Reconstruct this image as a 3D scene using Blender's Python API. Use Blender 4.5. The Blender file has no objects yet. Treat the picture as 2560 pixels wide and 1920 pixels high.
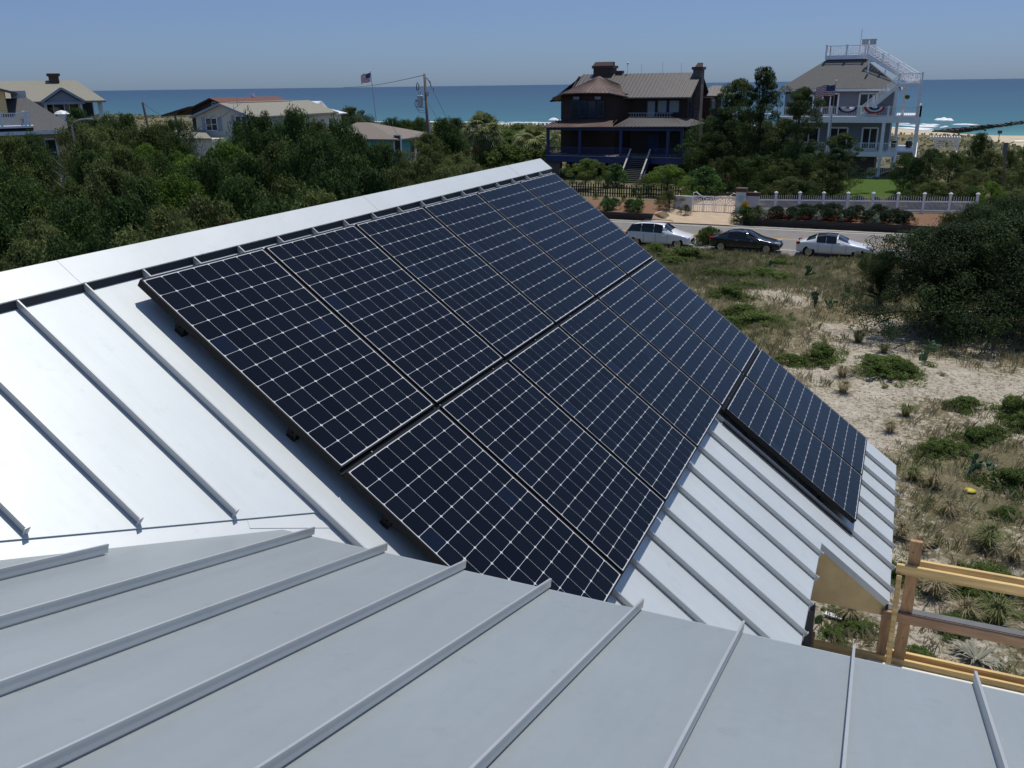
import bpy, bmesh, math, random
import numpy as np
from mathutils import Vector, Matrix

S = bpy.context.scene
C = S.collection
R_ = math.radians
PI = math.pi

# ---------------------------------------------------------------- camera, world, sun, exposure
F = 2184.22                     # focal length in photo pixels (2560 wide)
PITCH, ROLL, PSI = R_(18.8987), R_(-0.7655), R_(23.8156)
CAM_Z = 11.0
_cp, _sp = math.cos(PITCH), math.sin(PITCH)
_r, _u, _f = Vector((1, 0, 0)), Vector((0, _sp, _cp)), Vector((0, _cp, -_sp))
_c, _s = math.cos(ROLL), math.sin(ROLL)
_r2, _u2 = _c * _r + _s * _u, -_s * _r + _c * _u
YAW = Matrix.Rotation(PSI, 3, 'Z')
CR, CU, CF = YAW @ _r2, YAW @ _u2, YAW @ _f
cam_d = bpy.data.cameras.new('camera')
cam = bpy.data.objects.new('camera', cam_d)
C.objects.link(cam)
cam_d.sensor_width = 36
cam_d.lens = F / 2560 * 36
cam_d.clip_start = 0.05
cam_d.clip_end = 60000
m = Matrix.Identity(4)
for i in range(3):
    m[i][0], m[i][1], m[i][2] = CR[i], CU[i], -CF[i]
m[2][3] = CAM_Z
cam.matrix_world = m
S.camera = cam

SUN_EL, SUN_AZ = R_(73), R_(18)      # azimuth from +Y (the ocean) towards +X
w = bpy.data.worlds.new('World'); S.world = w; w.use_nodes = True
nt = w.node_tree
sky = nt.nodes.new('ShaderNodeTexSky'); sky.sky_type = 'NISHITA'
sky.sun_disc = False; sky.sun_elevation = SUN_EL; sky.sun_rotation = SUN_AZ
sky.altitude = 0; sky.air_density = 1.0; sky.dust_density = 0.3; sky.ozone_density = 4.0
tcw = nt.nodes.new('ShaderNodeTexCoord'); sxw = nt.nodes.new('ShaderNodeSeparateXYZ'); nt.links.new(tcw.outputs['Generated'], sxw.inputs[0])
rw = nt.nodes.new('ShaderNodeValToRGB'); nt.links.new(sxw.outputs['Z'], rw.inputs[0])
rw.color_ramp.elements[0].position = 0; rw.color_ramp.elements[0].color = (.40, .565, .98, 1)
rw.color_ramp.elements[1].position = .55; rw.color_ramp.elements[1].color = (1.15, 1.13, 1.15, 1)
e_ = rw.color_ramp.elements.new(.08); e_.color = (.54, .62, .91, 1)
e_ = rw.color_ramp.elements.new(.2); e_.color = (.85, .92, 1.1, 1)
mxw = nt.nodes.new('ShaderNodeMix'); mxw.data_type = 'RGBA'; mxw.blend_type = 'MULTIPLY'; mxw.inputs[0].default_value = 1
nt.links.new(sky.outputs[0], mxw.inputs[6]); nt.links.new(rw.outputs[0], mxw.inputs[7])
nt.links.new(mxw.outputs[2], nt.nodes['Background'].inputs[0])   # tint: deeper blue low down, upper dome brightened to add fill light
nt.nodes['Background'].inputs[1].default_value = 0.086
sd = bpy.data.lights.new('sun', 'SUN'); sd.energy = 3.35; sd.angle = R_(0.55); sd.color = (1.0, 0.945, 0.85)
sun = bpy.data.objects.new('sun', sd); C.objects.link(sun)
sdir = Vector((math.sin(SUN_AZ) * math.cos(SUN_EL), math.cos(SUN_AZ) * math.cos(SUN_EL), math.sin(SUN_EL)))
sun.rotation_euler = sdir.to_track_quat('Z', 'Y').to_euler()
S.view_settings.view_transform = 'Standard'
S.view_settings.look = 'None'
S.view_settings.exposure = 0.0
S.view_settings.gamma = 1.0
S.render.engine = 'CYCLES'

# ---------------------------------------------------------------- pixel helper (photo pixels -> point in the place)
SC = 640 / 2212
ZO = {1: (0, 100, SC), 2: (640, 100, SC), 3: (1280, 100, SC), 4: (1920, 60, SC), 5: (1920, 500, SC),
      6: (1500, 400, 700 / 2212), 7: (1920, 900, SC), 8: (1920, 1300, SC)}
def ray(x, y, v=None):
    if v: o = ZO[v]; x, y = o[0] + x * o[2], o[1] + y * o[2]
    return (x - 1280) / F * CR - (y - 960) / F * CU + CF
def at(x, y, Y=None, z=None, d=None, v=None):
    q = ray(x, y, v)
    t = Y / q.y if Y is not None else ((z - CAM_Z) / q.z if z is not None else d / math.hypot(q.x, q.y))
    return Vector((0, 0, CAM_Z)) + q * t

# ---------------------------------------------------------------- materials
def new_mat(name):
    mt = bpy.data.materials.new(name); mt.use_nodes = True
    return mt, mt.node_tree, mt.node_tree.nodes['Principled BSDF']
def mat(name, col, rough=.6, metal=0, var=.15, scale=6, bump=0, bscale=40, spec=.5, col2=None, stretch=None, coat=0):
    mt, t, b = new_mat(name)
    b.inputs['Roughness'].default_value = rough; b.inputs['Metallic'].default_value = metal
    b.inputs['Specular IOR Level'].default_value = spec
    b.inputs['Coat Weight'].default_value = coat; b.inputs['Coat Roughness'].default_value = .06
    tc = t.nodes.new('ShaderNodeTexCoord'); mp = t.nodes.new('ShaderNodeMapping')
    t.links.new(tc.outputs['Object'], mp.inputs[0])
    if stretch: mp.inputs['Scale'].default_value = stretch
    n = t.nodes.new('ShaderNodeTexNoise'); n.inputs['Scale'].default_value = scale; n.inputs['Detail'].default_value = 6
    t.links.new(mp.outputs[0], n.inputs['Vector'])
    cr = t.nodes.new('ShaderNodeValToRGB')
    c1 = [max(0, c * (1 - var)) for c in col]; c2 = col2 or [min(1, c * (1 + var)) for c in col]
    cr.color_ramp.elements[0].position = .3; cr.color_ramp.elements[1].position = .7
    cr.color_ramp.elements[0].color = (*c1, 1); cr.color_ramp.elements[1].color = (*c2, 1)
    t.links.new(n.outputs['Fac'], cr.inputs[0]); t.links.new(cr.outputs[0], b.inputs['Base Color'])
    if bump:
        n2 = t.nodes.new('ShaderNodeTexNoise'); n2.inputs['Scale'].default_value = bscale; n2.inputs['Detail'].default_value = 4
        t.links.new(mp.outputs[0], n2.inputs['Vector'])
        bp = t.nodes.new('ShaderNodeBump'); bp.inputs['Strength'].default_value = bump; bp.inputs['Distance'].default_value = .02
        t.links.new(n2.outputs['Fac'], bp.inputs['Height']); t.links.new(bp.outputs[0], b.inputs['Normal'])
    return mt
def striped(name, col, dark, axis='X', freq=3, width=.1, rough=.7, metal=0, var=.15, var2=0, vscale=5):
    """base colour with thin darker lines across one object axis (siding, shingle courses, roof ribs)"""
    mt = mat(name, col, rough, metal, var, vscale)
    t = mt.node_tree; b = t.nodes['Principled BSDF']
    tc = t.nodes.new('ShaderNodeTexCoord'); sx = t.nodes.new('ShaderNodeSeparateXYZ'); t.links.new(tc.outputs['Object'], sx.inputs[0])
    mu = t.nodes.new('ShaderNodeMath'); mu.operation = 'MULTIPLY'; mu.inputs[1].default_value = freq
    t.links.new(sx.outputs[axis], mu.inputs[0])
    fr = t.nodes.new('ShaderNodeMath'); fr.operation = 'FRACT'; t.links.new(mu.outputs[0], fr.inputs[0])
    lt = t.nodes.new('ShaderNodeMath'); lt.operation = 'LESS_THAN'; lt.inputs[1].default_value = width; t.links.new(fr.outputs[0], lt.inputs[0])
    mx = t.nodes.new('ShaderNodeMix'); mx.data_type = 'RGBA'
    src = b.inputs['Base Color'].links[0].from_socket
    t.links.new(lt.outputs[0], mx.inputs[0]); t.links.new(src, mx.inputs[6]); mx.inputs[7].default_value = (*dark, 1)
    t.links.new(mx.outputs[2], b.inputs['Base Color'])
    return mt
def brick_mat(name, c1, c2, mortar, scale=4, bw=.5, rh=.25, rough=.85, msize=.02, axes='XZ'):
    mt, t, b = new_mat(name); b.inputs['Roughness'].default_value = rough
    tc = t.nodes.new('ShaderNodeTexCoord'); sx = t.nodes.new('ShaderNodeSeparateXYZ'); cx = t.nodes.new('ShaderNodeCombineXYZ')
    t.links.new(tc.outputs['Object'], sx.inputs[0])
    ad = t.nodes.new('ShaderNodeMath'); ad.operation = 'ADD'; t.links.new(sx.outputs['X'], ad.inputs[0]); t.links.new(sx.outputs['Y'], ad.inputs[1])
    t.links.new(ad.outputs[0] if axes == 'XZ' else sx.outputs['X'], cx.inputs[0]); t.links.new(sx.outputs['Z' if axes == 'XZ' else 'Y'], cx.inputs[1])
    br = t.nodes.new('ShaderNodeTexBrick'); t.links.new(cx.outputs[0], br.inputs['Vector'])
    br.inputs['Color1'].default_value = (*c1, 1); br.inputs['Color2'].default_value = (*c2, 1); br.inputs['Mortar'].default_value = (*mortar, 1)
    br.inputs['Scale'].default_value = scale; br.inputs['Brick Width'].default_value = bw; br.inputs['Row Height'].default_value = rh
    br.inputs['Mortar Size'].default_value = msize; br.inputs['Bias'].default_value = 0
    t.links.new(br.outputs['Color'], b.inputs['Base Color'])
    return mt
def leaf_mat(name, dark, light, trans=.25, rough=.7, patch=.5, isl=.28):
    mt, t, b = new_mat(name)
    g = t.nodes.new('ShaderNodeNewGeometry'); oi = t.nodes.new('ShaderNodeObjectInfo'); tc = t.nodes.new('ShaderNodeTexCoord')
    n = t.nodes.new('ShaderNodeTexNoise'); n.inputs['Scale'].default_value = patch; n.inputs['Detail'].default_value = 3
    t.links.new(tc.outputs['Object'], n.inputs['Vector'])
    a = t.nodes.new('ShaderNodeMath'); a.operation = 'MULTIPLY_ADD'; a.inputs[1].default_value = isl
    t.links.new(g.outputs['Random Per Island'], a.inputs[0])
    n3 = t.nodes.new('ShaderNodeMath'); n3.operation = 'MULTIPLY_ADD'; n3.inputs[1].default_value = 1.6; n3.inputs[2].default_value = -.6
    t.links.new(n.outputs['Fac'], n3.inputs[0]); t.links.new(n3.outputs[0], a.inputs[2])
    a2 = t.nodes.new('ShaderNodeMath'); a2.operation = 'MULTIPLY_ADD'; a2.inputs[1].default_value = .35
    t.links.new(oi.outputs['Random'], a2.inputs[0]); t.links.new(a.outputs[0], a2.inputs[2])
    cr = t.nodes.new('ShaderNodeValToRGB'); t.links.new(a2.outputs[0], cr.inputs[0])
    cr.color_ramp.elements[0].position = .1; cr.color_ramp.elements[1].position = .95
    cr.color_ramp.elements[0].color = (*dark, 1); cr.color_ramp.elements[1].color = (*light, 1)
    t.links.new(cr.outputs[0], b.inputs['Base Color']); b.inputs['Roughness'].default_value = rough
    b.inputs['Specular IOR Level'].default_value = .12
    tr = t.nodes.new('ShaderNodeBsdfTranslucent'); t.links.new(cr.outputs[0], tr.inputs[0])
    ms = t.nodes.new('ShaderNodeMixShader'); ms.inputs[0].default_value = trans
    t.links.new(b.outputs[0], ms.inputs[1]); t.links.new(tr.outputs[0], ms.inputs[2])
    t.links.new(ms.outputs[0], t.nodes['Material Output'].inputs[0])
    return mt

def metal_paint(name, col, metal, rough, wav=.004, streak=(1, 1, 1)):
    """painted sheet metal: fine noise in the gloss, faint oil-canning"""
    mt, t, b = new_mat(name)
    tc = t.nodes.new('ShaderNodeTexCoord')
    n = t.nodes.new('ShaderNodeTexNoise'); n.inputs['Scale'].default_value = 1.3; n.inputs['Detail'].default_value = 5
    t.links.new(tc.outputs['Object'], n.inputs['Vector'])
    cr = t.nodes.new('ShaderNodeValToRGB'); t.links.new(n.outputs['Fac'], cr.inputs[0])
    cr.color_ramp.elements[0].position = .3; cr.color_ramp.elements[1].position = .72
    cr.color_ramp.elements[0].color = (*[c * .95 for c in col], 1); cr.color_ramp.elements[1].color = (*[min(1, c * 1.04) for c in col], 1)
    nf = t.nodes.new('ShaderNodeTexNoise'); nf.inputs['Scale'].default_value = 28; nf.inputs['Detail'].default_value = 8
    t.links.new(tc.outputs['Object'], nf.inputs['Vector'])
    mr = t.nodes.new('ShaderNodeMapRange'); mr.inputs['To Min'].default_value = rough - .05; mr.inputs['To Max'].default_value = rough + .06
    t.links.new(nf.outputs['Fac'], mr.inputs[0]); t.links.new(mr.outputs[0], b.inputs['Roughness'])
    # smudges and dust: small irregular darker marks
    nd = t.nodes.new('ShaderNodeTexNoise'); nd.inputs['Scale'].default_value = 9; nd.inputs['Detail'].default_value = 10; nd.inputs['Roughness'].default_value = .75
    t.links.new(tc.outputs['Object'], nd.inputs['Vector'])
    c2 = t.nodes.new('ShaderNodeValToRGB'); t.links.new(nd.outputs['Fac'], c2.inputs[0])
    c2.color_ramp.elements[0].position = .25; c2.color_ramp.elements[1].position = .42
    c2.color_ramp.elements[0].color = (.86, .85, .83, 1); c2.color_ramp.elements[1].color = (1, 1, 1, 1)
    mx = t.nodes.new('ShaderNodeMix'); mx.data_type = 'RGBA'; mx.blend_type = 'MULTIPLY'; mx.inputs[0].default_value = 1
    t.links.new(cr.outputs[0], mx.inputs[6]); t.links.new(c2.outputs[0], mx.inputs[7]); t.links.new(mx.outputs[2], b.inputs['Base Color'])
    mps = t.nodes.new('ShaderNodeMapping'); mps.inputs['Scale'].default_value = streak; t.links.new(tc.outputs['Object'], mps.inputs[0])
    ns = t.nodes.new('ShaderNodeTexNoise'); ns.inputs['Scale'].default_value = 2.2; ns.inputs['Detail'].default_value = 9; ns.inputs['Roughness'].default_value = .7
    t.links.new(mps.outputs[0], ns.inputs['Vector'])
    c3 = t.nodes.new('ShaderNodeValToRGB'); t.links.new(ns.outputs['Fac'], c3.inputs[0])
    c3.color_ramp.elements[0].position = .3; c3.color_ramp.elements[1].position = .6
    c3.color_ramp.elements[0].color = (.955, .955, .95, 1); c3.color_ramp.elements[1].color = (1, 1, 1, 1)
    m3 = t.nodes.new('ShaderNodeMix'); m3.data_type = 'RGBA'; m3.blend_type = 'MULTIPLY'; m3.inputs[0].default_value = 1
    t.links.new(mx.outputs[2], m3.inputs[6]); t.links.new(c3.outputs[0], m3.inputs[7]); t.links.new(m3.outputs[2], b.inputs['Base Color'])
    b.inputs['Metallic'].default_value = metal
    nb = t.nodes.new('ShaderNodeTexNoise'); nb.inputs['Scale'].default_value = 2.2; nb.inputs['Detail'].default_value = 1
    t.links.new(tc.outputs['Object'], nb.inputs['Vector'])
    bp = t.nodes.new('ShaderNodeBump'); bp.inputs['Strength'].default_value = .5; bp.inputs['Distance'].default_value = wav
    t.links.new(nb.outputs['Fac'], bp.inputs['Height']); t.links.new(bp.outputs[0], b.inputs['Normal'])
    return mt

M = {}
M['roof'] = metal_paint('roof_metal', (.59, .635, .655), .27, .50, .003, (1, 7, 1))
M['roof_front'] = metal_paint('dimmed_roof_metal', (.38, .42, .437), .40, .48, .003, (7, .7, 1))  # same sheet as the main roof; this slope's dimmer look painted into the colour
M['seam'] = metal_paint('seam_metal', (.54, .555, .56), .4, .42, .001)
M['flash'] = metal_paint('flashing_metal', (.60, .635, .65), .30, .50, .002)
M['white'] = mat('white_paint', (.78, .79, .80), .5, var=.04)
M['whitev'] = mat('white_vinyl', (.86, .86, .87), .4, var=.05, scale=3)
M['black'] = mat('black_anodised', (.008, .008, .009), .55, .0, var=.2, spec=.25)
M['closure_shade'] = mat('closure_shade_strip', (.03, .033, .038), .6, var=.2)
M['back'] = mat('backsheet', (.62, .64, .66), .3, var=.02)
M['cell'] = mat('solar_cell', (.0040, .0052, .010), .18, var=.35, scale=3.5, spec=.15)
_t = M['cell'].node_tree; _g = _t.nodes.new('ShaderNodeNewGeometry'); _r3 = _t.nodes.new('ShaderNodeValToRGB'); _t.links.new(_g.outputs['Random Per Island'], _r3.inputs[0])
_r3.color_ramp.elements[0].position = 0; _r3.color_ramp.elements[0].color = (.0032, .0042, .0085, 1)
_r3.color_ramp.elements[1].position = .94; _r3.color_ramp.elements[1].color = (.0052, .0068, .013, 1)
_e = _r3.color_ramp.elements.new(.985); _e.color = (.007, .013, .032, 1)
_t.links.new(_r3.outputs[0], _t.nodes['Principled BSDF'].inputs['Base Color'])
M['rubber'] = mat('tyre_rubber', (.015, .015, .015), .8)
M['rim'] = mat('wheel_alloy', (.5, .5, .5), .3, .8)
M['glass'] = mat('dark_glass', (.008, .010, .012), .05, var=.1, spec=.6)
M['house_glass'] = mat('window_glass', (.03, .035, .04), .08, var=.2, spec=.6)
M['lamp_glass'] = mat('lamp_lens', (.6, .62, .65), .1, var=.1)
M['tail'] = mat('tail_lens', (.35, .02, .02), .15)
M['carwhite'] = mat('car_white', (.84, .84, .84), .22, var=.01, coat=.8)
M['cargrey'] = mat('car_dark_grey', (.022, .027, .03), .22, .25, var=.05, coat=.9)
M['carblack'] = mat('car_black_roof', (.012, .012, .013), .12, var=.05, coat=.8)
M['lumber'] = mat('fresh_lumber', (.66, .46, .20), .7, var=.3, scale=26, stretch=(.07, 1, 1), bump=.3, bscale=60)
M['lumber2'] = mat('brown_lumber', (.40, .24, .125), .75, var=.3, scale=26, stretch=(1, 1, .2), bump=.3, bscale=60)
M['lumberh'] = mat('brown_beam_lumber', (.38, .235, .14), .75, var=.2, scale=18, stretch=(.2, 1, 1), bump=.3, bscale=60)
M['ply'] = mat('tan_plywood', (.76, .56, .28), .8, var=.10, scale=9, bump=.15, bscale=80)
M['membrane'] = mat('white_membrane', (.80, .78, .70), .7, var=.05)
M['darkgrey'] = mat('grey_siding', (.12, .125, .13), .6, var=.15, stretch=(1, 1, .2))
M['shingle_br'] = brick_mat('brown_cedar_shingle', (.046, .026, .020), (.070, .038, .028), (.018, .012, .010), 3.2, .5, .3, msize=.03)
M['roof_brown'] = striped('brown_ribbed_roof', (.110, .102, .098), (.05, .046, .044), 'X', 2.2, .12, .5, .3, .2)
M['roof_brown_y'] = striped('brown_ribbed_side_roof', (.115, .098, .090), (.05, .043, .04), 'Y', 2.2, .12, .5, .3, .2)
M['roof_rust'] = striped('rusty_ribbed_roof', (.12, .08, .068), (.055, .04, .035), 'X', 2.2, .12, .55, .3, .35, vscale=.7)
M['navy'] = mat('navy_paint', (.022, .040, .14), .5, var=.2)
M['stone'] = brick_mat('chimney_stone', (.16, .13, .11), (.07, .05, .045), (.2, .18, .16), 3.0, .5, .35, msize=.04)
M['brickb'] = brick_mat('brown_brick', (.10, .05, .035), (.06, .035, .03), (.10, .09, .08), 5)
M['pier'] = brick_mat('pier_brick', (.19, .15, .11), (.13, .10, .075), (.2, .18, .16), 4)
M['tread'] = mat('grey_tread', (.16, .15, .15), .8)
M['railwood'] = mat('pale_handrail', (.52, .47, .40), .7)
M['shingle_gr'] = brick_mat('grey_asphalt_shingle', (.115, .115, .112), (.150, .150, .145), (.07, .07, .07), 3.2, .5, .22, msize=.03, axes='XY')
M['shingle_dk'] = brick_mat('charcoal_asphalt_shingle', (.085, .085, .09), (.12, .12, .125), (.05, .05, .055), 3.2, .5, .22, msize=.03, axes='XY')
M['shingle_tan'] = brick_mat('weathered_tan_shingle', (.25, .24, .19), (.30, .285, .23), (.18, .17, .14), 3.2, .5, .22, msize=.02, axes='XY')
M['shingle_cot'] = brick_mat('brown_grey_shingle', (.20, .17, .145), (.24, .205, .175), (.14, .12, .10), 3.2, .5, .22, msize=.02, axes='XY')
M['shingle_red'] = brick_mat('red_brown_shingle', (.19, .075, .05), (.14, .06, .045), (.08, .04, .03), 3.2, .5, .22, axes='XY')
M['roof_white'] = mat('white_roof_coating', (.72, .74, .78), .6)
M['wall_grey'] = striped('blue_grey_siding', (.22, .235, .275), (.14, .15, .18), 'Z', 5, .12, .7, 0, .06)
M['wall_grey2'] = striped('slate_siding', (.26, .30, .36), (.17, .2, .25), 'Z', 5, .12, .7, 0, .06)
M['wall_cream'] = striped('cream_siding', (.62, .60, .50), (.42, .40, .34), 'Z', 5, .10, .7, 0, .05)
M['wall_yellow'] = striped('yellow_siding', (.68, .50, .24), (.5, .36, .18), 'Z', 5, .10, .7, 0, .05)
M['wall_teal'] = striped('teal_siding', (.10, .42, .46), (.06, .28, .31), 'Z', 5, .12, .7, 0, .08)
M['wall_dark'] = striped('dark_brown_siding', (.05, .042, .038), (.03, .025, .023), 'Z', 5, .12, .7)
M['mauve'] = mat('mauve_block_wall', (.20, .175, .19), .8)
M['shutter'] = mat('blue_grey_shutter', (.28, .33, .40), .6)
M['blind'] = mat('pale_blind', (.34, .36, .34), .8)
M['bark'] = mat('bark', (.075, .055, .042), .9, var=.35, scale=8, bump=.6, bscale=20)
M['deadwood'] = mat('grey_dead_wood', (.30, .27, .24), .9)
M['pole'] = mat('weathered_pole_wood', (.17, .14, .115), .85, var=.25, scale=8, stretch=(1, 1, .1))
M['galv'] = mat('grey_transformer_paint', (.45, .48, .50), .45)
M['wire'] = mat('cable', (.03, .03, .03), .6)
M['steel'] = mat('pole_steel', (.35, .36, .38), .4, .5)
M['weatherwood'] = mat('weathered_deck_wood', (.30, .27, .24), .85, var=.2)
M['wallwhite'] = mat('stucco_white', (.60, .61, .63), .8, var=.06)
M['capdark'] = mat('dark_brick_cap', (.09, .055, .045), .85)
M['timber'] = mat('dark_timber', (.055, .045, .040), .85, var=.3, scale=4, stretch=(.15, 1, 3))
M['picket'] = mat('black_green_picket', (.012, .018, .018), .7)
M['sheet'] = mat('stage_plank', (.5, .45, .35), .7)
M['cactus'] = mat('cactus_green', (.06, .115, .045), .5, var=.2, scale=4)
M['cactusy'] = mat('yellowed_pad', (.6, .5, .06), .6)
M['cedar'] = leaf_mat('cedar_foliage', (.016, .034, .012), (.088, .150, .038))
M['juniper'] = leaf_mat('juniper_foliage', (.014, .028, .012), (.064, .102, .034), .18)
M['cedar2'] = leaf_mat('olive_cedar_foliage', (.038, .058, .018), (.165, .205, .060))
M['oak'] = leaf_mat('live_oak_foliage', (.055, .105, .016), (.21, .32, .055), .3)
M['myrtle'] = leaf_mat('wax_myrtle_foliage', (.065, .082, .028), (.20, .235, .08), .3)
M['pine'] = leaf_mat('pine_foliage', (.020, .040, .016), (.095, .135, .042), .2)
M['laurel'] = leaf_mat('laurel_foliage', (.030, .075, .020), (.10, .20, .055), .25, .4)
M['hedge'] = leaf_mat('hedge_foliage', (.014, .030, .016), (.050, .085, .036), .15)
M['sage'] = leaf_mat('silver_foliage', (.16, .20, .15), (.34, .38, .30), .2)
M['flower'] = leaf_mat('red_flower', (.12, .02, .015), (.35, .05, .03), .2)
M['flowery'] = leaf_mat('yellow_flower', (.5, .30, .02), (.8, .55, .05), .2)
M['palm'] = leaf_mat('palm_frond', (.06, .095, .030), (.32, .34, .15), .2, .45)
M['palmdead'] = leaf_mat('dry_palm_frond', (.13, .10, .05), (.32, .27, .15), .2)
M['shrub'] = leaf_mat('dune_shrub_foliage', (.060, .098, .022), (.20, .27, .075), .3)
M['brush'] = leaf_mat('russet_brush', (.06, .035, .02), (.16, .085, .05), .3)
M['grass'] = leaf_mat('dune_grass', (.28, .24, .14), (.60, .52, .34), .35, .7, .25)
M['grass2'] = leaf_mat('green_dune_grass', (.13, .15, .055), (.34, .35, .17), .35, .7, .25)
M['redcloth'] = mat('flag_red', (.45, .03, .04), .8)
M['whitecloth'] = mat('flag_white', (.72, .72, .74), .8)
M['bluecloth'] = mat('flag_blue', (.02, .03, .13), .8)
M['skin'] = mat('skin', (.45, .27, .19), .6)

# ---------------------------------------------------------------- object helpers
ORG = {}
def tag(o, label=None, cat=None, group=None, kind=None):
    if label: o['label'] = label
    if cat: o['category'] = cat
    if group: o['group'] = group
    if kind: o['kind'] = kind
    return o
def thing(name, label, cat, loc=(0, 0, 0), group=None, rz=0):
    o = bpy.data.objects.new(name, None); C.objects.link(o)
    o.location = loc; o.rotation_euler = (0, 0, rz); o.empty_display_size = .3
    ORG[o] = Vector(loc)
    return tag(o, label, cat, group)
class MB:
    def __init__(s): s.v = []; s.f = []; s.mi = []
    def add(s, vs, fs, mi=0):
        b = len(s.v); s.v += [tuple(x) for x in vs]; s.f += [tuple(b + i for i in f) for f in fs]; s.mi += [mi] * len(fs); return s
    def box(s, x0, x1, y0, y1, z0, z1, mi=0):
        return s.add([(x0, y0, z0), (x1, y0, z0), (x1, y1, z0), (x0, y1, z0), (x0, y0, z1), (x1, y0, z1), (x1, y1, z1), (x0, y1, z1)],
                     [(0, 3, 2, 1), (4, 5, 6, 7), (0, 1, 5, 4), (1, 2, 6, 5), (2, 3, 7, 6), (3, 0, 4, 7)], mi)
    def poly(s, pts, mi=0): return s.add(pts, [tuple(range(len(pts)))], mi)
    def slab(s, pts, off, mi=0):
        """polygon thickened along vector off"""
        n = len(pts); off = Vector(off); a = [Vector(p) for p in pts]
        return s.add(a + [p + off for p in a], [tuple(range(n))[::-1], tuple(range(n, 2 * n))] + [(i, (i + 1) % n, n + (i + 1) % n, n + i) for i in range(n)], mi)
    def beam(s, p0, p1, w, h, up=(0, 0, 1), mi=0):
        p0, p1 = Vector(p0), Vector(p1); d = (p1 - p0).normalized(); up = Vector(up)
        if abs(d.dot(up)) > .98: up = Vector((0, 1, 0))
        a = d.cross(up).normalized() * w / 2; b = a.cross(d).normalized() * h / 2
        v = [p0 - a - b, p0 + a - b, p0 + a + b, p0 - a + b, p1 - a - b, p1 + a - b, p1 + a + b, p1 - a + b]
        return s.add(v, [(0, 3, 2, 1), (4, 5, 6, 7), (0, 1, 5, 4), (1, 2, 6, 5), (2, 3, 7, 6), (3, 0, 4, 7)], mi)
    def tube(s, pts, rs, n=8, mi=0, cap=True):
        pts = [Vector(p) for p in pts]
        if not hasattr(rs, '__len__'): rs = [rs] * len(pts)
        b = len(s.v)
        for i, p in enumerate(pts):
            d = (pts[min(i + 1, len(pts) - 1)] - pts[max(i - 1, 0)]).normalized()
            r = Vector((1, 0, 0)) if abs(d.x) < .9 else Vector((0, 1, 0))
            a = d.cross(r).normalized(); c = d.cross(a)
            for k in range(n):
                t = 2 * PI * k / n; s.v.append(tuple(p + (a * math.cos(t) + c * math.sin(t)) * rs[i]))
        for i in range(len(pts) - 1):
            for k in range(n):
                s.f.append((b + i * n + k, b + i * n + (k + 1) % n, b + (i + 1) * n + (k + 1) % n, b + (i + 1) * n + k)); s.mi.append(mi)
        if cap:
            s.f.append(tuple(b + k for k in range(n))[::-1]); s.f.append(tuple(b + (len(pts) - 1) * n + k for k in range(n))); s.mi += [mi, mi]
        return s
    def lathe(s, prof, c, n=16, mi=0):
        b = len(s.v)
        for r, z in prof:
            for k in range(n): t = 2 * PI * k / n; s.v.append((c[0] + r * math.cos(t), c[1] + r * math.sin(t), c[2] + z))
        for i in range(len(prof) - 1):
            for k in range(n): s.f.append((b + i * n + k, b + i * n + (k + 1) % n, b + (i + 1) * n + (k + 1) % n, b + (i + 1) * n + k)); s.mi.append(mi)
        return s
    def build(s, name, mats, parent=None, smooth=False, bevel=0):
        me = bpy.data.meshes.new(name)
        vv = s.v
        if parent is not None:
            o = ORG.get(parent, Vector()); vv = [(x - o.x, y - o.y, z - o.z) for x, y, z in s.v]
        me.from_pydata(vv, [], s.f)
        if not isinstance(mats, (list, tuple)): mats = [mats]
        for mm in mats: me.materials.append(mm)
        if len(mats) > 1: me.polygons.foreach_set('material_index', s.mi)
        if smooth: me.polygons.foreach_set('use_smooth', [True] * len(me.polygons))
        me.update()
        ob = bpy.data.objects.new(name, me); C.objects.link(ob)
        if parent is not None: ob.parent = parent; ORG[ob] = ORG.get(parent, Vector())
        if bevel:
            md = ob.modifiers.new('bevel', 'BEVEL'); md.width = bevel; md.segments = 2; md.limit_method = 'ANGLE'
        return ob
def np_mesh(name, V, Fq, mats, parent=None, mi=None, attr=None, smooth=False):
    """quads from numpy arrays"""
    me = bpy.data.meshes.new(name); nv, nf = len(V), len(Fq); k = Fq.shape[1]
    me.vertices.add(nv); me.vertices.foreach_set('co', np.asarray(V, np.float32).ravel())
    me.loops.add(nf * k); me.loops.foreach_set('vertex_index', Fq.astype(np.int32).ravel())
    me.polygons.add(nf); me.polygons.foreach_set('loop_start', np.arange(nf, dtype=np.int32) * k)
    if mi is not None: me.polygons.foreach_set('material_index', np.asarray(mi, np.int32))
    if smooth: me.polygons.foreach_set('use_smooth', np.ones(nf, bool))
    for mm in (mats if isinstance(mats, (list, tuple)) else [mats]): me.materials.append(mm)
    me.update(calc_edges=True); me.validate()
    if attr is not None:
        ca = me.color_attributes.new('cover', 'FLOAT_COLOR', 'POINT'); ca.data.foreach_set('color', attr.astype(np.float32).ravel())
    ob = bpy.data.objects.new(name, me); C.objects.link(ob)
    if parent is not None: ob.parent = parent
    return ob
def copy_tree(o, parent=None):
    c = o.copy(); C.objects.link(c)
    if parent is not None: c.parent = parent
    for ch in [x for x in o.children]: copy_tree(ch, c)
    return c

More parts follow.
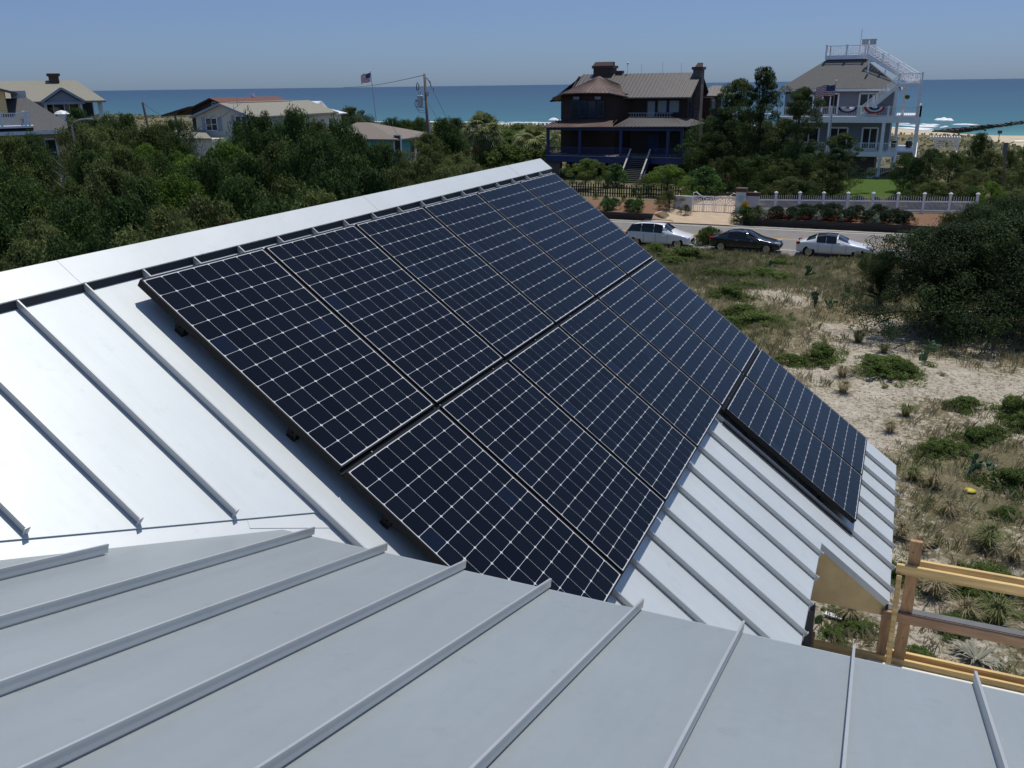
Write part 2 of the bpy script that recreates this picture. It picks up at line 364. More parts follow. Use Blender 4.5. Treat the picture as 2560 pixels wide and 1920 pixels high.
# ---------------------------------------------------------------- terrain
def sst(a, b, x): t = np.clip((x - a) / (b - a), 0, 1); return t * t * (3 - 2 * t)
def vn(x, y, s, seed=0):
    """smooth value noise, vectorised"""
    x = np.asarray(x, float) / s; y = np.asarray(y, float) / s
    xi, yi = np.floor(x), np.floor(y); fx, fy = x - xi, y - yi; fx = fx * fx * (3 - 2 * fx); fy = fy * fy * (3 - 2 * fy)
    def h(a, b): q = np.sin(a * 127.1 + b * 311.7 + seed * 74.7) * 43758.5453; return q - np.floor(q)
    return (h(xi, yi) * (1 - fx) + h(xi + 1, yi) * fx) * (1 - fy) + (h(xi, yi + 1) * (1 - fx) + h(xi + 1, yi + 1) * fx) * fy
def shore(x): return 295 - 38 * sst(-12, 20, np.asarray(x, float)) + 6 * (vn(x, 0, 40, 3) - .5) - 25 * sst(-150, -400, x)
def bstart(x): return 230 - 24 * sst(-16, 0, np.asarray(x, float)) - 40 * sst(9, 20, np.asarray(x, float)) + 5 * (vn(x, 0, 9, 4) - .5)
ROAD0, ROAD1 = 60.2, 71.8
def hgt(x, y):
    x = np.asarray(x, float); y = np.asarray(y, float)
    near = 1.5 + .55 * (vn(x, y, 9, 1) - .5) + .35 * (vn(x, y, 3.5, 2) - .5) + .10 * (vn(x, y, 1.1, 5) - .5)
    near = near * (1 - sst(30, 58.5, y)) + (.12 + .25 * (vn(x, y, 5, 6) - .5)) * sst(30, 58.5, y)
    road = np.zeros_like(x) - .02
    bed = .55 + .35 * sst(-12, 6, x) * sst(73.5, 77, y)
    wdrive = sst(-18.6, -17.6, x) * (1 - sst(-12.4, -11.6, x))
    drive = .05 + .4 * sst(72, 79, y)
    yard = np.where(y < 77.5, bed, .6 + .3 * sst(-12, 6, x) + .2 * (vn(x, y, 8, 7) - .5))
    yard = yard * (1 - wdrive) + drive * wdrive
    yard = yard * sst(-60, -48, x) + (.3 + .8 * vn(x, y, 9, 8)) * (1 - sst(-60, -48, x))
    dune = .4 + (.45 + 1.05 * sst(-110, -170, x)) * sst(125, 195, y) * (.3 + .8 * vn(x, y, 22, 9)) + .4 * (vn(x, y, 7, 10) - .5) + 1.6 * sst(-150, -210, x) * sst(140, 190, y)
    sh = shore(x)
    yard = yard * (1 - sst(112, 130, y)) + dune * sst(112, 130, y)
    yard = yard * (1 - .55 * sst(-22, 0, x) * sst(150, 185, y)); bs = bstart(x); b = sst(bs - 6, bs + 14, y)
    out = yard * (1 - b) + (-.9) * b
    b2 = sst(sh - 38, sh + 25, y); out = out * (1 - b2) + (-3.2) * b2 * 1.0
    lo = sst(ROAD0 - .9, ROAD0, y); hi = sst(ROAD1, ROAD1 + .12, y)
    e = sst(ROAD1 + 1.2, ROAD1 + 1.3, y)       # verge then the retaining edge
    z = near * (1 - lo) + road * lo
    wb = np.maximum(wdrive, 0)
    z = z * (1 - e) + out * e
    z = np.where((wb > 0) & (y > ROAD1 - .01) & (y < ROAD1 + 1.3), np.maximum(z, (drive - .0) * wb), z)
    return z
def H(x, y): return float(hgt(x, y))
def atg(px, py, v=None):
    """where the line of sight through a photo pixel meets the ground"""
    q = ray(px, py, v); o = Vector((0, 0, CAM_Z)); t0 = 3.0
    t = 3.0
    while t < 600:
        p = o + q * t
        if p.z < H(p.x, p.y):
            lo, hi = t0, t
            for _ in range(20):
                mid = (lo + hi) / 2; p = o + q * mid
                if p.z < H(p.x, p.y): hi = mid
                else: lo = mid
            p = o + q * hi; p.z = H(p.x, p.y); return p
        t0 = t; t *= 1.01
    return o + q * 300
def grade(a, b, dense0, dense1, step, g=1.18, mx=60):
    out = list(np.arange(dense0, dense1 + 1e-6, step))
    s = step; x = dense1
    while x < b: s = min(s * g, mx); x += s; out.append(x)
    s = step; x = dense0; pre = []
    while x > a: s = min(s * g, mx); x -= s; pre.append(x)
    return np.array(pre[::-1] + out)
xs = grade(-3200, 2600, -24, 26, .42, 1.06, 60)
ys = np.concatenate([grade(-60, 12, 10, 12, .5, 1.15, 6), np.arange(12.35, 60.0, .36), np.arange(60.0, 61, .2), np.arange(61.5, 71.6, 1.0),
                     np.array([71.78, 71.86, 71.95, 72.4, 72.8, 72.98, 73.02, 73.06, 73.1, 73.14]), np.arange(73.6, 100, .6), np.arange(101, 200, 1.6), np.arange(202, 340, 2.5), np.arange(345, 460, 12)])
gx, gy = np.meshgrid(xs, ys); gz = hgt(gx, gy)
nx_, ny_ = len(xs), len(ys)
V = np.stack([gx, gy, gz], -1).reshape(-1, 3)
ii, jj = np.meshgrid(np.arange(nx_ - 1), np.arange(ny_ - 1)); base = (jj * nx_ + ii).ravel()
Fq = np.stack([base, base + 1, base + nx_ + 1, base + nx_], -1)
X, Y = V[:, 0], V[:, 1]
# cover map: R grass amount, G dark litter under trees, B mulch / lawn flag, A beach
near = (Y < ROAD0)
g = .30 + .8 * (vn(X, Y, 5, 21) - .5) + .7 * (vn(X, Y, 1.9, 22) - .5) + .55 * sst(40, 53, Y)
path = np.exp(-((X - (-1.0 + .08 * (Y - 28))) / 3.0) ** 2) * sst(17, 27, Y) * (1 - sst(37, 44, Y))
g = g - .40 * path
g = np.where(near, g, .75 + .6 * (vn(X, Y, 12, 23) - .5) + .5 * (vn(X, Y, 4, 24) - .5))
g = np.where(Y > 112, .85 + .5 * (vn(X, Y, 14, 25) - .5), g)
sandp = np.exp(-(((X + 47) / 6) ** 2 + ((Y - 106) / 9) ** 2)); g = g - 1.0 * sandp
sh = shore(X); beach = sst(-3, 4, Y - bstart(X) + 8 * (vn(X, Y, 3, 30) - .5))
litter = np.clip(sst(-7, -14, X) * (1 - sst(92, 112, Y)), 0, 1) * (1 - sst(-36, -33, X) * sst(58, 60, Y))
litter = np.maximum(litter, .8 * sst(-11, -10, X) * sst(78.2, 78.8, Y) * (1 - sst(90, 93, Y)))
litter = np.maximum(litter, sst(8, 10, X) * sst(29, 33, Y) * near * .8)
mulch = ((Y > 73) & (Y < 77.8) & (X > -11.4) & (X < 30)) | ((Y > 73) & (Y < 80.5) & (X > -34) & (X < -18.2))
lawn = ((Y > 88) & (Y < 107) & (X > -9) & (X < 3))
B = np.where(mulch, .5, 0) + np.where(lawn, 1.0, 0)
cov = np.stack([np.clip(g, 0, 1), litter, B, beach], -1)
mt, t, b = new_mat('sandy_ground'); M['ground'] = mt
at_ = t.nodes.new('ShaderNodeAttribute'); at_.attribute_name = 'cover'
sep = t.nodes.new('ShaderNodeSeparateColor'); t.links.new(at_.outputs['Color'], sep.inputs[0])
tc = t.nodes.new('ShaderNodeTexCoord')
def noise(scale, det=8, rough=.6):
    n = t.nodes.new('ShaderNodeTexNoise'); n.inputs['Scale'].default_value = scale; n.inputs['Detail'].default_value = det; n.inputs['Roughness'].default_value = rough
    t.links.new(tc.outputs['Object'], n.inputs['Vector']); return n.outputs['Fac']
def ramp(src, stops):
    r = t.nodes.new('ShaderNodeValToRGB'); t.links.new(src, r.inputs[0]); el = r.color_ramp.elements
    while len(el) < len(stops): el.new(.5)
    for e_, (p_, c_) in zip(el, stops): e_.position = p_; e_.color = (*c_, 1)
    return r.outputs[0]
def mixc(fac, a, b_, blend='MIX'):
    mx = t.nodes.new('ShaderNodeMix'); mx.data_type = 'RGBA'; mx.blend_type = blend
    if isinstance(fac, float): mx.inputs[0].default_value = fac
    else: t.links.new(fac, mx.inputs[0])
    for i_, s_ in ((6, a), (7, b_)):
        if isinstance(s_, tuple): mx.inputs[i_].default_value = (*s_, 1)
        else: t.links.new(s_, mx.inputs[i_])
    return mx.outputs[2]
def mth(op, a, b_=None, c_=None, clamp=False):
    n = t.nodes.new('ShaderNodeMath'); n.operation = op; n.use_clamp = clamp
    for i_, s_ in enumerate((a, b_, c_)):
        if s_ is None: continue
        if isinstance(s_, (int, float)): n.inputs[i_].default_value = s_
        else: t.links.new(s_, n.inputs[i_])
    return n.outputs[0]
sand = ramp(noise(2.2), [(.3, (.40, .355, .28)), (.55, (.54, .485, .395)), (.75, (.66, .605, .51))])
sand = mixc(ramp(noise(9, 10, .75), [(.50, (0, 0, 0)), (.60, (1, 1, 1))]), sand, (.20, .16, .11))
gr = ramp(noise(1.1, 9, .7), [(.3, (.17, .145, .085)), (.5, (.25, .215, .13)), (.72, (.36, .31, .20))])
gr = mixc(ramp(noise(.35, 4), [(.48, (0, 0, 0)), (.7, (.8, .8, .8))]), gr, (.15, .16, .07))
gr = mixc(ramp(noise(16, 8, .8), [(.4, (0, 0, 0)), (.62, (.75, .75, .75))]), gr, (.06, .055, .03))
gf = mth('SUBTRACT', mth('MULTIPLY_ADD', noise(4.5, 10, .78), 2.6, sep.outputs[0]), 1.48)
gf = mth('MULTIPLY', gf, 4.0, clamp=True)
base_c = mixc(gf, sand, gr)
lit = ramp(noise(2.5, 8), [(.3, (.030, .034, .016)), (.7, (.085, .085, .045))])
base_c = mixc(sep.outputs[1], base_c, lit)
is_m = mth('MULTIPLY', mth('COMPARE', sep.outputs[2], .5, .2), 1.0)
base_c = mixc(is_m, base_c, ramp(noise(6), [(.3, (.17, .095, .06)), (.7, (.30, .18, .12))]))
is_l = mth('GREATER_THAN', sep.outputs[2], .85)
base_c = mixc(is_l, base_c, ramp(noise(3), [(.3, (.055, .10, .02)), (.7, (.085, .14, .03))]))
base_c = mixc(at_.outputs['Alpha'], base_c, ramp(noise(.5), [(.3, (.50, .42, .30)), (.7, (.60, .52, .38))]))
t.links.new(base_c, b.inputs['Base Color']); b.inputs['Roughness'].default_value = .95; b.inputs['Specular IOR Level'].default_value = .1
bp = t.nodes.new('ShaderNodeBump'); bp.inputs['Strength'].default_value = .9; bp.inputs['Distance'].default_value = .12
t.links.new(noise(7, 10, .7), bp.inputs['Height']); t.links.new(bp.outputs[0], b.inputs['Normal'])
ground = np_mesh('ground', V, Fq, M['ground'], attr=cov, smooth=True); tag(ground, kind='structure')

# road
mt, t, b = new_mat('asphalt'); tc = t.nodes.new('ShaderNodeTexCoord')
t.links.new(ramp(noise(1.2, 8), [(.3, (.17, .16, .15)), (.7, (.23, .215, .20))]), b.inputs['Base Color']); b.inputs['Roughness'].default_value = .9
rd = MB()
for i in range(60):
    x0, x1 = -300 + i * 10, -290 + i * 10
    rd.add([(x0, ROAD0, .004), (x1, ROAD0, .004), (x1, ROAD1, .004), (x0, ROAD1, .004)], [(0, 1, 2, 3)])
tag(rd.build('road', mt), kind='structure')
ln = MB()
for y in (62.35, 71.15): ln.box(-300, 300, y, y + .13, .0045, .009)
tag(ln.build('road_edge_lines', mat('worn_white_line', (.62, .61, .58), .8, var=.12, scale=2)), kind='structure')
ln = MB()
for y in (66.75, 67.02): ln.box(-300, 300, y, y + .12, .0045, .009)
tag(ln.build('road_centre_lines', mat('yellow_line', (.60, .36, .06), .8, var=.15, scale=2)), kind='structure')
ck = MB(); ck.box(-300, -18.4, ROAD1, ROAD1 + .35, .0, .03); ck.box(-11.8, 300, ROAD1, ROAD1 + .35, 0, .03)
tag(ck.build('pavement_edge', mat('pale_concrete', (.42, .40, .37), .85)), kind='structure')
dv = MB()
yy = [ROAD1 + .01, 72.6, 73.2, 74.2, 75.4, 76.6, 77.8, 79, 82, 86, 90, 95, 100, 106]
def drv(y): return (-18.3 + max(0, (79 - y)) * .0, -12.0) if y < 79 else (-17.2 + (y - 79) * .08, -12.6 - .02 * (y - 79))
pts = []
for y in yy:
    a, bb = drv(y)
    if y < 78: a -= .8 * (78 - y) / 6; bb += .6 * (78 - y) / 6
    k_ = 7; pts.append([(a + (bb - a) * i / k_, y) for i in range(k_ + 1)])
vs = [(x, y, max(H(x, y), .45 if y > 79.5 else -1) + .03) for row in pts for x, y in row]
for r_ in range(len(pts) - 1):
    for i in range(7): rd = None
dv.add(vs, [(r_ * 8 + i, r_ * 8 + i + 1, r_ * 8 + 9 + i, r_ * 8 + 8 + i) for r_ in range(len(pts) - 1) for i in range(7)])
tag(dv.build('driveway', mat('tan_concrete', (.47, .36, .25), .9, var=.1, scale=1.5)), kind='structure')

# sea
mt, t, b = new_mat('sea_water'); tc = t.nodes.new('ShaderNodeTexCoord')
sp = t.nodes.new('ShaderNodeSeparateXYZ'); t.links.new(tc.outputs['Object'], sp.inputs[0])
dy = mth('ADD', sp.outputs['Y'], mth('MULTIPLY', noise(.012, 4), 60.0))
dist = mth('DIVIDE', mth('SUBTRACT', dy, 290.0), 2600.0, clamp=True)
dist = mth('POWER', dist, .5)
col = ramp(dist, [(0, (.085, .225, .20)), (.10, (.045, .155, .16)), (.3, (.030, .095, .125)), (.6, (.020, .060, .100)), (1, (.014, .045, .085))])
t.links.new(col, b.inputs['Base Color']); b.inputs['Roughness'].default_value = .32; b.inputs['IOR'].default_value = 1.33
b.inputs['Specular IOR Level'].default_value = .2
mp = t.nodes.new('ShaderNodeMapping'); mp.inputs['Scale'].default_value = (.35, 1, 1); t.links.new(tc.outputs['Object'], mp.inputs[0])
n = t.nodes.new('ShaderNodeTexNoise'); n.inputs['Scale'].default_value = .45; n.inputs['Detail'].default_value = 8; t.links.new(mp.outputs[0], n.inputs['Vector'])
bp = t.nodes.new('ShaderNodeBump'); bp.inputs['Strength'].default_value = .8; bp.inputs['Distance'].default_value = .5
t.links.new(n.outputs['Fac'], bp.inputs['Height']); t.links.new(bp.outputs[0], b.inputs['Normal'])
sea = MB()
sx_ = [-30000, -8000, -3000, -1000, -400, 0, 400, 1000, 3000, 8000, 30000]; sy_ = [225, 300, 400, 700, 1500, 4000, 10000, 30000]
for j in range(len(sy_) - 1):
    for i in range(len(sx_) - 1):
        sea.poly([(sx_[i], sy_[j], -2), (sx_[i + 1], sy_[j], -2), (sx_[i + 1], sy_[j + 1], -2), (sx_[i], sy_[j + 1], -2)])
tag(sea.build('sea', mt), kind='structure')
# surf: low white ridges of broken water
rng = random.Random(5)
foam = mat('sea_foam', (.80, .83, .85), .6, var=.1, scale=1)
def surf(x0, x1, yf, wid, h, seed):
    r = random.Random(seed); mb = MB(); n = max(6, int((x1 - x0) / 1.2)); rows = []
    for i in range(n + 1):
        x = x0 + (x1 - x0) * i / n; k = max(0, math.sin(PI * i / n)) ** .4
        wv = wid * k * (.55 + .9 * r.random()); y = float(yf(x)) + r.uniform(-.25, .25) * wid
        rows += [(x, y - wv / 2, -1.99), (x, y - wv * .1, -1.99 + h * k * (.6 + .6 * r.random())), (x, y + wv / 2, -1.99)]
    mb.add(rows, [(3 * i + j, 3 * i + 3 + j, 3 * i + 4 + j, 3 * i + 1 + j) for i in range(n) for j in (0, 1)])
    return mb
sf = MB()
for i in range(26):
    x0 = -330 + i * 16 + rng.uniform(-4, 4); L = rng.uniform(10, 22)
    for row, (off, wd_) in enumerate(((-12, 3.5), (-3, 2.4), (9, 1.6))):
        if rng.random() < (.95, .8, .4)[row] and x0 < 2:
            q = surf(x0, x0 + L, lambda x, o=off: shore(x) + o, wd_, .25, i * 3 + row); sf.add(q.v, q.f)
for (xa, ya, xb, yb, wd_) in ((1100, 872, 1480, 884, 3.6), (1310, 866, 1490, 872, 2.4), (1580, 868, 1830, 872, 1.6), (2020, 866, 2212, 856, 1.5), (1100, 898, 1440, 908, 2.6), (1480, 898, 1560, 886, 1.4), (1120, 858, 1230, 862, 1.2), (1230, 884, 1460, 892, 1.8)):
    A_, B_ = at(xa, ya, z=-2, v=4), at(xb, yb, z=-2, v=4)
    q = surf(A_.x, B_.x, lambda x, A_=A_, B_=B_: A_.y + (B_.y - A_.y) * (x - A_.x) / (B_.x - A_.x), wd_, .3, int(xa + ya)); sf.add(q.v, q.f)
tag(sf.build('surf', foam, smooth=True), kind='structure')
bw = surf(7.2, 13.2, lambda x: 340 - 1.0 * (x - 7.2), 3.2, .9, 77)
tag(bw.build('breaking_wave', foam, smooth=True), 'white breaking wave curling just off the beach beyond the white house', 'wave', 'breaking waves', None)
bw = surf(-62, -53, lambda x: 395, 3.0, .5, 78)
tag(bw.build('breaking_wave', foam, smooth=True), 'thin far whitecap left of the brown house bay roof', 'wave', 'breaking waves')
bw = surf(-75, -66, lambda x: 395, 2.2, .4, 79)
tag(bw.build('breaking_wave', foam, smooth=True), 'thin far whitecap farther out to the left of the other beyond the brown house', 'wave', 'breaking waves')

# ================================================================ the metal roofed house under the camera
TH = R_(36.8039)
UV = Vector((0, 1, 0)); VV = Vector((math.cos(TH), 0, -math.sin(TH))); NN = Vector((math.sin(TH), 0, math.cos(TH)))
RO = Vector((-3.860, 3.606, 9.985))          # top corner of the first solar panel
PAN = -.13                                   # roof sheet below the panel tops
def RP(u, v, n=PAN): return RO + UV * u + VV * v + NN * n
house = thing('metal_roofed_house', 'grey standing seam metal roofed house seen from its own roof, carrying the solar panels', 'house', (0, 5, 1.5))
roof = MB()
e_sl = (1.658 - .981) / (1.579 - .238)
def ev(u): return 1.658 + (u + .238) * e_sl
poly = [(-3.92, ev(-3.92)), (-.238, ev(-.238)), (-.238, 2.3), (-1.2, 3.0), (-1.2, 4.57), (3.75, 4.57), (3.75, 5.33), (6.86, 5.33), (6.86, -.22), (-3.92, -.22)]
roof.slab([RP(u, v) for u, v in poly[:6] + [(3.75, -.22), (-3.92, -.22)]][::1], NN * -.006)
roof.slab([RP(u, v) for u, v in [(3.75, -.22), (3.75, 5.33), (6.86, 5.33), (6.86, -.22)]], NN * -.006)
# turned down drip edges
roof.slab([RP(3.75, 5.33), RP(6.86, 5.33), RP(6.86, 5.33) - Vector((0, 0, .05)), RP(3.75, 5.33) - Vector((0, 0, .05))], VV * .004)
roof.slab([RP(-1.2, 4.57), RP(3.75, 4.57), RP(3.75, 4.57) - Vector((0, 0, .05)), RP(-1.2, 4.57) - Vector((0, 0, .05))], VV * .004)
roof.slab([RP(3.75, 4.58), RP(3.75, 5.33), RP(3.75, 5.33, PAN - .06), RP(3.75, 4.58, PAN - .06)], (0, -.012, 0))
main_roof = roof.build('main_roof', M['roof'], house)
def seam(p0, p1, nrm, side, parent, h=.044, lip=0):
    """one standing seam: a raised fold with a small gap at its foot"""
    p0, p1 = Vector(p0), Vector(p1); d = (p1 - p0).normalized(); mb = MB()
    mb.beam(p0 + nrm * .005 - side * .002, p1 + nrm * .005 - side * .002, .003, .010, nrm)
    mb.beam(p0 + nrm * (.009 + (h - .009) / 2) + side * .0015, p1 + d * .012 + nrm * (.009 + (h - .009) / 2) + side * .0015, .008, h - .009, nrm)
    mb.beam(p0 + nrm * (h - .004) + side * .002, p1 + d * .0118 + nrm * (h - .004) + side * .002, .0095, .0085, nrm)
    if lip:
        q = p1 + d * .006
        mb.slab([q - side * .012, q + side * .014, q + side * .016 + nrm * (h + .004), q - side * .012 + nrm * (h + .004)], d * .004)
        mb.beam(q + d * .0 - nrm * .0, q + d * .02 - nrm * .03, .02, .006, nrm)
    return mb.build('standing_seam', M['seam'], parent)
for k in range(-8, 18):
    u = -.653 + .416 * k
    if u > 6.8: continue
    if u < -.3: v1 = ev(u) - .03
    elif u < -.2: v1 = 2.6
    elif u < 3.7: v1 = 4.575
    else: v1 = 5.335
    if v1 > -.1: seam(RP(u, -.2), RP(u, v1), NN, -UV, main_roof, lip=(u < -.3 or u > 0))
# valley flashing lying under both roofs
fl = MB()
fl.slab([RP(-3.95, ev(-3.95) - .1, PAN - .008), RP(-.18, ev(-.18) - .05, PAN - .008), RP(-.18, 2.75, PAN - .008), RP(-.9, 2.6, PAN - .008), RP(-3.95, .6, PAN - .008)], NN * -.004)
vf = fl.build('valley_flashing', M['flash'], house)
fj = MB()
for a, b_ in (((-.62, 1.50), (-.24, 1.745)),):
    fj.beam(RP(*a, PAN - .0065), RP(*b_, PAN - .0065), .05, .003, NN)
fj.build('flashing_lap', M['flash'], vf)
# ridge cap: raised sheet with a turned down lip, and the far side of the ridge
cp = MB()
c0, c1, cn = -.345, -.147, -.083
cp.slab([RP(-4.2, c0, cn), RP(-4.2, c1, cn), RP(6.85, c1, cn), RP(6.85, c0, cn)], NN * -.003)
cp.slab([RP(-4.2, c1, cn), RP(-4.2, c1 - .001, cn - .009), RP(6.85, c1 - .001, cn - .009), RP(6.85, c1, cn)], -VV * .003)
cp.slab([RP(6.852, c0, cn), RP(6.852, c1, cn), RP(6.852, c1, cn - .05), RP(6.852, c0, cn - .05)], UV * .003)
cp.slab([RP(-4.2, c0, cn), RP(6.85, c0, cn), RP(6.85, c0, cn) + Vector((-.16, 0, -.12)), RP(-4.2, c0, cn) + Vector((-.16, 0, -.12))], (0, 0, -.003))
cap_o = cp.build('ridge_cap', M['flash'], house)
cj = MB()
for u in (-.25, 2.8, 5.85):
    cj = MB(); cj.beam(RP(u, c0 + .002, cn + .001), RP(u, c1 - .002, cn + .001), .03, .0015, NN); cj.build('cap_joint', M['flash'], cap_o)
zc = MB(); zc.slab([RP(-4.2, c1 + .022, PAN + .001), RP(6.84, c1 + .022, PAN + .001), RP(6.84, c1 - .004, cn - .010), RP(-4.2, c1 - .004, cn - .010)], -VV * .003)  # closure sloped out over the sheet, its dark colour doubling as the cap's shadow
zc.build('ridge_closure_shade', M['closure_shade'], house)
# far slope and walls
bk = MB(); q0, q1 = RP(-4.2, c0, cn - .06), RP(6.8, c0, cn - .06)
bk.slab([q0, q1, q1 + Vector((-3.4, 0, -2.5)), q0 + Vector((-3.4, 0, -2.5))], (0, 0, -.02))
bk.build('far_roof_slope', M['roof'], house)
wl = MB()
xe = RP(0, 5.33).x - 1.7; xe2 = RP(0, 4.57).x - .03
gb = [(xe, 6.60), (RP(0, .0).x, RP(0, .0).z - .12), (-6.9, 7.6)]
for yw in (RP(6.6, 0).y,):
    wl.slab([(-6.9, yw, 1.0), (xe, yw, 1.0), (xe, yw, RP(0, 3.2).z - .25), (RP(0, -.2).x, yw, RP(0, -.2).z - .15), (-6.9, yw, 7.6)], (0, -.15, 0))
wl.box(xe - .15, xe, 7.6, RP(6.6, 0).y, 1.0, 6.75)
wl.box(xe2 - .40, xe2 - .22, -4, 6.9, 1.0, 6.9)
wl.box(-6.9, -6.75, -4, RP(6.6, 0).y, 1.0, 7.6)
wl.build('wall', M['darkgrey'], house)
# front roof: the slope the photographer stands on
SL = .2996
FN = Vector((0, SL, 1)).normalized()
V1p = Vector((-2.64, 3.10, 8.910)); VD = Vector((-.45, -1.13, .3386))
def FP(x, y): return Vector((x, y, 8.910 - SL * (y - 3.10)))
fr = MB()
left = []
for t_ in (0, .6, 1.2, 2.0, 3.0, 4.0, 5.6): left.append(FP(V1p.x - .45 * t_, 3.10 - 1.13 * t_))
fr.slab([FP(5.0, 3.10)] + [FP(5.0, -3.4)] + [FP(left[-1].x, -3.4)] + left[::-1], FN * -.007)
fr.slab([FP(V1p.x, 3.10), FP(5.0, 3.10), FP(5, 3.10) - Vector((0, 0, .05)), FP(V1p.x, 3.10) - Vector((0, 0, .05))], (0, .004, 0))
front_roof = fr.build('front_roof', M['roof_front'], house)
for k in range(-4, 18):
    x = -2.459 + .4165 * k
    y1 = 3.105 if x > -2.6 else 3.10 + (x + 2.64) / .398 - .24
    if y1 < -3: continue
    seam(FP(x, -3.4), FP(x, y1), FN, Vector((1, 0, 0)), front_roof, h=.046)
fw_ = MB(); fw_.box(-2.2, 4.8, 2.62, 2.8, 1.2, 8.9); fw_.box(4.6, 4.8, -3.2, 2.62, 1.2, 8.9); fw_.box(-2.2, 4.6, -3.3, -3.15, 1.2, 10.7)
fw_.build('wall', M['wallwhite'], house)
# triangular plywood cheek under the stepped eave
YP = 7.36
ty = MB()
ty.slab([(-.298, YP, 7.105), (.315, YP, 6.665), (.285, YP, 6.534), (-.331, YP, 6.537)], (0, .02, 0))
ty.build('plywood_cheek', M['ply'], house)
sf_ = MB(); sf_.slab([(-1.3, YP + .02, 6.537), (.285, YP + .02, 6.534), (.285, 10.3, 6.534), (-1.3, 10.3, 6.537)], (0, 0, .015))
sf_.build('soffit', M['ply'], house)
gy_ = MB(); gy_.box(-.345, -.268, 7.20, YP - .01, 5.6, 6.53)
for i in range(2): gy_.box(-.267, -.262, 7.22 + i * .07, 7.25 + i * .07, 5.6, 6.52)
gy_.build('corner_trim', M['darkgrey'], house)
mb = MB(); mb.box(.22, 4.8, 2.82, 7.33, 6.02, 6.085)
dk = mb.build('deck_membrane', M['membrane'], house)
dj = MB(); dj.box(.24, 4.8, 2.9, 7.1, 5.75, 6.015); dj.build('deck_joists', M['lumber2'], house)

# railing frame of raw lumber at the deck edge
rf = thing('railing_frame', 'raw lumber railing framing nailed up at the deck edge past the tan plywood corner', 'railing', (.5, YP, 6.0))
def lum(name, p0, p1, w_, h_, mk, up=(0, 0, 1)):
    b_ = MB(); b_.beam(p0, p1, w_, h_, up); o = b_.build(name, M[mk], rf, bevel=.003); return o
lum('post', (.475, YP + .02, 5.7), (.475, YP + .02, 7.30), .095, .045, 'lumber2', (0, 1, 0))
lum('top_rail', (.345, YP - .045, 7.045), (3.6, YP - .045, 7.045), .036, .088, 'lumber')
lum('top_rail', (.53, YP + .085, 7.045), (3.6, YP + .085, 7.045), .036, .088, 'lumber')
lum('middle_rail', (.285, YP - .025, 6.563), (3.6, YP - .025, 6.563), .038, .085, 'lumberh')
b_ = MB(); b_.box(.30, 3.6, YP - .005, YP + .075, 6.585, 6.612); b_.build('grey_cap_strip', M['darkgrey'], rf)
lum('post', (.325, YP + .015, 5.95), (.325, YP + .015, 6.515), .078, .04, 'lumber2', (0, 1, 0))
lum('diagonal_brace', (.375, YP - .075, 7.0), (.385, YP - .22, 5.95), .042, .04, 'lumber', (0, 1, 0))
lum('bottom_rail', (.35, YP + .07, 6.09), (3.6, YP + .07, 6.09), .034, .15, 'lumber')
lum('bottom_rail', (-.26, YP - .01, 6.07), (3.6, YP - .01, 6.07), .03, .14, 'lumber')
lum('post', (2.35, YP + .02, 5.7), (2.35, YP + .02, 7.30), .095, .045, 'lumber2', (0, 1, 0))
hd = MB()
for (x_, z_) in ((.46, 7.2), (.49, 6.62), (.46, 6.59), (.48, 6.35), (.45, 6.5)):
    hd = MB(); hd.tube([(x_, YP - .004, z_), (x_, YP - .008, z_)], .005, 6); hd.build('nail_head', M['black'], rf)
b_ = MB(); b_.beam((-.285, 7.03, 6.10), (-.285, 7.42, 6.16), .085, .05); tag(b_.build('lumber_offcut', M['lumber2'], None, bevel=.004), 'short brown lumber block with a bright cut end below the grey corner trim', 'lumber')

# ---------------------------------------------------------------- solar panels
W_, H_ = 1.046, 1.559
ROWV = [0, H_ + .0487, 2 * H_ + .0487 + .0632]
COLP = W_ + .044
def panel_geo():
    fr_, bs, ce = MB(), MB(), MB()
    e = .009; th = .046
    for (x0, x1, y0, y1) in ((-e, W_ + e, 0 - .001, e), (-e, W_ + e, -H_ - e, -H_ + .001), (-e, .001, -H_ + .001, -.001), (W_ - .001, W_ + e, -H_ + .001, -.001)):
        fr_.box(x0, x1, y0, y1, -th, .0015)
    for (x0, x1, y0, y1) in ((0.001, .03, -H_ + .001, -.001), (W_ - .03, W_ - .001, -H_ + .001, -.001)): fr_.box(x0, x1, y0, y1, -th, -th + .002)
    bs.box(.001, W_ - .001, -H_ + .001, -.001, -.004, -.001); fr_.box(.0015, W_ - .0015, -H_ + .0015, -.0015, -.012, -.0045)  # black sheet added under the white backsheet to stop light bouncing below
    px_, py_ = .1288, .1288; mx_ = (W_ - 8 * px_) / 2; my_ = (H_ - 12 * py_) / 2; g_ = .0015; c_ = .0105
    for i in range(8):
        for j in range(12):
            x0, x1 = mx_ + i * px_ + g_, mx_ + (i + 1) * px_ - g_; y1, y0 = -(my_ + j * py_ + g_), -(my_ + (j + 1) * py_ - g_)
            ce.poly([(x0 + c_, y0, 0), (x1 - c_, y0, 0), (x1 - c_ * .3, y0 + c_ * .3, 0), (x1, y0 + c_, 0), (x1, y1 - c_, 0), (x1 - c_ * .3, y1 - c_ * .3, 0), (x1 - c_, y1, 0), (x0 + c_, y1, 0), (x0 + c_ * .3, y1 - c_ * .3, 0), (x0, y1 - c_, 0), (x0, y0 + c_, 0), (x0 + c_ * .3, y0 + c_ * .3, 0)])
    return fr_, bs, ce
fr_, bs, ce = panel_geo()
PM = Matrix(((UV.x, -VV.x, NN.x), (UV.y, -VV.y, NN.y), (UV.z, -VV.z, NN.z))).to_4x4()
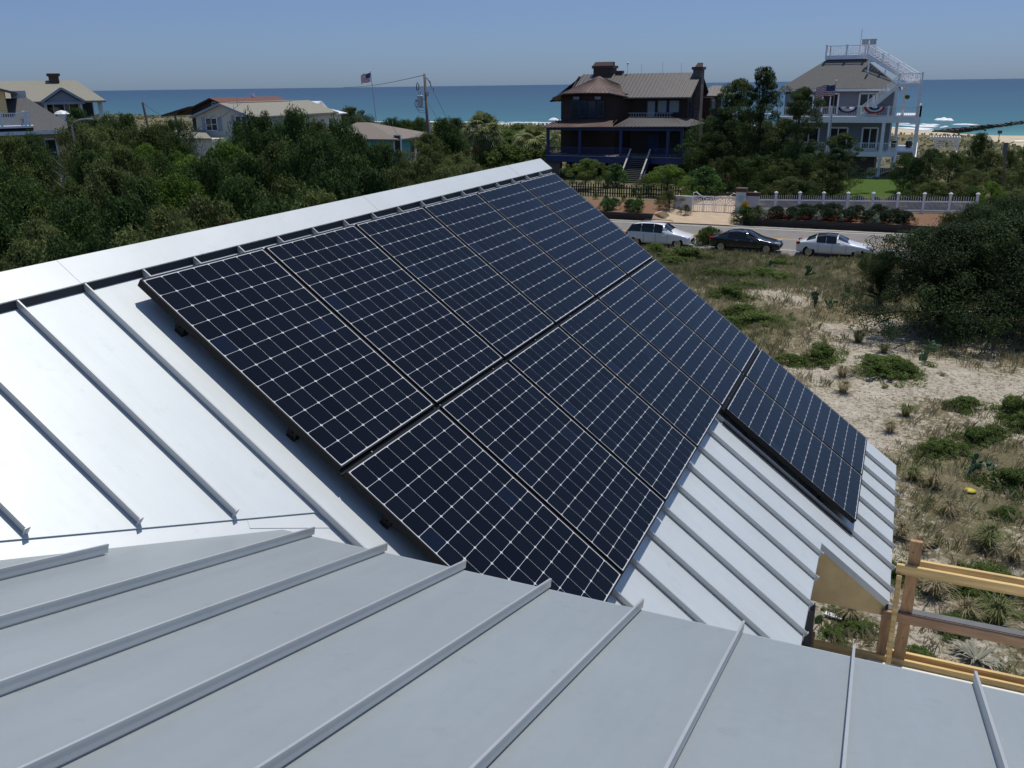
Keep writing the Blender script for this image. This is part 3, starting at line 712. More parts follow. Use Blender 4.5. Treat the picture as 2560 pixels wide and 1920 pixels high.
def foot_mb(x, y):
    f = MB(); x += .045; f.box(x - .03, x + .03, y - .02, y + .02, -.08, -.046); f.box(x - .04, x - .032, y - .03, y + .03, -.09, -.047)
    f.box(x - .025, x + .025, y - .03, y + .03, PAN + .002, -.08); f.tube([(x - .04, y, -.07), (x - .048, y, -.07)], .006, 6); return f
ordn = ['first', 'second', 'third', 'fourth', 'fifth', 'sixth']
rown = ['top row under the ridge cap', 'middle row of the array', 'short lowest row']
proto_p = None
for r in range(3):
    for c in range(6):
        if r == 2 and c < 4: continue
        pos = RO + UV * (c * COLP) + VV * ROWV[r]
        if r < 2: where = ordn[c] + ' panel from the left in the ' + rown[r]
        else: where = ('left' if c == 4 else 'right') + ' panel of the two in the ' + rown[2]
        lb = where.replace('panel', 'dark solar panel', 1)
        if proto_p is None:
            root = thing('solar_panel', lb, 'solar panel', (0, 0, 0), 'solar panels on the metal roof')
            fr_.build('frame', M['black'], root); bs.build('backsheet', M['back'], root); ce.build('cells', M['cell'], root)
            proto_p = root
        else:
            root = proto_p.copy(); C.objects.link(root); root['label'] = lb
            for ch in proto_p.children:
                if ch.name.startswith('mounting'): continue
                q = ch.copy(); C.objects.link(q); q.parent = root
            ORG[root] = Vector()
        mw = PM.copy(); mw.translation = pos; root.matrix_world = mw
        root['label'] = lb
        if c == 0 or (r == 2 and c == 4):
            for yy_ in (-.33, -1.22): foot_mb(.0, yy_).build('mounting_foot', M['black'], root)
# black rails that carry the frames along the row gaps
for r, (va, ua, ub, nm) in enumerate(((H_ + .024, -.02, 6.52, 'first and second'), (2 * H_ + .0487 + .032, 4.33, 6.52, 'second and third'))):
    rl = thing('mounting_rail', 'black bolted rail in the gap between the ' + nm + ' panel rows', 'rail', RP(ua, va, -.03))
    b_ = MB(); b_.beam(RP(ua, va, -.035), RP(ub, va, -.035), .026 if r == 0 else .036, .02, NN); b_.build('rail', M['black'], rl)
    k = 0
    while ua + .31 + k * .83 < ub:
        b_ = MB(); b_.tube([RP(ua + .31 + k * .83, va, -.026), RP(ua + .31 + k * .83, va, -.018)], .006, 8); b_.build('bolt', M['steel'], rl); k += 1
cd = MB(); cd.tube([RP(4.3, 3.28, PAN + .02), RP(4.3, 4.85, PAN + .02)], .012, 8); tag(cd.build('cable_conduit', M['black']), 'thin black cable conduit on the roof beside the short lowest row of panels', 'conduit')

# ================================================================ building helpers
def window(parent, c, wd, ht, nrm, frame=None, gl=None, t_=.09, mull=1, rail=1, name='window'):
    """flat window centred at c, facing nrm (a horizontal unit vector): frame mesh, pane child"""
    frame = frame or M['white']; gl = gl or M['house_glass']
    c = Vector(c); n = Vector(nrm).normalized(); a = Vector((0, 0, 1)).cross(n).normalized(); u = Vector((0, 0, 1))
    mb = MB()
    def bar(p, q, w2): mb.beam(c + a * p[0] + u * p[1] + n * .03, c + a * q[0] + u * q[1] + n * .03, w2, .07, n)
    hw, hh = wd / 2, ht / 2
    bar((-hw, hh), (hw, hh), t_); bar((-hw, -hh), (hw, -hh), t_); bar((-hw, -hh), (-hw, hh), t_); bar((hw, -hh), (hw, hh), t_)
    for i in range(1, mull + 1):
        x = -hw + wd * i / (mull + 1); bar((x, -hh), (x, hh), t_ * .7)
    if rail: bar((-hw, 0), (hw, 0), t_ * .5)
    f = mb.build(name, frame, parent)
    g = MB(); g.slab([c - a * hw - u * hh + n * .012, c + a * hw - u * hh + n * .012, c + a * hw + u * hh + n * .012, c - a * hw + u * hh + n * .012], n * .01)
    g.build('pane', gl, f); return f
def railing(parent, pts, h=1.0, sp=.16, pw=.14, bw=.035, mt=None, name='railing', cap=.12, posts=True, bot=.12):
    """one run of railing along the polyline of floor points"""
    mt = mt or M['whitev']; mb = MB(); pts = [Vector(p) for p in pts]
    for i in range(len(pts) - 1):
        a, b_ = pts[i], pts[i + 1]; L = (b_ - a).length; n = max(1, int(L / sp)); up = Vector((0, 0, 1))
        mb.beam(a + up * h, b_ + up * h, cap * .7, .06); mb.beam(a + up * bot, b_ + up * bot, .06, .05)
        for k in range(1, n):
            p = a.lerp(b_, k / n); mb.box(p.x - bw / 2, p.x + bw / 2, p.y - bw / 2, p.y + bw / 2, p.z + bot, p.z + h)
    o = mb.build(name, mt, parent)
    if posts:
        for i, p in enumerate(pts):
            q = MB(); q.box(p.x - pw / 2, p.x + pw / 2, p.y - pw / 2, p.y + pw / 2, p.z, p.z + h + .08); q.box(p.x - pw * .65, p.x + pw * .65, p.y - pw * .65, p.y + pw * .65, p.z + h + .08, p.z + h + .12)
            q.build('railing_post', mt, o)
    return o
def hip(mb, x0, x1, y0, y1, z, zr, rx0, rx1, ry0, ry1, t_=.12, mi=0):
    """hipped roof from eave rectangle to a flat or ridge rectangle on top"""
    e = [(x0, y0, z), (x1, y0, z), (x1, y1, z), (x0, y1, z)]; r = [(rx0, ry0, zr), (rx1, ry0, zr), (rx1, ry1, zr), (rx0, ry1, zr)]
    mb.add(e + r, [(0, 1, 5, 4), (1, 2, 6, 5), (2, 3, 7, 6), (3, 0, 4, 7)] + ([(4, 5, 6, 7)] if abs(ry1 - ry0) > .01 and abs(rx1 - rx0) > .01 else []), mi)
    mb.add([(x0, y0, z - t_), (x1, y0, z - t_), (x1, y1, z - t_), (x0, y1, z - t_)] + e, [(0, 3, 2, 1), (0, 1, 5, 4), (1, 2, 6, 5), (2, 3, 7, 6), (3, 0, 4, 7)], mi)
def gable(mb, x0, x1, y0, y1, z, zr, axis='x', t_=.14, mi=0):
    """two thick roof slopes; axis = direction of the ridge"""
    if axis == 'x':
        ym = (y0 + y1) / 2
        mb.slab([(x0, y0, z), (x1, y0, z), (x1, ym, zr), (x0, ym, zr)], (0, 0, -t_), mi); mb.slab([(x0, ym, zr), (x1, ym, zr), (x1, y1, z), (x0, y1, z)], (0, 0, -t_), mi)
    else:
        xm = (x0 + x1) / 2
        mb.slab([(x0, y0, z), (xm, y0, zr), (xm, y1, zr), (x0, y1, z)], (0, 0, -t_), mi); mb.slab([(xm, y0, zr), (x1, y0, z), (x1, y1, z), (xm, y1, zr)], (0, 0, -t_), mi)
def stairs(mb, x0, x1, y0, z0, y1, z1, n, th=.05, tr=.28):
    for i in range(n):
        f = (i + .5) / n; y = y0 + (y1 - y0) * f; z = z0 + (z1 - z0) * f
        mb.box(x0, x1, y - tr / 2, y + tr / 2, z - th / 2, z + th / 2)

# ================================================================ the brown shingled house
bh = thing('shingled_house', 'dark brown shingled house with rusty metal roofs, navy porch and two chimneys', 'house', (-31, 105, .5))
mb = MB()
mb.box(-38.2, -23.5, 104.0, 112.2, 3.0, 9.5)
mb.slab([(-23.5, 104, 9.5), (-23.5, 112.2, 9.5), (-23.5, 108.1, 12.15)], (-.2, 0, 0)); mb.slab([(-38.2, 104, 9.5), (-38.2, 112.2, 9.5), (-38.2, 108.1, 11.9)], (.2, 0, 0))
bw_ = mb.build('wall', M['shingle_br'], bh)
bay = [(-38.9, 105.5), (-38.3, 102.3), (-36.6, 101.2), (-33.2, 101.0), (-31.4, 101.7), (-29.9, 104.2)]
mb = MB()
for i in range(len(bay) - 1):
    (xa, ya), (xb, yb) = bay[i], bay[i + 1]
    mb.slab([(xa, ya, 3.0), (xb, yb, 3.0), (xb, yb, 9.85), (xa, ya, 9.85)], (0, .2, 0))
mb.build('bay_wall', M['shingle_br'], bh)
mb = MB(); ap = Vector((-34.7, 105.6, 11.85))
eav = [(-40.1, 106.5, 9.05), (-39.3, 102.0, 9.45), (-37.2, 100.2, 10.0), (-34.5, 99.9, 10.05), (-31.7, 100.4, 10.0), (-29.6, 103.6, 9.35), (-28.3, 106.0, 9.55)]
for i in range(len(eav) - 1):
    a_, b_ = Vector(eav[i]), Vector(eav[i + 1]); mb.slab([a_, b_, ap], (0, 0, -.12))
    for k in range(6): mb.beam(ap + (a_.lerp(b_, k / 6) - ap) * .02 + Vector((0, 0, .02)), a_.lerp(b_, k / 6) + Vector((0, 0, .02)), .05, .05)
mb.build('bay_roof', M['roof_rust'], bh)
mb = MB(); gable(mb, -37.6, -22.9, 102.7, 113.4, 9.45, 12.1, 'x')
x = -37.4
while x < -22.9: mb.beam((x, 102.7, 9.48), (x, 108.05, 12.13), .05, .06); x += .45
mb.slab([(-40.2, 103.5, 9.1), (-37.55, 108.05, 12.08), (-37.55, 113.4, 9.45), (-40.2, 113.4, 9.1)], (0, 0, -.12))
mb.build('roof', M['roof_brown'], bh)
for nm, (x0, x1, y0, y1, z0, z1), cw in (('chimney', (-36.1, -33.7, 107.6, 109.4, 10.8, 13.25), .0), ('chimney', (-23.45, -22.75, 107.0, 108.5, .6, 12.9), .0)):
    mb = MB()
    if x0 > -30:
        mb.box(x0, x1 + .15, y0 - .4, y1 + .4, z0, 6.9); mb.slab([(x0, y0 - .4, 6.9), (x1 + .15, y0 - .4, 6.9), (x1, y0, 7.9), (x0, y0, 7.9)], (0, .3, 0)); mb.box(x0 - .3, x1, y0, y1, 6.9, z1 - .5)
    else: mb.box(x0, x1, y0, y1, z0, z1 - .5)
    ch = mb.build('chimney', M['stone'] if x0 > -30 else M['brickb'], bh)
    mb = MB(); mb.box(x0 - .15 - (.3 if x0 > -30 else 0), x1 + .15, y0 - .15, y1 + .15, z1 - .5, z1 - .2)
    mb.slab([(x0 - .1, y0 - .1, z1 - .2), (x1 + .1, y0 - .1, z1 - .2), (x1 - .15, y0 + .3, z1 + .25), (x0 + .15, y0 + .3, z1 + .25)], (0, .1, 0)); mb.box(x0 + .15, x1 - .15, y0 + .3, y1 - .3, z1 - .2, z1 + .25)
    mb.build('chimney_cap', M['capdark'], ch)
mb = MB(); mb.box(-33.4, -32.5, 107.8, 108.6, 11.7, 12.45); mb.build('roof_vent', M['brickb'], bh)
mb = MB(); mb.tube([(-31.9, 108, 12), (-31.9, 108, 13.2)], .03, 6); mb.lathe([(0, .16), (.13, .1), (.15, 0), (.1, -.1), (0, -.14)], (-31.9, 108, 13.25), 10); mb.build('weather_sensor', M['white'], bh)
for i, (x_, z_) in enumerate(((-27.6, 13.3), (-30.2, 13.1), (-25.4, 13.2))):
    mb = MB(); mb.tube([(x_, 108, 12), (x_, 108, z_)], .015, 5); mb.build('antenna_rod', M['steel'], bh)
# windows
for x_, w_, z0, z1, yy_ in ((-36.05, .9, 7.7, 9.2, 101.1), (-35.05, .8, 7.4, 9.1, 101.03), (-34.0, .9, 7.4, 9.1, 101.0), (-32.95, .8, 7.4, 9.1, 101.0)):
    window(bh, (x_, yy_ - .05, (z0 + z1) / 2), w_, z1 - z0, (0, -1, 0), M['navy'], None, .08, 0, 1)
for x_, w_, z0, z1, nm in ((-27.75, .95, 7.25, 9.05, 'balcony_door'), (-26.45, 1.1, 7.75, 9.1, 'window'), (-25.05, 1.2, 7.75, 9.1, 'window')):
    window(bh, (x_, 103.98, (z0 + z1) / 2), w_, z1 - z0, (0, -1, 0), M['navy'], M['blind'], .1, 0, 0, nm)
for x_ in (-35.9, -33.3):
    window(bh, (x_, 100.97, 9.45), .8, .35, (0, -1, 0), M['navy'], M['blind'], .05, 0, 0)
# porch
mb = MB()
P0, P1 = (-39.1, 97.6, 6.32), (-30.6, 97.8, 6.45)
mb.slab([(-39.3, 105.6, 6.4), (-39.1, 97.6, 6.32), (-38.2, 100.9, 6.95), (-38.3, 105.6, 6.95)], (0, 0, -.1))
mb.slab([(-39.1, 97.6, 6.32), (-30.3, 97.5, 6.45), (-31.2, 100.2, 6.98), (-34.0, 100.9, 7.1), (-38.2, 100.9, 6.95)], (0, 0, -.1))
x = -38.6
while x < -30.6: mb.beam((x, 97.6, 6.38), (x * .93 - 2.4, 100.8, 7.03), .05, .05); x += .42
mb.build('porch_roof', M['roof_rust'], bh)
mb = MB()
mb.slab([(-30.3, 97.5, 6.45), (-21.9, 97.5, 6.52), (-24.2, 101.6, 7.2), (-29.7, 101.6, 7.25)], (0, 0, -.1))
mb.slab([(-21.9, 97.5, 6.52), (-21.7, 105.6, 6.52), (-23.6, 105.2, 7.15), (-24.2, 101.6, 7.2)], (0, 0, -.1))
x = -29.9
while x < -22.2: mb.beam((x, 97.5, 6.5), (-29.6 + (x + 30.3) * .66, 101.6, 7.24), .05, .05); x += .42
mb.box(-29.7, -24.2, 101.6, 104, 7.1, 7.2)
mb.build('porch_roof', M['roof_brown'], bh)
mb = MB(); mb.box(-38.5, -22.5, 98.0, 104, 2.95, 3.15); mb.box(-38.5, -37, 104, 108, 2.95, 3.15); mb.build('porch_floor', M['weatherwood'], bh)
mb = MB(); mb.box(-38.55, -22.45, 97.9, 98.0, 2.45, 3.2); mb.box(-22.5, -22.4, 97.95, 104.5, 2.45, 3.2); mb.box(-38.6, -38.5, 97.95, 106, 2.45, 3.2); mb.box(-38.5, -22.5, 98.0, 98.15, 6.0, 6.3); mb.build('porch_skirt', M['navy'], bh)
mb = MB(); mb.box(-38.55, -22.45, 97.84, 97.9, 3.14, 3.2); mb.build('skirt_moulding', M['wall_grey2'], bh)
for x_ in (-38.35, -34.4, -29.55, -24.2, -22.65):
    mb = MB(); mb.box(x_ - .15, x_ + .15, 98.05, 98.35, 3.15, 6.05); mb.build('porch_post', M['navy'], bh)
for y_ in (101.5, 104.4):
    mb = MB(); mb.box(-22.8, -22.5, y_, y_ + .3, 3.15, 6.3); mb.build('porch_post', M['navy'], bh)
railing(bh, [(-38.35, 98.1, 3.15), (-28.4, 98.1, 3.15)], .95, .2, .1, .06, M['navy'], posts=False)
railing(bh, [(-25.8, 98.1, 3.15), (-22.6, 98.1, 3.15), (-22.6, 104.4, 3.15)], .95, .2, .1, .06, M['navy'], posts=False)
railing(bh, [(-29.9, 102.0, 7.2), (-24.7, 102.0, 7.2)], .55, .3, .1, .05, M['wall_grey2'], 'balcony_railing', posts=False)
mb = MB(); mb.box(-37.0, -23.6, 103.8, 103.98, 3.15, 6.9); mb.build('porch_back_wall', M['wall_dark'], bh)
mb = MB(); mb.box(-27.9, -26.6, 103.68, 103.8, 3.2, 5.4); mb.build('front_door', M['navy'], bh)
for x_ in (-32.5, -25.0):
    window(bh, (x_, 103.75, 4.7), 1.4, 1.6, (0, -1, 0), M['navy'])
for x0, x1 in ((-38.5, -36.9), (-31.0, -29.8), (-25.2, -24.2)):
    mb = MB(); mb.box(x0, x1, 98.3, 99.1, .3, 2.45); mb.build('brick_pier', M['pier'], bh)
mb = MB(); mb.box(-38.2, -23.0, 104.0, 112, .3, 3.0); mb.build('ground_floor_wall', M['wall_dark'], bh)
st = MB(); stairs(st, -28.2, -26.15, 97.8, 3.1, 94.5, .72, 13); st.box(-28.4, -25.9, 93.9, 94.5, .4, .66)
sto = st.build('front_steps', M['tread'], bh)
for x_ in (-28.3, -26.05):
    mb = MB(); mb.beam((x_, 97.9, 2.95), (x_, 94.4, .55), .08, .35); mb.build('stringer', M['navy'], sto)
    mb = MB(); mb.beam((x_, 97.9, 4.05), (x_, 94.5, 1.65), .16, .08); mb.build('handrail', M['railwood'], sto)
    mb = MB(); mb.beam((x_, 94.5, 1.6), (x_ + .1, 93.7, 1.15), .14, .08)
    for f_ in (.05, .5, .97): y_ = 97.9 + (94.5 - 97.9) * f_; mb.box(x_ - .05, x_ + .05, y_ - .05, y_ + .05, 2.9 - 2.4 * f_, 4.0 - 2.4 * f_)
    mb.build('stair_balustrade', M['navy'], sto)
for i in range(4):
    mb = MB(); r0 = 1.7 + .45 * i; n = 18; vs = []
    for k in range(n + 1):
        a_ = PI + PI * k / n; vs.append((-27.15 + r0 * 1.25 * math.cos(a_), 93.9 + r0 * .95 * math.sin(a_), .5 - i * .13))
    mb.slab(vs[::1] , (0, 0, -.10)); mb.build('curved_step', M['tread'], sto)
# rear wing and side stairs on the right
mb = MB(); mb.box(-23.6, -22.0, 109.5, 116, 3.0, 9.3); mb.box(-22.0, -20.6, 112.5, 116, 7.0, 7.25); mb.build('rear_wing', M['shingle_br'], bh)
mb = MB(); hip(mb, -24, -19.9, 111.6, 117, 9.45, 10.6, -22.8, -21.8, 113.6, 115); mb.build('rear_roof', M['roof_brown'], bh)
for x_, y_ in ((-20.7, 112.6), (-20.7, 115.8)):
    mb = MB(); mb.box(x_ - .1, x_ + .1, y_ - .1, y_ + .1, 3.0, 9.4); mb.build('rear_post', M['navy'], bh)
window(bh, (-21.97, 111.0, 8.3), 1.8, 1.3, (1, 0, 0), M['wall_grey2'], None, .08, 2, 0)
railing(bh, [(-20.2, 112.5, 7.2), (-20.2, 116, 7.2)], .9, .3, .1, .05, M['weatherwood'], 'rear_railing')
st = MB(); 
for i in range(9): st.box(-22.3 + .0, -20.8, 99.2 + i * .0 + 0, 99.3, 0, .01) if False else st.box(-22.2 - .0 + i * .12 - .1, -20.7 + i * .12 - .3, 100.0 - i * .33, 100.28 - i * .33, 3.0 - i * .24, 3.05 - i * .24)
st.build('side_steps', M['weatherwood'], bh)
window(bh, (-23.45, 105.2, 8.2), .8, 1.4, (1, 0, 0), M['navy'])
window(bh, (-22.35, 100.2, 4.4), 1.6, 1.4, (1, 0, 0), M['weatherwood'])

# ================================================================ the white decked house
wh = thing('decked_house', 'blue grey house wrapped in white decks, with stairs climbing to a rooftop deck', 'house', (-7, 114, .8))
mb = MB(); mb.box(-13.6, -2.0, 110.2, 121, 3.4, 9.9); mb.build('wall', M['wall_grey'], wh)
mb = MB(); mb.box(-13.0, -3.2, 110.6, 120, .4, 3.4); mb.build('ground_floor_wall', M['mauve'], wh)
mb = MB(); hip(mb, -14.3, -1.4, 109.3, 121.8, 10.15, 13.3, -9.7, -5.6, 113.6, 117.6); mb.build('roof', M['shingle_gr'], wh)
mb = MB(); mb.box(-14.35, -1.35, 109.2, 109.35, 9.85, 10.1); mb.box(-1.4, -1.3, 109.2, 121.8, 9.85, 10.1); mb.build('fascia', M['whitev'], wh)
mb = MB(); mb.box(-9.9, -5.3, 113.3, 118, 13.3, 13.75); mb.build('roof_deck', M['whitev'], wh)
railing(wh, [(-9.8, 113.4, 13.75), (-7.6, 113.4, 13.75), (-5.6, 113.4, 13.75)], 1.0, .17, .2)
railing(wh, [(-9.8, 117.8, 13.75), (-9.8, 113.4, 13.75)], 1.0, .17, .16)
railing(wh, [(-9.8, 117.8, 13.75), (-5.4, 117.8, 13.75)], 1.0, .17, .16)
mb = MB(); mb.box(-6.3, -4.6, 116.6, 117.8, 13.0, 14.9); chm = mb.build('chimney', M['whitev'], wh)
for x_ in (-5.9, -5.05):
    mb = MB(); mb.box(x_ - .34, x_ + .34, 116.7, 117.6, 14.95, 15.45); mb.box(x_ - .4, x_ + .4, 116.6, 117.7, 15.45, 15.52); mb.build('flue_cowl', M['steel'], chm)
mb = MB(); mb.tube([(-6.4, 116.2, 13.8), (-6.35, 116.2, 16.6)], .03, 6); mb.build('antenna_rod', M['steel'], wh)
# decks
mb = MB(); mb.box(-14.0, 1.0, 107.6, 110.2, 6.55, 7.2); mb.box(-2.0, 1.0, 110.2, 120, 6.75, 7.2); mb.build('upper_deck', M['whitev'], wh)
mb = MB(); mb.box(-14.0, -.9, 107.6, 110.6, 2.95, 3.45); mb.box(-2.0, 1.0, 110.6, 120, 3.0, 3.45); mb.box(-.9, 1.0, 109.6, 110.6, 3.0, 3.45); mb.build('lower_deck', M['whitev'], wh)
railing(wh, [(-14.0, 107.7, 7.2), (-11, 107.7, 7.2), (-8.2, 107.7, 7.2), (-5.4, 107.7, 7.2), (-2.3, 107.7, 7.2), (.9, 107.7, 7.2)], 1.0, .17, .2)
railing(wh, [(.9, 107.7, 7.2), (.9, 111.5, 7.2), (.9, 115.5, 7.2), (.9, 119.8, 7.2)], 1.0, .17, .2)
railing(wh, [(-14.0, 107.7, 3.45), (-11, 107.7, 3.45), (-8.2, 107.7, 3.45), (-5.5, 107.7, 3.45), (-2.7, 107.7, 3.45), (-1.0, 107.7, 3.45)], .95, .17, .18)
for x_, y_ in ((-13.8, 107.8), (-8.2, 107.8), (-2.6, 107.8), (.8, 107.8), (.8, 113.5), (.8, 119.6), (-1.4, 119.6)):
    mb = MB(); mb.box(x_ - .17, x_ + .17, y_ - .17, y_ + .17, .6, 6.6); mb.build('column', M['whitev'], wh)
for x_, y_ in ((-1.7, 108.0), (.6, 108.0), (.6, 112.2), (-.9, 112.2)):
    mb = MB(); mb.box(x_ - .15, x_ + .15, y_ - .15, y_ + .15, 7.2, 10.4); mb.build('column', M['whitev'], wh)
mb = MB(); mb.box(-1.9, .75, 107.8, 112.4, 10.3, 10.65); mb.build('stair_landing', M['whitev'], wh)
railing(wh, [(-1.6, 107.9, 10.65), (.65, 107.9, 10.65), (.65, 112.2, 10.65)], .95, .17, .16)
# outside stair from the upper deck to the landing
def flight(p0, p1, width_dir, wd, n, h=.95):
    p0, p1 = Vector(p0), Vector(p1); wdv = Vector(width_dir) * wd; mb = MB()
    for i in range(n):
        q = p0.lerp(p1, (i + .5) / n); d = (p1 - p0); d.z = 0; d.normalize(); mb.slab([q - d * .15, q + d * .15, q + d * .15 + wdv, q - d * .15 + wdv], (0, 0, .05))
    fo = mb.build('stair_treads', M['whitev'], wh)
    for off in (Vector(), wdv):
        mb = MB(); mb.beam(p0 + off - Vector((0, 0, .12)), p1 + off - Vector((0, 0, .12)), .08, .38); mb.build('stringer', M['whitev'], fo)
        m_ = 3; railing(fo, [p0.lerp(p1, i / m_) + off for i in range(m_ + 1)], h, .17, .16)
    return fo
flight((-5.2, 107.8, 7.25), (-1.6, 107.8, 10.55), (0, 1, 0), 1.1, 15)
flight((-.2, 109.6, 10.7), (-5.3, 112.6, 13.75), (.4, .75, 0), 1.3, 16)
mb = MB(); 
for x_, z_ in ((-5.0, 13.2), (-3.2, 12.1), (-1.8, 11.3)): mb.box(x_ - .08, x_ + .08, 111.2, 111.4, z_ - 1.4, z_)
mb.build('stair_struts', M['whitev'], wh)
st = MB(); stairs(st, -.95, .85, 109.6, 3.35, 105.6, .9, 14, .06, .3); sto = st.build('front_steps', M['tread'], wh)
for x_ in (-1.05, .95):
    mb = MB(); mb.beam((x_, 109.6, 4.2), (x_, 106.6, 2.3), .2, .5); mb.build('stair_side', M['white'], sto)
railing(sto, [(-1.1, 106.8, 1.6), (-3.6, 106.2, .55)], 1.0, .2, .2)
for (x_, z0, z1, w_) in ((-8.6, 7.3, 9.6, 1.7), (-4.6, 7.3, 9.6, 1.8), (-11.2, 7.8, 9.4, 1.5), (-10.6, 3.9, 5.9, 2.2), (-7.4, 3.6, 5.9, 2.0), (-4.0, 3.6, 5.9, 1.6)):
    window(wh, (x_, 110.18, (z0 + z1) / 2), w_, z1 - z0, (0, -1, 0), M['whitev'], None, .18, 1, 0)
for (y_, z_) in ((113, 8.4), (117, 8.4), (113, 4.9), (117, 4.9)):
    window(wh, (-1.98, y_, z_), 1.8, 1.9, (1, 0, 0), M['whitev'], None, .18, 1, 0)
for x_ in (-1.4, .2):
    mb = MB(); mb.lathe([(0, 0), (.35, .02), (.4, .5), (.3, .75), (0, .78)], (x_, 116, 3.45), 10); tag(mb.build('patio_planter', M['carblack']), 'dark round planter on the lower deck of the white decked house, ' + ('left one' if x_ < -1 else 'right one'), 'planter', 'planters on the lower deck')
mb = MB()   # hanging fern on landing
tag(mb.lathe([(0, -.35), (.2, -.3), (.28, 0), (.1, .1), (0, .1)], (-.6, 109.9, 9.3), 9).build('hanging_basket', M['shrub']), 'small dark hanging basket below the stair landing of the decked house', 'basket')

# ================================================================ houses on the left
def on_pole(x, y): return (x, y, H(x, y))
# cream gabled house
cx, cy = -73.0, 80.0
c0p = at(1665, 655, Y=cy, v=1); c1p = at(2190, 655, Y=cy, v=1)
ch_ = thing('cream_house', 'cream sided gable house with a grey roof half hidden by the thicket', 'house', (-68, 88, .5))
zE = at(1685, 650, Y=cy, v=1).z; xL = c0p.x; pk = at(1915, 545, Y=cy, v=1); xR = 2 * pk.x - xL
yb_ = 96.0
mb = MB(); mb.box(xL + .4, xR - .4, cy, yb_, .4, zE)
mb.slab([(xL + .4, cy, zE), (xR - .4, cy, zE), (pk.x, cy, pk.z - .2)], (0, .2, 0)); mb.slab([(xL + .4, yb_ - .2, zE), (xR - .4, yb_ - .2, zE), (pk.x, yb_ - .2, pk.z - .2)], (0, .2, 0))
mb.build('wall', M['wall_cream'], ch_)
mb = MB(); gable(mb, xL, xR, cy - .5, yb_, zE - .15, pk.z, 'y', .18); rfo = mb.build('roof', M['shingle_tan'], ch_)
mb = MB()
for sx in (-1, 1): xe_ = xL if sx < 0 else xR; mb.slab([(xe_, cy - .56, zE - .35), (pk.x, cy - .56, pk.z - .2), (pk.x, cy - .56, pk.z + .04), (xe_, cy - .56, zE - .1)], (0, .05, 0))
mb.build('barge_board', M['shutter'], rfo)
mb = MB(); mb.box(pk.x - .18, pk.x + .18, cy + 1, yb_ - 3.5, pk.z + .02, pk.z + .06); mb.build('ridge_vent', M['white'], rfo)
mb = MB(); a_ = at(230, 530, Y=yb_ + 2, v=2); b_ = at(600, 640, Y=yb_ + 2, v=2)
hip(mb, pk.x - 1.5, b_.x, yb_ - 2, yb_ + 7, b_.z, a_.z, pk.x + .2, at(345, 530, Y=yb_ + 2, v=2).x, yb_ + 2.4, yb_ + 2.5); mb.build('white_roof_wing', M['roof_white'], ch_)
mb = MB(); mb.box(pk.x - 1, b_.x - .6, yb_ - 1.2, yb_ + 6.4, .4, b_.z - .1); mb.build('wing_wall', M['wall_cream'], ch_)
for px_ in (1832, 2090):
    p_ = at(px_, 728 if px_ < 2000 else 712, Y=cy, v=1)
    window(ch_, (p_.x, cy - .03, p_.z), 1.6, 1.35, (0, -1, 0), M['white'], None, .1, 1, 1)
    for s_ in (-1, 1):
        mb = MB(); mb.box(p_.x + s_ * 1.15 - .25, p_.x + s_ * 1.15 + .25, cy - .06, cy - .01, p_.z - .72, p_.z + .72); mb.build('shutter', M['shutter'], ch_)
p_ = at(1480, 790, Y=cy - 4, v=1); q_ = at(1830, 850, Y=cy - 4, v=1); r_ = at(1700, 778, Y=cy, v=1)
mb = MB(); mb.slab([(p_.x, cy - 4, q_.z), (q_.x, cy - 4, q_.z), (r_.x + 1, cy - .05, r_.z), (at(1480, 785, Y=cy, v=1).x, cy - .05, r_.z)], (0, 0, -.15)); mb.build('lean_to_roof', M['shingle_tan'], ch_)
mb = MB(); mb.box(p_.x + .3, q_.x - .3, cy - 3.7, cy - .06, .4, q_.z - .1); mb.build('lean_to_wall', M['wall_cream'], ch_)
# dark house with red brown roof behind it
y_ = 104.0
dh = thing('dark_gabled_house', 'dark brown gabled house with a red brown roof behind the cream house', 'house', (-100, 108, .6))
pk = at(1825, 500, Y=y_, v=1); lo = at(1525, 645, Y=y_, v=1); hw = pk.x - lo.x
mb = MB(); mb.box(pk.x - hw * .62, pk.x + hw * .9, y_ + .3, y_ + 15, .6, lo.z + .6); mb.slab([(pk.x - hw * .62, y_ + .3, lo.z + .6), (pk.x + hw * .9, y_ + .3, lo.z + .6), (pk.x, y_ + .3, pk.z - .3)], (0, .2, 0)); mb.build('wall', M['wall_dark'], dh)
rr = at(150, 525, Y=y_ + 14, v=2)
mb = MB(); gable(mb, lo.x + .5, 2 * pk.x - lo.x - .5, y_ - .4, y_ + 15, lo.z + .1, pk.z, 'y', .2); mb.build('roof', M['shingle_red'], dh)
mb = MB(); mb.tube([(pk.x, y_ + 9, pk.z), (pk.x, y_ + 9, pk.z + .5)], .3, 8); mb.build('roof_vent', M['white'], dh)
mb = MB(); mb.slab([(lo.x - 1.5, y_ - 1.5, lo.z), (lo.x + 4, y_ - 1.5, lo.z + 1.2), (lo.x + 4, y_ + 8, lo.z + 1.2), (lo.x - 1.5, y_ + 8, lo.z)], (0, 0, -.2)); mb.build('porch_roof', M['wall_dark'], dh)
mb = MB(); mb.box(lo.x + .6, lo.x + .85, y_ - 1.2, y_ - .95, .6, lo.z - .1); mb.build('porch_post', M['wall_grey2'], dh)
mb = MB(); mb.box(lo.x + .6, lo.x + 5, y_ - 1.2, y_ + .2, 3.2, 4.1); mb.build('porch_balustrade', M['wall_dark'], dh)
p_ = at(1850, 560, Y=y_, v=1); window(dh, (p_.x, y_ + .27, p_.z), 1.1, .7, (0, -1, 0), M['white'])
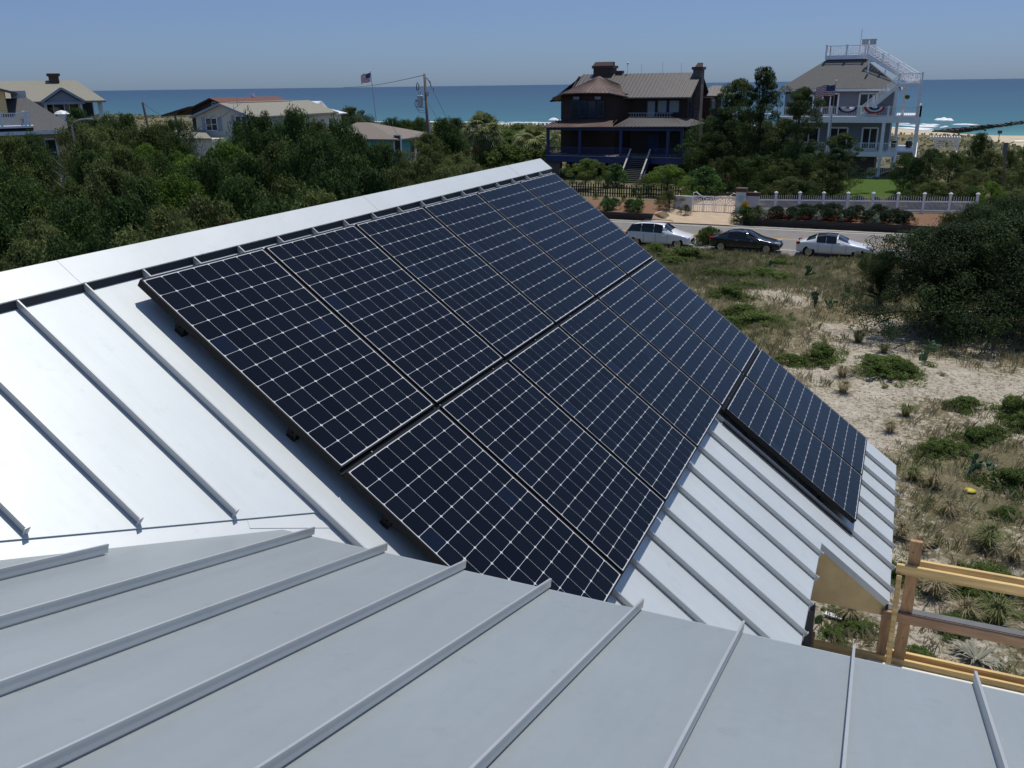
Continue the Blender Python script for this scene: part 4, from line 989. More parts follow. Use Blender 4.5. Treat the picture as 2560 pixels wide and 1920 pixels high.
# teal cottage
y_ = 92.0
th_ = thing('teal_cottage', 'teal cottage with a low brown hip roof beside the utility pole', 'house', (-60, 96, .6))
eL = at(700, 850, Y=y_ - .5, v=2); eR = at(1425, 815, Y=y_ - .5, v=2); apx = at(965, 712, Y=y_ + 4.5, v=2)
eR2 = at(1000, 855, Y=y_ - .5, v=2)
mb = MB(); zE = eR2.z + .0
hip(mb, eR2.x - 7.5, eR2.x + 8.2 * 0 + at(1425, 815, Y=y_ + 5, v=2).x - eR2.x, y_ - .6, y_ + 9.5, zE, apx.z, apx.x - 1.5, apx.x + .2, y_ + 4.4, y_ + 4.5, .15)
mb.build('roof', M['shingle_cot'], th_)
xr = at(1292, 900, Y=y_ + 3, v=2).x; xrr = at(1425, 815, Y=y_ + 5, v=2).x
xl = eR2.x - 7
mb = MB(); mb.box(xl, xr, y_, y_ + 4.2, .5, zE - .1); mb.build('wall', M['wall_teal'], th_)
p_ = at(1225, 895, Y=y_, v=2)
window(th_, (p_.x, y_ - .02, p_.z), .9, 1.9, (0, -1, 0), M['white'], None, .14, 0, 0, 'door')
p_ = at(1378, 900, Y=y_ + .5, v=2)
mb = MB(); mb.box(p_.x - .08, p_.x + .08, y_ + .4, y_ + .56, .5, zE - .1); mb.build('porch_post', M['white'], th_)
a_ = at(1310, 985, Y=y_ + .5, v=2); b_ = at(1475, 960, Y=y_ + .5, v=2)
railing(th_, [(a_.x, y_ - .6, a_.z - .9), (b_.x, y_ - .6, a_.z - .9)], 1.1, .35, .14, .08, M['weatherwood'], 'deck_railing')
mb = MB(); mb.box(a_.x - .3, b_.x + .5, y_ - .7, y_ + 3, a_.z - 1.1, a_.z - .9); mb.build('deck', M['weatherwood'], th_)
# yellow house, far left, dark roof (built in a frame turned towards the road bend)
at_grid = at
def turned(root, rz, c):
    root.rotation_euler = (0, 0, rz); ORG[root] = Vector(c); root.location = Matrix.Rotation(rz, 3, 'Z') @ Vector(c)
TURN = R_(52)
def at(x, y, Y=None, z=None, d=None, v=None):
    q = Matrix.Rotation(-TURN, 3, 'Z') @ ray(x, y, v); t = Y / q.y; return Vector((0, 0, CAM_Z)) + q * t
y_ = 78.0
yh = thing('yellow_house', 'pale yellow house with a charcoal roof and white roof balcony at the far left', 'house', (-2, 80, .6)); turned(yh, TURN, (-2, 80, .6))
k1 = at(370, 785, Y=y_, v=1); k2 = at(675, 770, Y=y_, v=1); kw = at(570, 800, Y=y_ + .6, v=1)
rl_ = at(45, 505, Y=y_ + 6, v=1); rr_ = at(240, 520, Y=y_ + 6, v=1)
mb = MB(); hip(mb, k1.x - 9, k2.x, y_ - .4, y_ + 12.5, k2.z, rl_.z, k1.x - 12, rr_.x, y_ + 6, y_ + 6.05, .25); mb.build('roof', M['shingle_dk'], yh)
mb = MB(); mb.box(k1.x - 8.6, kw.x, y_ + .4, y_ + 12, .4, k2.z - .2); mb.build('wall', M['wall_yellow'], yh)
mb = MB(); mb.box(k1.x - 9, k2.x + .02, y_ - .45, y_ - .38, k2.z - .28, k2.z - .02); mb.build('fascia', M['white'], yh)
p_ = at(470, 900, Y=y_ + .4, v=1); window(yh, (p_.x - .25, y_ + .38, p_.z - .6), .8, 2.0, (0, -1, 0), M['white'], None, .12, 0, 1)
t0 = at(-150, 340, Y=y_ + 3, v=1); t1 = at(40, 480, Y=y_ + 3, v=1); t2 = at(130, 425, Y=y_ + 3, v=1)
mb = MB(); mb.box(t0.x - 3, t1.x, y_ + 3, y_ + 9, k2.z - .5, t1.z + .35); mb.slab([(t0.x - 6, y_ + 3, t1.z + .35), (t1.x, y_ + 3, t1.z + .35), (t1.x - 3.2, y_ + 3, t1.z + 2.1)], (0, .2, 0)); mb.build('upper_wall', M['wall_yellow'], yh)
mb = MB(); gable(mb, t1.x - 9.3 + 2, t2.x + .1, y_ + 2.5, y_ + 10, t1.z + .2, at(0, 345, Y=y_ + 3, v=1).z + .3, 'y', .2); mb.build('upper_roof', M['shingle_dk'], yh)
c0_ = at(85, 440, Y=y_ + 7, v=1); c1_ = at(235, 530, Y=y_ + 7, v=1)
mb = MB(); mb.box(c0_.x, c1_.x, y_ + 7, y_ + 8.6, c1_.z - .6, c0_.z); mb.build('chimney_chase', M['wallwhite'], yh)
b0 = at(20, 745, Y=y_ - .2, v=1); b1 = at(290, 745, Y=y_ - .2, v=1)
mb = MB(); mb.box(b0.x - 4, b1.x, y_ - .6, y_ + 2, b0.z - .15, b0.z); mb.build('balcony', M['whitev'], yh)
hb = at(140, 590, Y=y_ - .2, v=1).z - b0.z
railing(yh, [(b0.x - 4, y_ - .5, b0.z), (b0.x, y_ - .5, b0.z), (at(250, 700, Y=y_ - .5, v=1).x, y_ - .5, b0.z)], min(hb, 1.4) * .72, .14, .16, .05)
railing(yh, [(b1.x - .5, y_ - .5, b0.z), (b1.x - .5, y_ + 1.8, b0.z)], min(hb, 1.4) * .72, .14, .16, .05)
w0 = at(0, 1068, Y=66, v=1); w1 = at(340, 1085, Y=66, v=1)
mb = MB(); mb.box(w0.x - 4, w1.x, 66, 68.5, w1.z - .15, w0.z - .3); so_ = mb.build('shed_roof', M['roof_white']); so_.rotation_euler = (0, 0, TURN); tag(so_, 'low white shed roof edge showing through the trees at the far left', 'shed roof')
# grey house with porch gable and brick chimney
y_ = 138.0
gh = thing('grey_porch_house', 'grey house with weathered roof, brick chimney and a gabled porch, left horizon', 'house', (0, 140, .6)); turned(gh, TURN, (0, 140, .6))
rz = at(655, 348, Y=y_ + 7, v=1); e1 = at(905, 520, Y=y_ + 1, v=1); rl_ = at(20, 345, Y=y_ + 7, v=1)
mb = MB(); hip(mb, rl_.x - 14, e1.x, y_ - .5, y_ + 14.5, e1.z, rz.z, rl_.x - 8, rz.x, y_ + 7, y_ + 7.05, .25); mb.build('roof', M['shingle_tan'], gh)
g0 = at(355, 535, Y=y_ - 3, v=1); g1 = at(730, 525, Y=y_ - 3, v=1); gp = at(525, 415, Y=y_ - 3, v=1)
mb = MB(); gable(mb, g0.x, g1.x, y_ - 3.5, y_ + 5, g0.z, gp.z, 'y', .2); mb.build('porch_roof', M['shingle_tan'], gh)
mb = MB(); mb.slab([(g0.x + .5, y_ - 3, g0.z), (g1.x - .5, y_ - 3, g0.z), (gp.x, y_ - 3, gp.z - .35)], (0, .2, 0)); mb.build('porch_gable', M['wall_grey2'], gh)
mb = MB(); mb.box(g0.x, g1.x, y_ - 3.2, y_ - 2.9, g0.z - .35, g0.z - .02)
for s_ in (0, 1): mb.beam((g0.x if s_ == 0 else g1.x, y_ - 3.56, g0.z - .02), (gp.x, y_ - 3.56, gp.z - .02), .08, .3)
mb.build('gable_trim', M['shutter'], gh)
xw1 = at(780, 600, Y=y_ + 1, v=1).x
mb = MB(); mb.box(rl_.x - 12, xw1, y_ + .6, y_ + 13, .6, e1.z - .2); mb.build('wall', M['wall_grey2'], gh)
for px_ in (400, 705, 780, 860, 880):
    q_ = at(px_, 600, Y=y_ - 1 if px_ < 750 else y_ + 1, v=1); mb = MB(); mb.box(q_.x - .14, q_.x + .14, q_.y - .14, q_.y + .14, .6, e1.z - .2); mb.build('porch_column', M['white'], gh)
for px_, wd_ in ((470, 2.4), (425, 1.0), (640, 1.2), (750, 1.6)):
    q_ = at(px_, 575, Y=y_ + .6, v=1); window(gh, (q_.x, y_ + .57, q_.z - .4), wd_, 2.0, (0, -1, 0), M['white'], None, .12, 0, 0)
q_ = at(400, 290, Y=y_ + 7, v=1); q2 = at(525, 365, Y=y_ + 7, v=1)
mb = MB(); mb.box(q_.x + .2, q2.x - .2, y_ + 6, y_ + 8, q2.z - 1, q_.z - .35); chm = mb.build('chimney', M['brickb'], gh)
mb = MB(); mb.box(q_.x, q2.x, y_ + 5.8, y_ + 8.2, q_.z - .35, q_.z); mb.build('chimney_cap', M['brickb'], chm)
mb = MB(); q_ = at(535, 640, Y=y_ - 12, v=1); mb.box(q_.x - .5, q_.x + .5, q_.y, q_.y + 1, 3, q_.z); mb.lathe([(.9, 0), (.6, .3), (0, .45)], (q_.x, q_.y + .5, q_.z), 8)
so_ = mb.build('white_cupola', M['white']); so_.rotation_euler = (0, 0, TURN); tag(so_, 'small white square cupola right of the grey porch house balcony', 'cupola')

at = at_grid
# ================================================================ walls, gate and fences across the road
gate = thing('driveway_gate', 'white double driveway gate with curved top rail and lattice across the tan driveway', 'gate', (-14.7, 77, .3))
yg = 77.0
gl_ = at(1560, 1490, Y=yg, v=3); gr_ = at(1930, 1490, Y=yg, v=3); gt = at(1560, 1330, Y=yg, v=3); gm = at(1750, 1355, Y=yg, v=3)
zb, zt_ = gl_.z, gm.z; xm = (gl_.x + gr_.x) / 2
for (x0, x1, sgn) in ((gl_.x, xm - .03, 1), (xm + .03, gr_.x, -1)):
    mb = MB(); zm = zb + (zt_ - zb) * .52
    for z_ in (zb + .08, zm, zt_): mb.beam((x0, yg, z_), (x1, yg, z_), .06, .09)
    for x_ in (x0 + .05, x1 - .05, (x0 + x1) / 2): mb.beam((x_, yg, zb), (x_, yg, zt_), .07, .08)
    n = 9
    for k in range(1, n): x_ = x0 + (x1 - x0) * k / n; mb.beam((x_, yg, zb + .08), (x_, yg, zm), .03, .04)
    for h0 in (0, 1):
        xa = x0 + (x1 - x0) * h0 / 2; xb = xa + (x1 - x0) / 2
        mb.beam((xa, yg, zm), (xb, yg, zt_), .04, .05); mb.beam((xa, yg + .01, zt_), (xb, yg + .01, zm), .04, .05)
        mb.tube([((xa + xb) / 2 + .28 * math.cos(t_ * PI / 5), yg, (zm + zt_) / 2 + .22 * math.sin(t_ * PI / 5)) for t_ in range(11)], .03, 5)
    xo = x0 if sgn > 0 else x1
    mb.tube([(xo, yg, zt_ - .1), (xo, yg, zt_ + .30), (xo + sgn * .25, yg, zt_ + .36), (xo + sgn * .55, yg, zt_ + .12), (xo + sgn * .9, yg, zt_)], .045, 6)
    mb.build('gate_leaf', M['whitev'], gate)
def gwall(name, lab, px0, px1, pyt, pyb, Y, th, mt, cap=None, z0=None):
    a_ = at(px0, pyt, Y=Y, v=3); b_ = at(px1, pyb, Y=Y, v=3); z0 = b_.z - .2
    t_ = thing(name, lab, name.split('_')[-1], ((a_.x + b_.x) / 2, Y, z0))
    mb = MB(); mb.box(a_.x, b_.x, Y, Y + th, z0, a_.z); mb.build('wall_body', mt, t_)
    if cap: mb = MB(); mb.box(a_.x - .05, b_.x + .05, Y - .06, Y + th + .06, a_.z, a_.z + cap); mb.build('cap', M['capdark'], t_)
    return t_, a_, b_
gwall('garden_wall', 'white stucco garden wall left of the driveway gate behind a shrub', 1395, 1552, 1345, 1480, 77.2, .3, M['wallwhite'])
pl, a_, b_ = gwall('gate_pillar', 'white gate pillar with a round pale blue plaque right of the gate', 1936, 2006, 1312, 1500, 76.8, .9, M['wallwhite'], .3)
mb = MB(); cx_, cz_ = (a_.x + b_.x) / 2, a_.z - .55
mb.tube([(cx_, 76.79, cz_), (cx_, 76.765, cz_)], .30, 20); pq = mb.build('plaque', mat('pale_blue_plaque', (.35, .52, .62), .6), pl)
mb = MB(); mb.tube([(cx_ + .02 + .07 * math.sin(i * .8), 76.76, cz_ + .2 - i * .055) for i in range(8)], [.02, .035, .03, .045, .045, .035, .025, .015], 6); mb.build('seahorse_relief', M['shutter'], pq)
gwall('garden_wall', 'white wall with a dark coping between the gate pillar and the picket fence', 2010, 2125, 1345, 1480, 77.3, .3, M['wallwhite'], .28)
# white picket fence: a run between posts
pf = thing('picket_fence', 'long white picket fence behind the clipped hedge bushes', 'fence', (-2.5, 78, .7))
pfx = [at(x_, 1600, Y=78.0, v=4).x for x_ in (-120, 60, 265, 470, 680, 897, 1112, 1337, 1562, 1795)]
pr = [(-120 + 1800 * i / 9) for i in range(10)]
for i, x_ in enumerate(pfx):
    zb = .45 + .45 * (i / 9); zt_ = zb + 1.55
    mb = MB(); mb.box(x_ - .1, x_ + .1, 77.9, 78.1, zb - .3, zt_); mb.box(x_ - .15, x_ + .15, 77.85, 78.15, zt_, zt_ + .05); mb.lathe([(.13, .05), (.09, .12), (0, .14)], (x_, 78, zt_), 4); mb.build('fence_post', M['whitev'], pf)
    if i < 9:
        x1 = pfx[i + 1]; z1 = .45 + .45 * ((i + 1) / 9); mb = MB(); n = 11
        for q_ in (.25, .95): mb.beam((x_ + .1, 78.03, zb + q_), (x1 - .1, 78.03, z1 + q_), .04, .09)
        for k in range(1, n * 2):
            f_ = k / (n * 2); xx = x_ + (x1 - x_) * f_; zz = zb + (z1 - zb) * f_; tall = k % 2 == 1
            mb.box(xx - .019, xx + .019, 77.96, 77.985, zz + .1, zz + (1.32 if tall else .98) + .05 * math.sin(f_ * PI))
        mb.build('picket_panel', M['whitev'], pf)
# dark rough picket fence before the brown house
df = thing('stake_fence', 'black green rustic stake fence in front of the brown house', 'fence', (-27, 82, .5))
rng = random.Random(3); x_ = -34.0; mb = MB()
while x_ < -18.8:
    z_ = H(x_, 82.5); h_ = rng.uniform(.9, 1.35); mb.box(x_ - .05, x_ + .05, 82.4, 82.5, z_ - .1, z_ + h_); x_ += rng.uniform(.2, .28)
mb.build('stakes', M['picket'], df)
mb = MB(); mb.beam((-34, 82.55, 1.0), (-18.8, 82.55, .95), .05, .08); mb.beam((-34, 82.55, 1.5), (-18.8, 82.55, 1.45), .05, .08); mb.build('fence_rail', M['picket'], df)
# timber retaining edges along the road
for x0, x1, lb in ((-11.2, 34, 'dark stacked timber retaining edge below the hedge bushes'), (-60, -19.0, 'dark timber retaining edge behind the white estate car')):
    mb = MB(); mb.box(x0, x1, 72.92, 73.12, -.1, .30); mb.box(x0, x1, 72.86, 73.06, .305, .56)
    tag(mb.build('retaining_edge', M['timber']), lb, 'retaining wall', 'timber retaining edges')
mb = MB(); mb.slab([(-11.9, 73.4, .12), (-11.2, 73.0, .12), (-11.4, 76.6, 1.0), (-12.0, 76.6, 1.0)], (0, 0, .1)); tag(mb.build('sloping_timber', M['timber']), 'dark sloping timber end beside the yellow flowers right of the driveway', 'timber')

# ================================================================ vegetation
def leaves(rng, cen, rad, n, L, Wd, up=.3, out=.7, flat=1.0, shell=.55):
    """n leaf-clump quads scattered round each clump centre"""
    k = len(cen); c = np.repeat(cen, n, 0); r = np.repeat(rad, n)[:, None]
    d = rng.normal(size=(k * n, 3)); d /= np.linalg.norm(d, axis=1)[:, None]
    p = c + d * r * (shell + (1 - shell) * rng.random((k * n, 1)) ** .5) * np.array([1, 1, flat])
    nrm = d * out + rng.normal(size=d.shape) * .6 + np.array([0, 0, .35]); nrm /= np.linalg.norm(nrm, axis=1)[:, None]
    a = rng.normal(size=d.shape) + np.array([0, 0, up * 3]) + d * up; a -= nrm * (a * nrm).sum(1)[:, None]; a /= np.linalg.norm(a, axis=1)[:, None] + 1e-9
    b = np.cross(nrm, a); l = L * (.6 + .8 * rng.random((k * n, 1))); w_ = Wd * (.6 + .8 * rng.random((k * n, 1)))
    V = np.stack([p - a * l * .5, p + b * w_ * .5, p + a * l * .5, p - b * w_ * .5], 1).reshape(-1, 3)
    return V
def quads(V): return np.arange(len(V)).reshape(-1, 4)
def crown_pts(rng, Hh, R, base, n, prof, shell=.6, squash=1.0, lobes=None):
    t = rng.random(n) ** .8; a = rng.random(n) * 2 * PI
    ph = rng.random(4) * 6.28
    lob = 1 + .27 * np.sin(2 * a + ph[0]) + .24 * np.sin(3 * a + ph[1]) * np.cos(5 * t + ph[2])
    r = R * prof(t) * lob * (shell + (1 - shell) * rng.random(n)) * np.where(rng.random(n) < .25, rng.random(n), 1)
    z = base + (Hh - base) * t
    return np.stack([r * np.cos(a), r * np.sin(a), z], -1)
def trunk_mesh(rng, pts, Hh, base, r0, lean=.1, multi=1):
    mb = MB()
    for mI in range(multi):
        dx, dy = rng.normal() * lean * Hh * .3, rng.normal() * lean * Hh * .3
        p = [(0 if multi == 1 else dx * .1, 0, -.3), (dx * .3, dy * .3, base * .7), (dx * .7, dy * .7, (base + Hh) * .5), (dx, dy, Hh * .92)]
        mb.tube(p, [r0, r0 * .8, r0 * .45, r0 * .1], 8)
        idx = rng.choice(len(pts), min(len(pts), 12), replace=False)
        for i in idx:
            q = pts[i]; f = min(.85, max(.12, (q[2] * .6) / Hh)); s_ = Vector((dx * f, dy * f, Hh * f))
            mid = s_.lerp(Vector(q), .5) + Vector((0, 0, .15)); mb.tube([s_, mid, Vector(q)], [r0 * .32, r0 * .2, r0 * .06], 5)
    return mb
PROTO = {}
round_p = lambda t: np.sqrt(np.clip(1 - (2 * t - .9) ** 2 * .85, .05, 1))
cone_p = lambda t: np.clip((1 - t) ** .65 * 1.05 + .06, 0, 1)
dome_p = lambda t: np.sqrt(np.clip(1 - t ** 2.2, .03, 1))
def make_proto(key, seed, Hh, R, base, nc, cr_, nl, L, Wd, prof, mk, up=.3, flat=.8, r0=.16, multi=1, shell=.6):
    rng = np.random.default_rng(seed)
    pts = crown_pts(rng, Hh, R, base, nc, prof, shell)
    rad = cr_ * (.55 + .9 * rng.random(nc)) * (1.15 - .4 * (pts[:, 2] - base) / (Hh - base))
    V = leaves(rng, pts, rad, nl, L, Wd, up, .7, flat)
    PROTO[key] = (V, pts, Hh, base, r0, multi, mk, seed)
PMESH = {}
def plant(key, kind, x, y, h, wsc, label, cat, group=None, rz=None, z=None, matk=None):
    V, pts, Hh, base, r0, multi, mk, seed = PROTO[key]
    if key not in PMESH:
        rng = np.random.default_rng(seed + 99)
        me = np_mesh('crown', V, quads(V), M[mk]); C.objects.unlink(me)
        tr = trunk_mesh(rng, pts, Hh, base, r0, multi=multi).build('trunk', M['bark'], None, smooth=True); C.objects.unlink(tr)
        PMESH[key] = (me, tr)
    c0, t0 = PMESH[key]
    root = thing(kind, label, cat, (x, y, H(x, y) if z is None else z), group)
    rr = random.Random(int(x * 131 + y * 17)); s_ = h / Hh
    root.rotation_euler = (0, 0, rr.uniform(0, 6.28) if rz is None else rz); root.scale = (s_ * wsc, s_ * wsc * rr.uniform(.92, 1.08), s_)
    for o in (c0, t0):
        q = o.copy(); q.name = o.name.split('.')[0]; C.objects.link(q); q.parent = root
        if matk and o is c0: q.data = q.data.copy(); q.data.materials[0] = M[matk]
    return root
make_proto('cedar1', 1, 6, 2.6, .6, 120, .55, 190, .15, .055, round_p, 'cedar', 1.0, 1.15)
make_proto('cedar2', 2, 6, 2.3, .5, 120, .50, 190, .15, .055, lambda t: cone_p(t) * .9 + .12, 'cedar', 1.2, 1.25)
make_proto('cedar3', 3, 6, 2.9, .5, 125, .58, 190, .15, .055, dome_p, 'cedar2', .8, .9)
make_proto('oak1', 4, 6, 3.0, .9, 105, .62, 190, .12, .085, round_p, 'oak', .1, .75)
make_proto('oak2', 5, 6, 3.2, .8, 110, .60, 190, .12, .085, dome_p, 'oak', .1, .8)
make_proto('myr1', 6, 4, 2.4, .2, 95, .50, 170, .13, .05, dome_p, 'myrtle', .6, .9, .1, 3)
make_proto('myr2', 7, 4, 2.2, .2, 95, .50, 170, .12, .055, round_p, 'myrtle', .6, .9, .1, 3)
make_proto('brush1', 8, 3, 1.8, .2, 60, .45, 50, .20, .06, dome_p, 'brush', .9, 1.0, .06, 4)
make_proto('jun1', 9, 5, 3.6, .5, 260, .50, 300, .095, .038, lambda t: dome_p(t) * (.75 + .35 * np.sin(t * 9)), 'juniper', 1.0, 1.1, .2, 3)
make_proto('jun2', 10, 5, 3.4, .4, 250, .50, 300, .095, .038, dome_p, 'juniper', 1.0, 1.1, .2, 3)
make_proto('pine1', 11, 12, 4.2, 2.6, 130, .62, 210, .26, .05, lambda t: np.clip(1.05 * (1 - t) ** .55, .08, 1) * (.72 + .28 * np.sin(t * 34)), 'pine', 1.0, .7, .24, 1, .75)
make_proto('pine2', 12, 10, 4.8, 1.6, 120, .60, 210, .26, .05, lambda t: np.clip(1.0 * (1 - t) ** .5, .08, 1) * (.72 + .28 * np.sin(t * 30 + 1)), 'pine', 1.0, .65, .24, 1, .75)
make_proto('laurel1', 13, 3, 2.0, .1, 80, .45, 70, .24, .08, dome_p, 'laurel', .3, .9, .08, 3)
make_proto('hedge1', 14, 1.1, .72, .05, 90, .18, 90, .06, .04, lambda t: np.sqrt(np.clip(1 - (2 * t - .7) ** 2 * .6, .05, 1)), 'hedge', .1, .9, .04, 3, .85)
make_proto('shrub1', 15, .8, 1.1, -.15, 150, .17, 90, .07, .035, dome_p, 'shrub', .6, .8, .03, 4)
make_proto('shrub2', 16, .6, 1.3, -.15, 150, .17, 90, .07, .035, lambda t: dome_p(t) * (.7 + .4 * np.sin(t * 7)), 'shrub', .7, .7, .03, 4)
make_proto('sage1', 17, .5, .45, .02, 30, .14, 40, .09, .04, dome_p, 'sage', .7, .9, .02, 3)
make_proto('flow1', 18, .4, .6, .02, 30, .14, 36, .07, .05, dome_p, 'flower', .3, .6, .02, 3)

# --- the thicket on the left: rows at growing distance; tops are chosen so the skyline matches
cnt = 0
kinds = {'c': [('cedar1', 'cedar_tree', 'dark feathery cedar'), ('cedar2', 'cedar_tree', 'dark pointed cedar'), ('cedar3', 'cedar_tree', 'olive spreading cedar')],
         'o': [('oak1', 'live_oak', 'bright green live oak'), ('oak2', 'live_oak', 'bright green broad live oak')],
         'm': [('myr1', 'wax_myrtle', 'dull green wax myrtle'), ('myr2', 'wax_myrtle', 'soft green wax myrtle')], 'b': [('brush1', 'brush_shrub', 'russet dry brush shrub')]}
def seen(px, py, dd):
    """ground point at distance dd along the photo column px, and the height a top at row py needs"""
    p = at(px, py, d=dd); return p.x, p.y, p.z
rows = [
 ('front row just behind the ridge cap', 25, [(-60, 640, 'c'), (70, 605, 'm'), (190, 560, 'c'), (320, 560, 'm'), (440, 545, 'm'), (560, 520, 'b'), (680, 500, 'c'), (800, 490, 'c'), (930, 478, 'm')], 1.0),
 ('second row behind the ridge cap', 32, [(-40, 520, 'c'), (70, 505, 'm'), (180, 490, 'c'), (300, 500, 'c'), (400, 490, 'm'), (505, 470, 'm'), (600, 455, 'c'), (700, 420, 'c'), (810, 430, 'c'), (920, 440, 'c'), (1030, 448, 'm')], 1.0),
 ('third row of the left thicket', 40, [(-30, 420, 'c'), (60, 430, 'c'), (150, 440, 'c'), (250, 405, 'm'), (340, 420, 'c'), (430, 415, 'o'), (520, 400, 'c'), (610, 370, 'c'), (700, 345, 'c'), (790, 355, 'c'), (880, 375, 'c'), (980, 420, 'm'), (1070, 430, 'm'), (1150, 440, 'm')], 1.0),
 ('fourth row of the left thicket', 49, [(5, 345, 'c'), (75, 350, 'c'), (215, 372, 'c'), (300, 370, 'c'), (385, 378, 'c'), (470, 375, 'o'), (560, 350, 'o'), (650, 310, 'c'), (735, 274, 'c'), (810, 300, 'c'), (880, 325, 'c'), (950, 365, 'c'), (1020, 405, 'c'), (1110, 408, 'm'), (1180, 410, 'm')], 1.0),
 ('fifth row of the left thicket', 60, [(35, 322, 'c'), (82, 335, 'c'), (215, 330, 'm'), (290, 345, 'o'), (360, 350, 'o'), (430, 350, 'o'), (565, 338, 'o'), (640, 288, 'c'), (700, 292, 'c'), (790, 290, 'c'), (850, 306, 'c'), (905, 335, 'o'), (960, 352, 'c'), (1060, 392, 'm'), (1140, 408, 'm')], .95),
 ('sixth row of the left thicket', 74, [(190, 290, 'm'), (255, 288, 'm'), (320, 300, 'm'), (375, 315, 'c'), (425, 320, 'c'), (600, 300, 'c'), (660, 296, 'c'), (860, 315, 'c'), (1012, 392, 'm'), (1090, 385, 'm'), (1125, 385, 'm')], .9),
 ('far row of the left thicket', 92, [(190, 272, 'c'), (232, 274, 'c'), (270, 284, 'c'), (312, 288, 'c'), (392, 294, 'c'), (434, 296, 'c'), (1110, 299, 'c'), (1065, 322, 'c'), (1125, 330, 'c')], .8)]
ordw = ['first', 'second', 'third', 'fourth', 'fifth', 'sixth', 'seventh', 'eighth', 'ninth', 'tenth', 'eleventh', 'twelfth', 'thirteenth', 'fourteenth', 'fifteenth']
shortrow = {'front row just behind the ridge cap': 'the thicket row nearest the roof', 'second row behind the ridge cap': 'the second thicket row', 'third row of the left thicket': 'the third thicket row',
            'fourth row of the left thicket': 'the fourth thicket row', 'fifth row of the left thicket': 'the fifth thicket row', 'sixth row of the left thicket': 'the sixth thicket row', 'far row of the left thicket': 'the farthest thicket row'}
for rname, dd, lst, ws in rows:
    for i, (px, py, kk) in enumerate(lst):
        cnt += 1; key, nm, ds = kinds[kk][cnt % len(kinds[kk])]
        x, y, z = seen(px, py, dd + ((cnt * 7) % 5 - 2) * .6)
        hz = (z - H(x, y)) * (.96 if kk == 'c' else .92) * (.94 + .1 * ((cnt * 37) % 11) / 10)
        if hz < 1.4: hz = 1.4
        Hn = PROTO[key][2]; Rn = {'c': 2.6, 'o': 3.1, 'm': 2.3, 'b': 1.8}[kk]
        want = max(1.7, 100 / F * dd * .62) * ws * 1.12; ws_ = want / (Rn * hz / Hn)
        plant(key, nm, x, y, hz, min(1.5, max(.55, ws_)), ds + ', ' + ordw[i] + ' from the left in ' + shortrow[rname], 'tree', 'trees and tall shrubs of the left thicket')
# scattered trees by the cottage, the dunes and the palms
def tree_at(key, kind, px, pyt, Y, ws, label, cat='tree', group=None, hmin=.6, **kw):
    p = at(px, pyt, Y=Y); return plant(key, kind, p.x, p.y, max(hmin, p.z - H(p.x, p.y) + .1), ws, label, cat, group, **kw)
tree_at('cedar3', 'cedar_tree', 878, 272, 112, 1.0, 'small dark cedar on the skyline just left of the flagpole')
tree_at('cedar1', 'cedar_tree', 982, 300, 118, 1.0, 'small cedar right of the cottage roof ridge against the dune')
tree_at('cedar3', 'cedar_tree', 1015, 303, 120, 1.1, 'low dark cedar between the cottage roof and the utility pole')
tree_at('brush1', 'brush_shrub', 846, 295, 112, 1.0, 'russet shrub left of the cottage roof by the flagpole', 'shrub')
tree_at('cedar1', 'cedar_tree', 1050, 300, 118, .9, 'dark cedar just behind the utility pole')
tree_at('cedar2', 'cedar_tree', 1140, 300, 125, 1.1, 'dark cedar behind the tree right of the utility pole')
for i, (px, py, Y) in enumerate(((1100, 385, 84), (1140, 392, 80), (1150, 405, 84), (1095, 400, 78), (1165, 410, 74), (1120, 415, 72), (1165, 425, 72))):
    tree_at(('myr1', 'myr2')[i % 2], 'wax_myrtle', px, py, Y, .95, 'pale green wax myrtle, ' + ordw[i] + ' of the low group right of the utility pole', 'shrub', 'wax myrtles between pole and palm')
for i, (px, py, Y) in enumerate(((1270, 352, 108), (1300, 345, 112), (1262, 330, 128), (1240, 318, 150), (1300, 316, 150), (1270, 372, 100), (1350, 330, 140))):
    tree_at('shrub1', 'dune_bush', px, py, Y, 1.1, 'small green bush, ' + ordw[i] + ' of those on the dune between the two palms', 'shrub', 'dune bushes around the palms', hmin=.8)
# front garden of the brown house
tree_at('oak1', 'garden_tree', 1465, 402, 88, 1.35, 'round green garden tree left of the brown house front steps', matk='shrub')
tree_at('laurel1', 'garden_shrub', 1542, 416, 91, 1.1, 'green shrub beside the front steps of the brown house', 'shrub')
tree_at('oak2', 'garden_tree', 1672, 418, 84, 1.55, 'spreading yellow green tree between the front steps and the gate wall')
tree_at('myr2', 'garden_shrub', 1620, 440, 86, 1.2, 'low green shrub right of the curved steps', 'shrub')
tree_at('laurel1', 'garden_shrub', 1768, 425, 86, 1.15, 'bright green laurel beside the driveway behind the gate', 'shrub')
tree_at('laurel1', 'garden_shrub', 1735, 432, 88, .85, 'second laurel, left of the bright one behind the gate wall', 'shrub')
tree_at('myr1', 'garden_shrub', 1675, 480, 76.0, 1.1, 'dark purple green shrub in front of the white garden wall', 'shrub')
tree_at('cedar3', 'garden_shrub', 1715, 515, 75.2, 1.1, 'low dark shrub at the left corner of the driveway apron', 'shrub')
for i, (px, py, Y) in enumerate(((1560, 500, 79), (1600, 492, 80), (1645, 495, 79), (1515, 505, 78), (1490, 505, 80), (1585, 478, 84), (1405, 455, 92), (1380, 440, 98))):
    tree_at('laurel1' if i % 2 else 'myr1', 'ground_shrub', px, py, Y, .9, 'low green garden shrub, ' + ordw[i] + ' in the beds before the brown house', 'shrub', 'low shrubs in the brown house garden')
